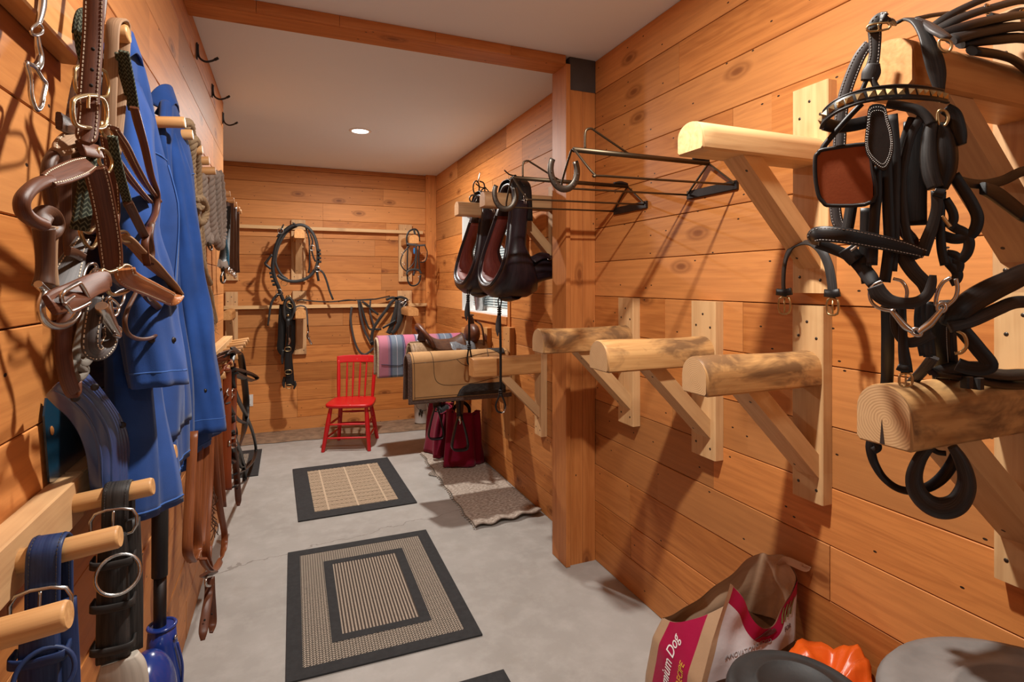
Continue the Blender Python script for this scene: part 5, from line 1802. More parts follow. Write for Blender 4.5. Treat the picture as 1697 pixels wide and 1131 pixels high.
lstrap(h, 'hanging_loop', [(160, 493), (156, 520), (151, 555), (152, 578), (163, 585), (176, 575), (183, 560), (180, 542)], [.019, .020, .020, .021, .022, .022, .018, .014], .0045, 'grey_leather', .160, stitch=.0030)
ltube(h, 'snap_body', [(168, 507), (172, 517), (181, 533), (191, 549), (196, 557)], [.007, .0085, .007, .0055, .0045], 'nickel', .170, seg=12)
ltube(h, 'snap_ring', [(183, 495), (190, 500), (197, 510), (193, 522), (184, 526)], .0022, 'nickel', .168)
ltube(h, 'snap_gate', [(182, 498), (186, 520), (193, 540), (199, 546), (197, 557), (190, 556)], .0024, 'nickel', .172)

# rolled noseband halter behind, with ring
h2 = thing('leather_halter', Lw(90, 300, .11), 'dark brown rolled leather halter with hanging metal ring, behind the chestnut one', 'halter')
lstrap(h2, 'crown_strap', [(170, -50), (160, 40), (140, 110), (128, 165), (122, 205)], .021, .0048, 'dark_brown_leather', .095)
ltube(h2, 'crown_buckle', [(130, 110), (124, 125), (125, 145), (134, 157), (160, 160), (176, 160), (180, 146), (178, 130), (170, 116)], .0026, 'brass', .112, True, 4)
lstrap(h2, 'keeper', [(97, 200), (110, 207), (124, 213)], .022, .006, 'dark_brown_leather', .125)
lstrap(h2, 'noseband_flap', [(136, 222), (118, 235), (104, 245), (95, 252)], [.024, .027, .022, .012], .0065, 'raw_leather', .130, stitch=.0035)
ltube(h2, 'rolled_noseband', [(100, 246), (88, 258), (80, 276), (79, 300), (83, 328), (88, 352), (88, 376)], .0072, 'dark_brown_leather', .125)
lstrap(h2, 'side_strap', [(104, 240), (106, 300), (105, 360), (108, 420), (104, 470)], .019, .005, 'dark_brown_leather', .080)
lstrap(h2, 'noseband_loop', [(64, 372), (72, 356), (84, 358), (90, 372), (84, 384), (74, 384)], .020, .007, 'dark_brown_leather', .145)
ltube(h2, 'rolled_drop', [(72, 378), (74, 400), (75, 430), (74, 455), (72, 474)], [.0105, .0095, .0088, .0088, .0105], 'dark_brown_leather', .145)
ltube(h2, 'drop_edge', [(84, 376), (83, 410), (83, 445), (84, 476)], [.008, .007, .007, .008], 'raw_leather', .143)
ltube(h2, 'ring_tee', [(63, 471), (70, 478), (80, 486), (92, 488), (100, 481)], .0040, 'nickel', .150)
ltube(h2, 'hanging_ring', [(75, 484), (68, 505), (70, 525), (82, 538), (100, 541), (118, 534), (128, 520), (128, 512)], .0040, 'nickel', .152, n=5)
lstrap(h2, 'wide_strap', [(138, 398), (128, 416), (120, 434), (108, 462), (98, 482)], [.018, .021, .028, .034, .032], .005, 'grey_leather', .130, stitch=.004)
lstrap(h2, 'wide_strap_keeper', [(112, 416), (124, 420), (137, 427)], .012, .005, 'dark_brown_leather', .140)
lstrap(h2, 'hanging_strap', [(112, 512), (106, 545), (105, 580), (109, 615), (116, 640), (123, 652), (127, 632)], [.017, .018, .018, .018, .018, .016, .012], .0045, 'brown_leather', .120)

# green web halter / reins
g1 = thing('web_reins', Lw(205, 150, .1), 'green woven reins with leather ends hanging over the near upper peg', 'reins')
lstrap(g1, 'web', [(205, 85), (210, 110), (216, 140), (223, 182)], .016, .0055, 'green_web', .135, turn=-.4)
lstrap(g1, 'web', [(197, 88), (203, 120), (211, 150), (219, 183)], .013, .0055, 'green_web', .125, turn=-.4)
lstrap(g1, 'web', [(128, 55), (131, 34), (136, 22), (144, 22), (148, 40)], .013, .0060, 'green_web', .115)
lstrap(g1, 'web', [(136, 22), (131, 45), (134, 80), (141, 108)], .013, .006, 'green_web', .108)
lstrap(g1, 'leather_end', [(222, 178), (229, 205), (240, 245), (250, 290), (260, 322), (258, 352), (248, 376), (240, 405), (244, 440)], [.013, .014, .013, .012, .012, .012, .012, .012, .012], .0045, 'brown_leather', .155, turn=-.3)
lstrap(g1, 'leather_end', [(252, 370), (249, 392), (252, 418), (250, 438)], .010, .006, 'dark_brown_leather', .158)
lstrap(g1, 'web', [(147, 262), (144, 300), (139, 340), (132, 380)], [.019, .019, .020, .021], .0065, 'green_web', .140)
lstrap(g1, 'web', [(186, 226), (192, 262), (203, 305), (213, 342)], .013, .006, 'green_web', .152, turn=-.2)
lstrap(g1, 'leather_end', [(212, 336), (220, 352), (230, 372), (240, 392)], .014, .005, 'dark_brown_leather', .154)

g2 = thing('leather_strap', Lw(185, 60, .1), 'pale raw leather strap folded over the near upper peg', 'strap')
lstrap(g2, 'strap', [(180, 235), (181, 180), (184, 110), (186, 55), (190, 36), (200, 33), (206, 46), (204, 90), (200, 150), (193, 215), (189, 255)], .021, .0048, 'raw_leather', .112, turn=-.25)
g3 = thing('leather_halter', Lw(220, 270, .1), 'stitched brown leather halter straps crossing before the nearer jacket', 'halter')
lstrap(g3, 'cheek_strap', [(188, 212), (205, 238), (222, 272), (242, 306), (263, 332)], [.015, .016, .016, .016, .014], .0048, 'brown_leather', .150, stitch=.0028, turn=-.3)
lstrap(g3, 'cheek_strap', [(190, 262), (207, 286), (228, 312), (247, 333)], .016, .0048, 'brown_leather', .145, stitch=.0028, turn=-.3)
lstrap(g3, 'back_strap', [(176, 225), (182, 262), (187, 310), (189, 352), (186, 380)], .018, .005, 'brown_leather', .110, stitch=.0028)
lstrap(g3, 'side_strap', [(143, 300), (145, 340), (150, 372), (158, 382)], .018, .005, 'dark_brown_leather', .120)
ltube(g3, 'side_ring', [(133, 380), (147, 386), (158, 376), (164, 384), (160, 402), (150, 412), (138, 398)], .0026, 'brass', .138, True, 4)
ltube(g3, 'side_ring', [(196, 386), (208, 384), (216, 394), (222, 404), (214, 402), (202, 400)], .0024, 'brass', .140, True, 4)
lstrap(g3, 'throat_strap', [(124, 345), (118, 400), (128, 470), (140, 530), (138, 575)], .020, .005, 'dark_brown_leather', .090)
lstrap(g3, 'chin_piece', [(178, 452), (192, 460), (206, 470)], .016, .005, 'dark_brown_leather', .155)
for P_ in ([(137, 462), (146, 440), (158, 438), (160, 452), (150, 470), (142, 474)], [(150, 458), (158, 446), (168, 452), (164, 470), (154, 474)], [(172, 500), (190, 512), (204, 500), (204, 480)]):
    ltube(g3, 'ring', P_, .0022, 'nickel', .145, True, 4)
g4 = thing('cord_rein', Lw(240, 520, .15), 'thin brown cord loop dangling in front of the blue jacket', 'cord')
ltube(g4, 'cord', [(232, 472), (222, 492), (211, 514), (207, 535), (212, 553), (228, 562), (248, 561), (265, 551), (274, 535), (271, 518), (262, 505), (252, 499)], .0034, 'dark_brown_leather', .160, n=6)
lstrap(g4, 'keeper', [(240, 487), (247, 496), (256, 504), (263, 510)], .012, .007, 'dark_brown_leather', .162)
ltube(g4, 'hook', [(242, 486), (246, 496), (250, 498), (252, 490), (246, 482)], .0020, 'nickel', .165)

# snaffle bit hanging at the near edge
b1 = thing('snaffle_bit', Lw(60, 90, .05), 'steel snaffle bit hanging at the near end of the upper rail', 'bit')
ltube(b1, 'mouthpiece', [(68, -40), (70, 0), (67, 25), (62, 42)], [.0045, .006, .005, .0035], 'nickel', .048)
ltube(b1, 'joint_ring', [(58, 42), (52, 48), (53, 56), (61, 58), (69, 54), (70, 46), (64, 38)], .0022, 'nickel', .050, True, 4)
ltube(b1, 'mouthpiece', [(61, 56), (63, 75), (66, 92), (64, 106), (58, 114)], [.0032, .0042, .005, .0058, .0065], 'nickel', .048)
ltube(b1, 'bit_ring', [(44, 106), (50, 130), (51, 155), (55, 172), (61, 182), (68, 176), (71, 160), (75, 138), (68, 128), (58, 112), (50, 107)], .0034, 'nickel', .050, True, 4)

# ------------------------------------------------------------------ blue plastic guard tied on with grey cloth
k = NT('blue_plastic', .30)
g = k.gc(rnd=False)
k.color(k.mix(k.noise(g, 5, 3), (.03, .055, .16), (.05, .085, .22)))
k.b.inputs['Transmission Weight'].default_value = .12
k = NT('teal_plastic', .25)
k.color((.01, .055, .10))
k.b.inputs['Transmission Weight'].default_value = .35
plain('grey_cloth', (.20, .18, .15), .95, bump=.6, bscale=120)
gd = thing('plastic_guard', Lw(140, 700, .08), 'curved blue plastic guard resting on the peg rail', 'guard')
le = cr(Lp([(76, 655, .030), (92, 672, .04), (115, 694, .05), (132, 722, .055), (143, 755, .058), (149, 800, .058), (152, 830, .058)], .1), 5)
mi = cr(Lp([(100, 632, .065), (130, 645, .08), (158, 672, .09), (178, 706, .092), (187, 745, .092), (188, 790, .092), (188, 826, .092)], .1), 5)
re = cr(Lp([(134, 608, .07), (152, 628, .085), (178, 662, .095), (200, 694, .10), (212, 725, .10), (215, 770, .10), (215, 822, .10)], .1), 5)
def gsurf(u, v):
    i = min(int(v * (len(le) - 1)), len(le) - 2); f = v * (len(le) - 1) - i
    a, b, c = le[i].lerp(le[i + 1], f), mi[i].lerp(mi[i + 1], f), re[i].lerp(re[i + 1], f)
    p = (a * (1 - u) * (1 - 2 * u) + b * 4 * u * (1 - u) + c * u * (2 * u - 1))
    rid = sum(.0035 * math.exp(-((u - q) / .018) ** 2) for q in (.22, .45, .66, .74, .84, .95))
    n = (face(p) + V((.7, 0, .3))).normalized()
    return p + n * rid
MB().grid(gsurf, 64, 30).build('ridged_panel', 'blue_plastic', gd, solid=.003)
bp = [(74, 660), (88, 668), (110, 690), (128, 720), (139, 752), (141, 783), (118, 797), (79, 800), (74, 740), (70, 690)]
bpp = Lp(bp, .006)
mb = MB()
mb.poly([tuple(p) for p in bpp], (.003, 0, 0))
mb.build('wall_panel', 'teal_plastic', gd)
q = Lw(87, 714, .0105)
MB().lathe([(.0, .0), (.006, .0), (.007, -.0005)], q, (1, 0, 0), 14, sx=1.5).build('slot', 'plank', gd)
for (u, v) in ((125, 660), (203, 705), (157, 642)):
    p = Lw(u, v, .105)
    attach(MB().lathe([(.002, .001), (.005, .001), (.006, 0)], p, face(p), 12).build('rivet', 'dark_metal'), gd)
lstrap(gd, 'cloth_tie', [(146, 520), (140, 550), (136, 575), (128, 600), (133, 616), (122, 632)], [.012, .020, .022, .018, .022, .010], .006, 'grey_cloth', .115)
ltube(gd, 'cloth_knot', [(124, 588), (138, 584), (145, 594), (136, 604), (124, 600)], .0075, 'grey_cloth', .120, True, 4)
ltube(gd, 'cloth_knot', [(118, 604), (130, 608), (138, 618), (128, 628), (120, 620)], .0065, 'grey_cloth', .120, True, 4)

# ------------------------------------------------------------------ two buckled girths on the near pegs
def girth(t, y, x0, mat, seam='thread'):
    """belt hung over the peg at y, wide body hanging below with keepers and a ring"""
    z0 = 1.107 + .034
    x = x0
    W = .042
    N_ = (0, -1, .0)
    pts = [(x, y + .030, 1.02), (x, y + .027, 1.09), (x, y + .017, z0 - .010), (x, y, z0 - .002), (x, y - .018, z0 - .012), (x, y - .027, 1.09), (x, y - .030, 1.00)]
    return pts


def make_girth(y, x, label, body, hole_d, buckle_dz, drop, lining):
    t = thing('leather_girth', (x, y, 1.12), label, 'girth', 'girths on the near pegs')
    zc = 1.112
    R = .0235
    pts = [(x, y + R + .004, .86), (x, y + R + .002, 1.02), (x, y + R, zc)] + [(x, y + R * math.cos(a), zc + R * math.sin(a)) for a in (PI * .25, PI * .5, PI * .75)] + [(x, y - R, zc), (x, y - R - .002, 1.06), (x, y - R - .003, .985)]
    nn = [V((0, 1, 0))] * 3 + [V((0, .7, .7)), V((0, 0, 1)), V((0, -.7, .7)), V((0, -1, 0)), V((0, -1, 0)), V((0, -1, 0))]
    mb = MB().ribbon(pts, .040, .0048, nn, n=6)
    o = mb.build('top_strap', body, t)
    st = MB(); st.stitches(mb, inset=.0045, step=.0045, ln=.003, r=.0005)
    attach(st.build('stitching', 'grey_leather'), o)
    yf = y - R - .004
    # buckle with frame
    zb = zc - buckle_dz
    fw = .028
    MB().tube([(x - fw, yf - .004, zb + .020), (x + fw, yf - .004, zb + .020), (x + fw, yf - .004, zb - .020), (x - fw, yf - .004, zb - .020)], .0028, 8, True, n=3).build('buckle', 'nickel', t)
    MB().tube([(x, yf - .006, zb + .022), (x, yf - .009, zb), (x, yf - .006, zb - .022)], .0024, 8).build('buckle_tongue', 'nickel', t)
    if hole_d: MB().lathe([(0, .001), (.0035, .001), (.004, 0)], (x, yf + .0012, zc - hole_d), (0, -1, 0), 12).build('punch_hole', 'hole_dark', t)
    zt = zb - .030
    MB().ribbon([(x, yf - .004, zt + .012), (x, yf - .008, zt - .02), (x, yf - .008, zt - .20), (x, yf - .006, drop)], [.036, .044, .050, .050], .020, (0, -1, 0)).build('body', body, t)
    MB().ribbon([(x + .026, yf + .004, zt + .03), (x + .030, yf + .006, zt - .10), (x + .030, yf + .006, drop - .02)], .024, .008, (.6, -1, 0)).build('billet', body, t)
    for k_ in range(3):
        z = zt - .035 - .075 * k_
        MB().ribbon([(x - .030, yf + .004, z + .002), (x - .029, yf - .019, z), (x, yf - .022, z - .002), (x + .029, yf - .019, z), (x + .031, yf + .004, z + .003)], .014, .004, [V((-1, -.3, 0)), V((-.7, -.7, 0)), V((0, -1, 0)), V((.7, -.7, 0)), V((1, -.3, 0))]).build('keeper', body, t)
    MB().ring((x + .012, yf - .028, zt - .052), (.25, -1, .35), .032, .0034, 28, 8).build('ring', 'nickel' if body != 'navy_leather' else 'navy_leather', t)
    if lining: MB().ribbon([(x + .010, yf - .010, drop - .02), (x + .014, yf - .012, drop - .05), (x + .016, yf - .014, drop - .12)], [.055, .075, .080], .022, (0, -1, 0)).build('girth_end', 'cream_fleece' if False else 'cream_plastic', t, label='cream end piece')
    return t


plain('cream_plastic', (.48, .43, .36), .6)
make_girth(1.205, XL + .106, 'black buckled girth over the peg at the end of the near rail', 'worn_black', 0, .038, .855, True)
make_girth(.985, XL + .075, 'bluish black girth with a punched hole over the second near peg', 'navy_leather', .028, .060, .80, False)

# ------------------------------------------------------------------ black pole with a blue scoop
k = NT('blue_shell', .22)
k.color(k.mix(k.noise(k.gc(rnd=False), 4, 3), (.010, .028, .17), (.014, .04, .22)))
k.b.inputs['Coat Weight'].default_value = .3
plain('black_rubber', (.012, .012, .013), .55, bump=.2)
sc = thing('pole_scoop', (XL + .10, 1.62, .35), 'black pole with a domed blue plastic head hanging below the jackets', 'scoop')
x, y = XL + .095, 1.615
MB().lathe([(.0, 0), (.018, 0), (.0185, .21), (.0195, .215), (.0195, .33), (0, .33)], (x, y, .765), (0.0, .03, 1), 20).build('grip', 'black_rubber', sc)
MB().lathe([(.0145, 0), (.0145, .19)], (x, y, .585), (0, .03, 1), 16).build('shaft', 'dark_metal', sc)
MB().lathe([(.030, .64), (.033, .60), (.044, .52), (.05, .42), (.04, .36)], (x + .005, y, 0), (0, 0, 1), 24).build('socket', 'blue_shell', sc)
MB().ring((x + .005, y, .640), (0, 0, 1), .030, .004).build('socket_rim', 'blue_shell', sc)
def dome(u, v):
    a = PI * (u - .5) * 1.15
    b = PI * .55 * v
    r = .085
    return V((x - .005 + r * .72 * math.sin(b) * math.cos(a) * 1.1, y - .075 + r * 1.0 * math.sin(b) * math.sin(a), .605 - r * 1.9 * (1 - math.cos(b)) * .75))
MB().sphere((x - .005, y - .110, .535), (.060, .082, .105), 28, 18).build('head', 'blue_shell', sc)
MB().tube([(x + .042, y - .02, .60), (x + .052, y - .015, .54), (x + .05, y - .012, .48)], .003, 6).build('rib', 'blue_shell', sc)
MB().lathe([(0, .004), (.005, .003), (.006, 0)], (x + .036, y - .015, .612), (1, -.4, 0), 12).build('screw', 'nickel', sc)

# ------------------------------------------------------------------ brown reins and black straps on the far waist-high pegs
r1 = thing('leather_reins', Lw(345, 760, .14), 'hank of brown leather reins with two pointed tails hanging near the floor', 'reins')
for P_, w in (([(320, 715), (316, 800), (312, 870), (311, 915), (318, 931)], .026), ([(330, 705), (327, 790), (325, 860), (327, 908), (322, 930)], .028),
              ([(341, 700), (339, 790), (336, 860), (333, 905)], .026), ([(349, 690), (347, 790), (343, 860), (341, 910), (344, 930)], .026),
              ([(353, 690), (357, 770), (364, 840), (372, 885), (370, 915), (362, 936), (352, 946), (342, 938), (336, 926)], .026),
              ([(362, 690), (364, 760), (370, 840)], .026), ([(346, 905), (345, 925), (348, 940)], .022)):
    lstrap(r1, 'rein', P_, w, .006, 'rein_leather', .14, turn=-.2)
mb = MB()
rg = random.Random(6)
for i in range(30):
    p = Lw(352 + rg.uniform(-3, 5), 770 + i * 3.6, .125)
    mb.tube([p, p + V((rg.uniform(-.01, .014), -.01, -.02)), p + V((rg.uniform(-.012, .018), -.012, -.045))], .0022, 4, n=2)
tag(mb.build('fringe', 'dark_brown_leather', r1), kind='stuff')
lstrap(r1, 'keeper', [(339, 952), (346, 953), (354, 951)], .030, .008, 'brown_leather', .15)
ltube(r1, 'buckle', [(342, 958), (352, 957), (353, 970), (342, 971)], .004, 'nickel', .155, True, 3)
lstrap(r1, 'tail', [(347, 958), (346, 985), (341, 1015), (337, 1045), (336, 1062)], [.028, .026, .026, .026, .012], .005, 'brown_leather', .15)
lstrap(r1, 'tail', [(349, 958), (350, 985), (352, 1015), (352, 1035), (350, 1049)], [.026, .026, .026, .026, .012], .005, 'brown_leather', .148)
for (u, v) in ((339, 1028), (351, 1018)): hole(r1, u, v, .152, .0030)
r2 = thing('leather_strap', Lw(376, 700, .14), 'wide reddish brown strap hanging from the nearest far peg', 'strap')
lstrap(r2, 'strap', [(366, 618), (371, 612), (376, 618), (376, 700), (376, 780), (377, 812)], .036, .006, 'rust_leather', .145, turn=-.2)
r3 = thing('buckled_strap', Lw(386, 720, .14), 'brown strap with buckle and a punched pointed end', 'strap')
lstrap(r3, 'strap', [(377, 604), (382, 600), (386, 606), (387, 660), (385, 735)], .030, .006, 'rust_leather', .148, turn=-.2)
ltube(r3, 'buckle', [(381, 728), (390, 727), (391, 740), (381, 741)], .0055, 'nickel', .155, True, 3)
lstrap(r3, 'strap_end', [(386, 735), (390, 765), (393, 800), (395, 828), (395, 839)], [.026, .030, .031, .030, .014], .006, 'brown_leather', .152, turn=-.1)
for (u, v) in ((392, 796), (393, 810)): hole(r3, u, v, .156, .004)
for (u, v) in ((378, 650), (382, 655), (386, 650)):
    ltube(r3, 'ring', [(u - 2, v), (u, v - 5), (u + 3, v - 2), (u + 2, v + 5), (u - 1, v + 5)], .004, 'nickel', .152, True, 3)
r4 = thing('black_strap', Lw(400, 660, .14), 'long black leather straps looping down from the far pegs before the back wall', 'strap')
lstrap(r4, 'strap', [(385, 582), (394, 581), (399, 592), (404, 625), (408, 665), (406, 705), (399, 735), (389, 757), (382, 765)], .040, .008, 'black_leather', .145, turn=-.2)
lstrap(r4, 'strap', [(374, 590), (380, 584), (386, 586), (384, 605), (387, 640), (396, 665), (408, 690), (419, 718), (424, 745), (419, 765), (405, 780), (390, 786)], .022, .007, 'black_leather', .150)
lstrap(r4, 'strap', [(385, 614), (400, 616), (417, 621), (426, 627), (420, 631), (405, 627), (388, 620)], .034, .007, 'black_leather', .155)
lstrap(r4, 'strap', [(378, 668), (386, 686), (396, 697), (406, 702)], .020, .006, 'grey_leather', .150)
lstrap(r4, 'strap', [(384, 715), (391, 735), (398, 752), (404, 778), (405, 798), (396, 803), (386, 808)], .026, .008, 'black_leather', .150)
lstrap(r4, 'strap', [(382, 738), (390, 755), (400, 775), (406, 770)], .018, .006, 'worn_black', .150)
lstrap(r4, 'strap', [(383, 690), (386, 705), (389, 720), (384, 730)], .030, .010, 'worn_black', .145)
r5 = thing('rolled_strap', Lw(366, 596, .12), 'rolled brown strap lying on the far peg rail', 'strap')
ltube(r5, 'roll', [(354, 598), (362, 596), (372, 592), (379, 590)], [.016, .020, .020, .016], 'rust_leather', .10)
lstrap(r5, 'strap_end', [(360, 590), (372, 585), (381, 584), (386, 592)], .028, .006, 'dark_brown_leather', .13)
# ------------------------------------------------------------------ big black bridle on the near upper rack
_Q = V((1.055, .70, 1.6))
_N = V((-.84, -.54, 0)).normalized()


def Vp(u, v, off=0.0):
    """point on the upright plane through the rack's beam end, facing the room"""
    d = ray(u, v)
    return _C + d * (((_Q + _N * off) - _C).dot(_N) / d.dot(_N))


def Vps(pts, off): return [Vp(u, v, o[0] if o else off) for (u, v, *o) in pts]


def rstrap(t, name, pts, w, th, mat, off=0.0, stitch=None, turn=0.0, label=None, n=6, nrm=None, bulge=.0006):
    P = Vps(pts, off)
    NN = nrm or [Matrix.Rotation(turn, 3, 'Z') @ _N] * len(P)
    mb = MB().ribbon(P, w, th, NN, n=n, bulge=bulge)
    o = mb.build(name, mat, t, label=label)
    if stitch:
        st = MB(); st.stitches(mb, inset=stitch, step=.0055, ln=.0034, r=.00055)
        attach(st.build('stitching', 'pale_thread'), o)
    return o


def rtube(t, name, pts, r, mat, off=0.0, closed=False, n=6, seg=10, label=None, flat=1.0):
    return MB().tube(Vps(pts, off), r, seg, closed, n=n, flat=flat).build(name, mat, t, label=label)


def rbuckle(t, u, v, w, h, off, mat='brass', tilt=0.0):
    a, b = math.cos(tilt), math.sin(tilt)
    pts = [(u + x * a - y * b, v + x * b + y * a) for x, y in ((-w, -h), (w, -h), (w, h), (-w, h))]
    o = MB().tube(Vps(pts, off), .0022, 7, True, n=3).build('buckle', mat, t)
    attach(MB().tube(Vps([(u - b * -h, v - h * a), (u + b * -h, v + h * a)], off + .002), .0016, 6).build('tongue', mat), o)
    return o


bd = thing('driving_bridle', (1.06, .70, 1.96), 'big black driving bridle with brass-studded browband and rust blinker hanging from the beam end', 'bridle')
lf = .075      # left side hangs clear of the beam end
rstrap(bd, 'crown_strap', [(1443, 118), (1449, 92), (1450, 65), (1450, 42), (1459, 30), (1470, 30), (1479, 40, .0)], [.022, .018, .020, .022, .020, .018, .016], .005, 'worn_black', lf, stitch=.003)
rbuckle(bd, 1456, 45, 16, 5, lf + .006, 'brass', -.15)
rstrap(bd, 'ring_piece', [(1448, 106), (1444, 120), (1440, 134)], [.020, .030, .026], .009, 'worn_black', lf)
rtube(bd, 'round_cord', [(1436, 132), (1431, 144), (1425, 158)], .0042, 'black_leather', lf)
rtube(bd, 'round_cord', [(1446, 130), (1451, 142), (1460, 152)], .0052, 'worn_black', lf)
rstrap(bd, 'poll_strap', [(1482, 40, -.015), (1500, 32, -.02), (1518, 36, .0), (1533, 58, .02), (1545, 90, .035), (1553, 120, .035), (1557, 150, .035)], [.016, .018, .020, .022, .030, .028, .016], .005, 'worn_black', .0, nrm=[V((-.3, -.2, 1)), V((-.2, -.2, 1)), V((-.3, -.5, .8)), V((-.5, -.8, .3)), V((-.5, -.8, 0)), V((-.6, -.8, 0)), V((-.6, -.8, 0))])
rstrap(bd, 'poll_strap', [(1518, 32, -.01), (1535, 40, -.005), (1552, 52, .02), (1565, 60, .03), (1571, 64, .032)], [.014, .022, .026, .022, .018], .007, 'grey_leather', 0, nrm=[V((-.2, -.6, .8))] * 5)
rtube(bd, 'terret_ring', [(1558, 66), (1556, 76), (1563, 85), (1573, 85), (1577, 76), (1573, 68)], .0024, 'brass', .038, True, 4)
# browband with studs, bowed out to the front
bb = [(1363, 203, .105), (1368, 192, .125), (1385, 178, .14), (1411, 166, .145), (1440, 158, .14), (1470, 154, .13), (1505, 153, .115), (1540, 156, .085), (1566, 161, .05)]
P = Vps(bb, .1)
fr_n = []
for i, p in enumerate(P):
    a = -.9 + 1.5 * i / (len(P) - 1)
    fr_n.append(Matrix.Rotation(a * .8 - .2, 3, 'Z') @ _N + V((0, 0, .25)))
mb = MB().ribbon(P, .027, .006, fr_n, n=8)
o = mb.build('browband', 'black_leather', bd)
Pp, fr, ww, tt = mb._fr
acc, nxt = 0, .008
for i in range(1, len(Pp)):
    acc += (Pp[i] - Pp[i - 1]).length
    if acc > nxt:
        nxt += .0152
        s_, n_ = fr[i]
        if n_.dot(_C - Pp[i]) < 0: n_ = -n_
        d_ = (Pp[min(i + 1, len(Pp) - 1)] - Pp[i - 1]).normalized()
        c_ = Pp[i] + n_ * .0032
        h = .0062
        vs = [c_ + s_ * h + d_ * h, c_ - s_ * h + d_ * h, c_ - s_ * h - d_ * h, c_ + s_ * h - d_ * h, c_ + n_ * .006]
        m2 = MB().add(vs, [[3, 2, 1, 0], [0, 1, 4], [1, 2, 4], [2, 3, 4], [3, 0, 4]], vs)
        attach(m2.build('brass_stud', 'brass'), o)
for sg in (-1, 1):
    attach(MB().tube([Pp[i] + fr[i][0] * (sg * .0125) + (fr[i][1] if fr[i][1].dot(_C - Pp[i]) > 0 else -fr[i][1]) * .002 for i in range(len(Pp))], .0022, 6, raw=True).build('edge_roll', 'worn_black'), o)
rstrap(bd, 'browband_back', [(1364, 205, .10), (1385, 210, .07), (1410, 208, .05), (1438, 202, .04)], .024, .005, 'black_leather', .05)
rstrap(bd, 'long_strap', [(1440, 72), (1424, 95), (1409, 130), (1398, 165), (1393, 200), (1391, 240), (1385, 300), (1384, 340), (1388, 368), (1398, 380)], [.018, .021, .022, .022, .022, .022, .020, .020, .020, .018], .005, 'grey_leather', .03, stitch=.0028)
rstrap(bd, 'long_strap', [(1412, 335), (1408, 360), (1404, 380), (1398, 386)], .020, .006, 'worn_black', .035)
rtube(bd, 'blinker_cord', [(1428, 172), (1405, 196), (1382, 222), (1366, 242), (1360, 256)], .0052, 'black_leather', .09)
out = [(1351, 262), (1356, 254), (1366, 248), (1433, 239), (1441, 248), (1446, 280), (1447, 334), (1378, 341), (1364, 335), (1356, 322), (1351, 292)]
pb = Vps(out, .098)
bk_ = MB().poly([tuple(p) for p in pb], -_N * .004).build('blinker', 'rust_leather', bd, label='rust brown blinker panel')
attach(MB().tube(pb + [], .0036, 8, True, n=4).build('blinker_edge', 'black_leather'), bk_)
dr = [(1441, 176), (1436, 205), (1433, 235), (1436, 255), (1448, 272), (1465, 283), (1476, 268), (1481, 245), (1479, 220), (1472, 195), (1465, 174)]
pd = Vps(dr, .108)
dp = MB().poly([tuple(p) for p in cr(pd, 4, True)], _N * -.006).build('face_drop', 'black_leather', bd)
st = MB()
cen = sum(pd, V()) / len(pd)
for k_ in (.90, .80):
    q = cr([cen.lerp(p, k_) + _N * .0012 for p in pd], 12, True)
    for i in range(0, len(q), 2):
        st.tube([q[i], q[(i + 1) % len(q)]], .0007, 4, raw=True)
attach(st.build('stitching', 'pale_thread'), dp)
for (pts, w, mt, off) in (
        ([(1452, 276), (1453, 320), (1450, 350), (1447, 400), (1445, 440)], .017, 'black_leather', .085),
        ([(1468, 250), (1470, 300), (1472, 350), (1474, 400), (1470, 440), (1466, 468)], .018, 'black_leather', .075),
        ([(1479, 190), (1484, 260), (1483, 330), (1482, 400), (1478, 450)], .016, 'worn_black', .065),
        ([(1512, 195), (1498, 235), (1490, 290), (1493, 345), (1503, 385), (1516, 400)], .014, 'worn_black', .05),
        ([(1527, 193), (1508, 230), (1496, 290), (1497, 350), (1506, 400), (1520, 430)], .014, 'worn_black', .06),
        ([(1519, 200), (1517, 260), (1514, 320), (1514, 374)], .040, 'black_leather', .02),
        ([(1474, 330), (1484, 360), (1500, 385), (1512, 402), (1508, 430)], .020, 'dark_brown_leather', .045),
        ([(1488, 400), (1500, 430), (1515, 452), (1532, 470), (1541, 488)], .024, 'worn_black', .06),
        ([(1436, 345), (1435, 390), (1433, 430), (1438, 470)], .020, 'black_leather', .05)):
    rstrap(bd, 'side_strap', pts, w, .006, mt, off)
rtube(bd, 'padded_cord', [(1470, 172), (1495, 176), (1520, 182), (1535, 194), (1543, 206)], .0085, 'worn_black', .06)
rtube(bd, 'cheek_roll', [(1543, 204), (1540, 230), (1540, 262), (1544, 290), (1551, 312)], [.010, .012, .014, .014, .012], 'worn_black', .055)
rtube(bd, 'cheek_roll', [(1556, 206), (1562, 240), (1563, 280), (1557, 314)], [.012, .020, .020, .012], 'black_leather', .045)
rstrap(bd, 'cheek_keeper', [(1548, 318), (1556, 320), (1565, 322)], .016, .012, 'black_leather', .06)
rstrap(bd, 'cheek_strap', [(1553, 316), (1552, 345), (1545, 375), (1535, 402), (1530, 424)], [.018, .016, .018, .020, .016], .006, 'worn_black', .06)
rstrap(bd, 'cheek_strap', [(1560, 318), (1558, 360), (1560, 410), (1566, 440)], .014, .006, 'black_leather', .045)
rstrap(bd, 'cheek_strap', [(1566, 330), (1578, 350), (1580, 365), (1572, 378)], .014, .006, 'black_leather', .045)
rtube(bd, 'brow_ring', [(1555, 185), (1566, 184), (1572, 195), (1566, 208), (1556, 206)], .0025, 'brass', .055, True, 4)
rstrap(bd, 'buckle_tab', [(1566, 180), (1580, 190), (1586, 210), (1590, 228), (1595, 240)], [.020, .022, .024, .022, .012], .008, 'black_leather', .045)
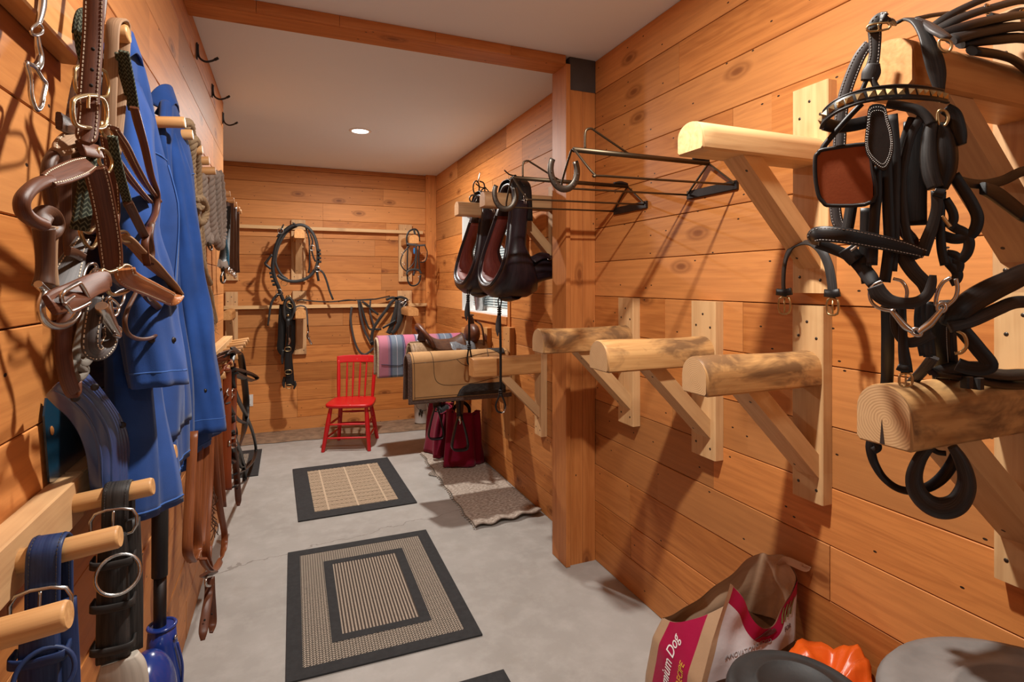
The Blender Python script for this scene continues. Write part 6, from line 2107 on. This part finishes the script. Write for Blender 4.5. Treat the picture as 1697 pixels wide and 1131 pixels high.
rtube(bd, 'hook', [(1561, 358), (1567, 366), (1575, 376), (1572, 372)], .003, 'brass', .06)
# noseband bowed forward
nb = [(1352, 402, .06), (1349, 392, .11), (1362, 388, .13), (1400, 391, .135), (1450, 400, .115), (1495, 410, .09), (1530, 420, .07)]
rstrap(bd, 'noseband', nb, [.018, .026, .028, .028, .026, .023, .018], .008, 'black_leather', .1, stitch=.0035, bulge=.002)
rstrap(bd, 'noseband_back', [(1353, 404, .05), (1378, 412, .045), (1405, 424, .045), (1425, 440, .05), (1440, 458, .06), (1449, 472, .07)], [.018, .020, .020, .024, .026, .022], .006, 'black_leather', .05)
rstrap(bd, 'keeper', [(1402, 412), (1412, 424), (1420, 432)], .030, .010, 'black_leather', .055)
rtube(bd, 'keeper_ring', [(1410, 416), (1418, 410), (1424, 404)], .003, 'nickel', .065)
# bit
rtube(bd, 'bit_ring', [(1462, 466), (1448, 473), (1441, 486), (1446, 503), (1462, 513), (1481, 514), (1478, 500)], .0030, 'nickel', .085, n=6)
rtube(bd, 'bit_ring', [(1480, 462), (1495, 467), (1503, 482), (1500, 500), (1490, 510)], .0030, 'nickel', .07, n=6)
rtube(bd, 'bit_ring', [(1576, 460), (1563, 468), (1554, 484), (1551, 504), (1560, 511)], .0032, 'nickel', .08, n=6)
rtube(bd, 'bit_ring', [(1584, 462), (1587, 478), (1583, 494), (1571, 506), (1562, 512)], .0032, 'nickel', .07, n=6)
rtube(bd, 'mouthpiece', [(1477, 514), (1487, 526), (1500, 541), (1513, 550)], [.0042, .005, .006, .0045], 'nickel', .085)
rtube(bd, 'mouthpiece', [(1563, 511), (1554, 522), (1542, 536), (1529, 546), (1522, 552)], [.0042, .005, .006, .0055, .0045], 'nickel', .085)
rtube(bd, 'joint', [(1511, 548), (1518, 545), (1526, 549), (1525, 556), (1516, 555)], .0032, 'nickel', .085, True, 4)
rtube(bd, 'bit_eye', [(1556, 505), (1564, 504), (1567, 511), (1561, 517), (1554, 513)], .0035, 'nickel', .085, True, 4)
rstrap(bd, 'curb_strap', [(1450, 474), (1458, 488), (1474, 499), (1497, 503), (1521, 500), (1537, 488), (1544, 470), (1546, 456)], [.026, .028, .024, .020, .018, .016, .014, .010], .005, 'worn_black', .10, stitch=None)
rstrap(bd, 'rein', [(1470, 508), (1471, 550, 0), (1471, 590, -.04), (1470, 630, -.09), (1466, 668, -.13), (1462, 700, -.14)], [.020, .021, .022, .022, .023, .022], .006, 'black_leather', .03)
rstrap(bd, 'rein', [(1484, 510), (1486, 545), (1500, 566), (1520, 566), (1545, 552)], .018, .006, 'worn_black', .05)
rstrap(bd, 'buckle_strap', [(1495, 500), (1496, 545), (1497, 575), (1500, 600), (1503, 618)], [.012, .013, .016, .019, .018], .006, 'black_leather', .06)
rbuckle(bd, 1501, 630, 9, 9, .065, 'brass')
rstrap(bd, 'keeper', [(1487, 608), (1495, 611), (1507, 612)], .012, .008, 'black_leather', .065)
rstrap(bd, 'rein', [(1547, 592, .0), (1530, 614, -.04), (1510, 636, -.09), (1490, 664, -.13), (1480, 684, -.15)], .018, .006, 'grey_leather', .02)
for (pts, w) in (([(1524, 500), (1521, 530), (1524, 560), (1530, 590)], .012), ([(1541, 500), (1537, 540), (1536, 575), (1538, 592)], .014), ([(1533, 480), (1530, 520), (1541, 560), (1545, 590)], .012)):
    rstrap(bd, 'rein', pts, w, .006, 'black_leather', .03)
rstrap(bd, 'wide_strap', [(1556, 505, .02), (1556, 560, -.04), (1560, 610, -.12), (1564, 668, -.20)], .032, .008, 'black_leather', .02, stitch=.005)
rstrap(bd, 'wide_strap', [(1570, 500, .01), (1572, 560, -.05), (1577, 620, -.14), (1582, 668, -.22)], .024, .008, 'worn_black', .01)
for (pts, w) in (([(1570, 368), (1583, 378), (1598, 386), (1606, 402), (1602, 420), (1590, 432), (1578, 434)], .016),
                 ([(1580, 290), (1597, 315), (1612, 340), (1620, 362), (1614, 384), (1598, 394), (1580, 396), (1560, 390)], .018),
                 ([(1562, 420), (1572, 435), (1586, 452), (1584, 464), (1574, 468)], .016),
                 ([(1568, 420), (1584, 424), (1590, 440), (1584, 456)], .014)):
    rstrap(bd, 'rein_loop', pts, w, .006, 'black_leather', .025)
rstrap(bd, 'triangle_loop', [(1588, 540), (1602, 556), (1622, 580), (1640, 604), (1628, 612), (1604, 610), (1586, 604)], .024, .006, 'black_leather', .0)
rtube(bd, 'small_ring', [(1586, 548), (1598, 556), (1602, 572), (1594, 584), (1582, 586)], .003, 'brass', .02)

# straps heaped on the beam itself
hb = thing('strap_bundle', (1.35, .70, 1.965), 'heap of black harness straps lying on the upper beam behind the big bridle', 'straps')
def ypl(pts, y):
    P = [PY(u, v, q[0] if q else y) for (u, v, *q) in pts]
    if pts[-1][0] >= 1690:                      # runs on to the rack's backboard
        e = P[-1]
        P.append(V((1.503, .655, e.z - .02)))
    return P
for k_, (pts, r, mt) in enumerate((
        ([(1546, 44, .70), (1572, 26, .69), (1615, 5, .68), (1660, -12, .67)], .0085, 'worn_black'),
        ([(1552, 50, .69), (1590, 31, .67), (1640, 14, .66), (1700, 2, .66)], .0105, 'worn_black'),
        ([(1520, 31, .75), (1548, 25, .75), (1585, 21, .75), (1604, 24, .74), (1575, 33, .72), (1548, 46, .70)], .0065, 'black_leather'),
        ([(1558, 58, .67), (1600, 44, .65), (1650, 32, .64), (1705, 27, .64)], .013, 'black_leather'),
        ([(1575, 66, .65), (1630, 52, .64), (1705, 46, .63)], .014, 'worn_black'),
        ([(1590, 72, .66), (1640, 66, .64), (1705, 66, .63)], .016, 'black_leather'),
        ([(1610, 84, .64), (1660, 92, .63), (1690, 106, .63)], .014, 'black_leather'),
        ([(1640, 25, .72), (1665, 28, .71), (1690, 18, .70)], .010, 'black_leather'))):
    MB().tube(ypl(pts, .68), r, 10, flat=.55).build('strap', mt, hb)
MB().tube(ypl([(1634, 8), (1640, 14), (1638, 22), (1632, 18)], .66), .003, 7, True, n=4).build('buckle', 'nickel', hb)
MB().tube(ypl([(1666, 26), (1680, 30), (1690, 22), (1700, 18)], .66), .004, 7).build('buckle', 'brass', hb)

# reins strung across towards the wall
rn = thing('harness_reins', (1.3, .62, 1.7), 'black reins and straps strung sideways from the big bridle past the rack brace', 'reins')
MB().ribbon(ypl([(1575, 292, .62), (1590, 300, .60), (1625, 306, .60), (1660, 300, .60), (1705, 284, .60)], .6), .018, .006, (-.4, -1, .2)).build('rein', 'black_leather', rn)
MB().ribbon(ypl([(1628, 312), (1650, 322), (1672, 338), (1690, 352), (1710, 366)], .59), [.022, .030, .030, .028, .024, .022], .010, (-.4, -1, .2)).build('braided_strap', 'black_leather', rn)
MB().ribbon(ypl([(1570, 536, .62), (1590, 514, .60), (1625, 490, .59), (1665, 470, .58), (1710, 452, .58)], .6), [.03, .036, .040, .038, .036, .034], .016, (-.4, -1, .5), bulge=.003).build('padded_strap', 'black_leather', rn)
MB().ribbon(ypl([(1572, 542, .61), (1610, 532, .59), (1650, 514, .58), (1680, 502, .58), (1710, 502, .58)], .6), .022, .010, (-.4, -1, .5)).build('rein', 'worn_black', rn)
MB().ribbon(ypl([(1600, 548, .64), (1625, 585, .63), (1640, 606, .63), (1605, 608, .63)], .6), .020, .007, (-.4, -1, .2)).build('rein', 'black_leather', rn)
# flat straps lying on the cracked log
fs_ = thing('flat_straps', (1.3, .68, 1.31), 'flat black straps lying across the top of the cracked log', 'straps')
MB().ribbon(ypl([(1541, 617), (1565, 613), (1590, 611), (1630, 617), (1665, 622), (1705, 622)], .66), [.010, .020, .026, .026, .024, .024, .024], .010, (0, -.8, .6)).build('strap', 'worn_black', fs_)
MB().ribbon(ypl([(1545, 618), (1580, 622), (1620, 630), (1660, 638), (1700, 640)], .655), .018, .008, (0, -.7, .7)).build('strap', 'black_leather', fs_)
for (u, v) in ((1602, 634), (1620, 636)):
    p = PY(u, v, .645)
    MB().box(p, (.018, .016, .022), ch=.003).build('keeper', 'worn_black', fs_)

# padded loop hanging below the log
pl_ = thing('padded_loop', (1.2, .78, 1.1), 'thick black padded leather loop and thin strap hanging below the cracked log', 'strap')
_lo = -.03
rtube(pl_, 'padded_loop', [(1541, 738), (1524, 762), (1515, 790), (1520, 815), (1538, 835), (1562, 843), (1586, 835), (1600, 812), (1601, 788), (1592, 762), (1578, 740)], [.009, .011, .0135, .016, .0185, .0195, .018, .0155, .013, .011, .008], 'worn_black', _lo, n=7, seg=14)
rstrap(pl_, 'thin_strap', [(1446, 726), (1443, 745), (1449, 768), (1464, 792), (1486, 809), (1510, 814), (1538, 808), (1560, 793), (1576, 772), (1584, 755)], [.020, .018, .016, .014, .014, .016, .018, .020, .020, .018], .006, 'black_leather', -.07, nrm=[(_N + V((0, 0, .8)))] * 10)
rstrap(pl_, 'thin_strap', [(1451, 730), (1455, 742), (1447, 748)], .014, .006, 'black_leather', -.06)
rtube(pl_, 'cross_bar', [(1540, 742), (1554, 750), (1568, 752)], .005, 'black_leather', -.05)

# strap with two buckles over the brace of the pale rack
ts = thing('double_buckle_strap', (1.44, 1.22, 1.6), 'black strap with a buckle at each end over the brace of the pale rack', 'strap')
def tp(pts): return [PX(u, v, q[0] if q else 1.42) for (u, v, *q) in pts]
MB().ribbon(tp([(1300, 492, 1.45), (1298, 470, 1.45), (1300, 440, 1.45), (1306, 420, 1.45), (1318, 408, 1.44), (1334, 402, 1.43), (1350, 405, 1.41), (1363, 418, 1.40), (1373, 440, 1.40), (1378, 465, 1.40), (1380, 485, 1.40)]), .024, .005, [V((-1, .5, 0))] * 4 + [V((-.6, 0, .8))] * 3 + [V((-1, -.4, 0))] * 4).build('strap', 'worn_black', ts)
for (u, v, x) in ((1300, 506, 1.45), (1380, 508, 1.40)):
    c_ = [PX(u + a, v + b, x) for a, b in ((-8, -11), (8, -11), (8, 12), (-8, 12))]
    o = MB().tube(c_, .0032, 7, True, n=3).build('buckle', 'brass', ts)
    attach(MB().tube([PX(u, v - 11, x - .003), PX(u, v + 12, x - .003)], .0024, 6, raw=True).build('tongue', 'brass'), o)
    MB().ribbon([PX(u - 12, v - 22, x), PX(u, v - 21, x - .006), PX(u + 12, v - 23, x)], .022, .010, (-1, -.2, 0)).build('keeper', 'black_leather', ts)
# ------------------------------------------------------------------ feed bag in the corner by the right wall
k = NT('feed_bag', .42, 0, .4)
a = k.n('ShaderNodeAttribute', attribute_name='gc').outputs['Vector']
sx = k.n('ShaderNodeSeparateXYZ', {0: a})
u_, v_, d_ = sx.outputs[0], sx.outputs[1], sx.outputs[2]      # u round the bag, v height (m), d depth below the rim (m)
nz = k.noise(a, 3.0, 3)
kraft, maroon_, white_, brown_ = (.40, .255, .15), (.33, .006, .05), (.58, .58, .60), (.075, .045, .032)
front = k.math('MULTIPLY', k.math('GREATER_THAN', u_, .02), k.math('LESS_THAN', u_, .37))
c = k.mix(front, kraft, white_)
low = k.math('LESS_THAN', v_, k.math('MULTIPLY_ADD', u_, .10, .345))
c = k.mix(k.math('MULTIPLY', front, low), c, brown_)
c = k.mix(k.math('MULTIPLY', front, k.math('LESS_THAN', d_, .042)), c, maroon_)
gus = k.math('MULTIPLY', k.math('GREATER_THAN', u_, .832), k.math('LESS_THAN', u_, .955))
c = k.mix(gus, c, maroon_)
k.color(c)
k.bump(k.noise(a, 9, 4), .25, .01)
plain('kraft_inside', (.50, .335, .21), .7, var=.15, scale=12)
plain('print_white', (.80, .78, .76), .5, var=.02)
plain('print_gold', (.62, .36, .05), .5, var=.02)
plain('print_dark', (.10, .03, .03), .5, var=.02)
plain('print_grey', (.30, .28, .28), .5, var=.02)
plain('print_green', (.17, .17, .05), .5, var=.1)
fb = thing('feed_bag', (1.28, 1.36, 0), 'open paper dog food bag with maroon top edge against the wall', 'bag')
LEV = [(0.0, 1.075, 1.450, 1.255, 1.470), (.10, 1.062, 1.462, 1.245, 1.480), (.23, 1.072, 1.468, 1.245, 1.475), (.35, 1.092, 1.475, 1.25, 1.465), (.46, 1.145, 1.492, 1.262, 1.445), (.60, 1.222, 1.515, 1.272, 1.425)]


def lev(z):
    for i in range(len(LEV) - 1):
        if z <= LEV[i + 1][0]:
            f = (z - LEV[i][0]) / (LEV[i + 1][0] - LEV[i][0])
            return [LEV[i][j] + (LEV[i + 1][j] - LEV[i][j]) * f for j in range(1, 5)]
    return list(LEV[-1][1:])


RIM = crf([.605, .555, .475, .452, .52, .600, .575, .560, .47, .415, .42, .475, .545], 8)


def rim(u):
    f = u * (len(RIM) - 1)
    i = min(int(f), len(RIM) - 2)
    return RIM[i] + (RIM[i + 1] - RIM[i]) * (f - i)


def bag_pt(u, z):
    """u: 0 B(front-left) .37 C(front-right) .55 D(back-right) .82 A(back-left) 1 B"""
    x0, x1, y0, y1 = lev(min(z, .60))
    cs = [(0, V((x0, y0, 0))), (.37, V((x1, y0 + .01, 0))), (.52, V((min(x1 + .01, 1.53), y1, 0))), (.80, V((x0 + .01, y1 + .02, 0))), (1.0, V((x0, y0, 0)))]
    for i in range(4):
        if u <= cs[i + 1][0]:
            f = (u - cs[i][0]) / (cs[i + 1][0] - cs[i][0])
            p = cs[i][1].lerp(cs[i + 1][1], f)
            e = cs[i + 1][1] - cs[i][1]
            n = V((e.y, -e.x, 0)).normalized()
            b = math.sin(PI * f)
            bul = (.020 * b if i != 3 else .004 * b) * math.sin(PI * min(1, max(0, z / .55)))
            cr_ = .007 * math.sin(z * 46 + f * 9 + i) * b * (1 if z > .28 else .4) + .004 * math.sin(z * 21 - f * 17) * b
            if i == 3: cr_ *= .25
            p = p + n * (bul + cr_)
            return V((p.x, p.y, z))
    return cs[0][1]


NU, NVV = 120, 44
def bsurf(u, v):
    return bag_pt(u, .004 + (rim(u) - .004) * v)
MB().grid(bsurf, NU, NVV, uv=lambda u, v: (u, .004 + (rim(u) - .004) * v, (rim(u)) * (1 - v))).build('paper_shell', 'feed_bag', fb)
def bin_(u, v):
    z = rim(u) - .20 * v
    p = bag_pt(u, z)
    c_ = V((1.32, 1.36, z))
    return p.lerp(c_, .025 + .10 * v)
MB().grid(bin_, NU, 10).build('kraft_lining', 'kraft_inside', fb, label='tan paper inside of the open bag')
MB().box((1.31, 1.355, .385), (.28, .15, .01), ch=0).build('kibble', 'dirt', fb)
# folded-over strip and flap at the back of the mouth
q = [bag_pt(.45, .56) + V((-.012, -.012, .01)), bag_pt(.40, .59) + V((-.02, .0, .015)), bag_pt(.37, .585) + V((.012, -.01, .01)), bag_pt(.36, .60) + V((.02, -.02, .005))]
MB().ribbon(q, .024, .002, [V((-.5, -.8, .3))] * 4).build('folded_edge', 'kraft_inside', fb)


def bag_text(txt, u0, z0, size, mat, shear, du, name):
    """printing on the bag, running up the side panel (du=0) or along the front"""
    cu = bpy.data.curves.new(name, 'FONT')
    cu.body = txt
    cu.size = size
    cu.extrude = .0004
    cu.shear = shear
    tmp = bpy.data.objects.new('tmp', cu)
    COL.objects.link(tmp)
    bpy.context.view_layer.update()
    me = bpy.data.meshes.new_from_object(tmp.evaluated_get(bpy.context.evaluated_depsgraph_get()))
    bpy.data.objects.remove(tmp)
    for vtx in me.vertices:
        x, y, d = vtx.co
        if du:
            uu, zz = u0 + x / du, z0 + y + x * .02
        else:
            uu, zz = u0 - y / .78, z0 + x
        p = bag_pt(uu % 1.0, zz)
        p1, p2 = bag_pt((uu + .004) % 1.0, zz), bag_pt(uu % 1.0, zz + .004)
        n = (p1 - p).cross(p2 - p).normalized()
        vtx.co = p + n * (.0012 + d)
    me.materials.append(M[mat])
    o = bpy.data.objects.new(name, me)
    COL.objects.link(o)
    return attach(o, fb)


bag_text('Super Premium Dog', .893, .125, .034, 'print_white', .25, 0, 'printed_text')
bag_text('CHICKEN RECIPE', .938, .195, .022, 'print_gold', 0, 0, 'printed_text').location = (0, 0, 0)
bag_text('INNOVATION GUIDED', .06, .405, .0155, 'print_grey', 0, .85, 'printed_text')
bag_text('FOR', .30, .425, .018, 'print_dark', 0, .85, 'printed_text')
# bird silhouette and leaf strokes on the front
def on_front(pts, mat, name):
    P = [bag_pt(u, z) + V((0, -.0016, 0)) for u, z in pts]
    mb = MB(); mb.poly([tuple(p) for p in P], (0, -.0006, 0))
    return mb.build(name, mat, fb)
on_front([(.165, .430), (.19, .436), (.215, .446), (.235, .450), (.24, .444), (.25, .448), (.262, .440), (.248, .432), (.225, .428), (.205, .433)], 'print_dark', 'printed_bird')
for i in range(4):
    u0 = .285 + .016 * i
    on_front([(u0, .452 + .004 * i), (u0 + .006, .470 + .006 * i), (u0 + .016, .488 + .007 * i), (u0 + .020, .488 + .007 * i), (u0 + .012, .468 + .006 * i), (u0 + .008, .450 + .004 * i)], 'print_green', 'printed_leaf')

# orange plastic bag
k = NT('orange_plastic', .36, 0, .5)
k.color(k.mix(k.noise(k.gc(rnd=False), 6, 3), (.74, .13, .010), (.62, .075, .008)))
k.bump(k.noise(k.gc(rnd=False), 7, 4), .3, .01)
ob = thing('plastic_bag', (1.33, 1.06, 0), 'crumpled orange plastic bag behind the round bin lids', 'bag')
def orange(u, v):
    a = 2 * PI * u
    zt = .440 + .030 * math.sin(a * 2 + .6) + .015 * math.sin(a * 5 + 1) + .012 * abs(math.sin(a * 8.5)) - .035 * math.cos(a)
    cx, cy = 1.355, 1.075
    rx, ry = .175 * (1 + .12 * math.sin(a * 3)), .105
    if v < .7:
        w = v / .7
        z = .004 + (zt - .004) * w
        r = 1 - .12 * (1 - w) + .03 * math.sin(a * 7 + w * 5) + .03 * abs(math.sin(a * 11 + w * 9))
    else:
        w = (v - .7) / .3
        z = zt - .06 * w + .02 * math.sin(a * 4 + w * 6) * w * (1 - w) * 4
        r = (1 - w * .97) * (1 + .10 * math.sin(a * 5 + 2) * (1 - w))
    return V((min(cx + rx * r * math.cos(a), XR - .02), cy + ry * r * math.sin(a), z))
MB().grid(orange, 60, 34, wrap_u=True).build('film', 'orange_plastic', ob)

# round bins, only their tops in view
plain('bin_black', (.020, .020, .020), .6, var=.4, scale=14, bump=.3, bscale=60)
plain('bin_grey', (.20, .19, .18), .55, var=.35, scale=9, bump=.5, bscale=30)
plain('rust_red', (.16, .045, .03), .6, var=.4)
def bin_can(x, y, r, h, mat, label, ridges=True):
    t = thing('lidded_bin', (x, y, 0), label, 'bin')
    MB().lathe([(0, .004), (r * .86, .004), (r * .88, .02), (r * .96, h - .05), (0, h - .05)], (x, y, 0), seg=40).build('body', mat, t)
    pr = [(r, h - .055), (r * 1.03, h - .052), (r * 1.03, h - .02), (r * .99, h - .006), (r * .90, h), (r * .86, h - .004), (r * .62, h + .004), (r * .60, h + .010), (r * .56, h + .010), (r * .54, h + .004), (0, h + .012)]
    MB().lathe(pr, (x, y, 0), seg=56).build('lid', mat, t)
    return t
bin_can(1.045, .885, .146, .602, 'bin_black', 'round bin with a dusty black lid in front of the orange bag')
gb = bin_can(1.185, .490, .256, .765, 'bin_grey', 'round bin with a pale grey lid below the cracked log')
MB().sphere((1.27, .40, .783), (.10, .06, .012), 16, 8).build('red_patch', 'rust_red', gb, label='reddish patch on the lid')
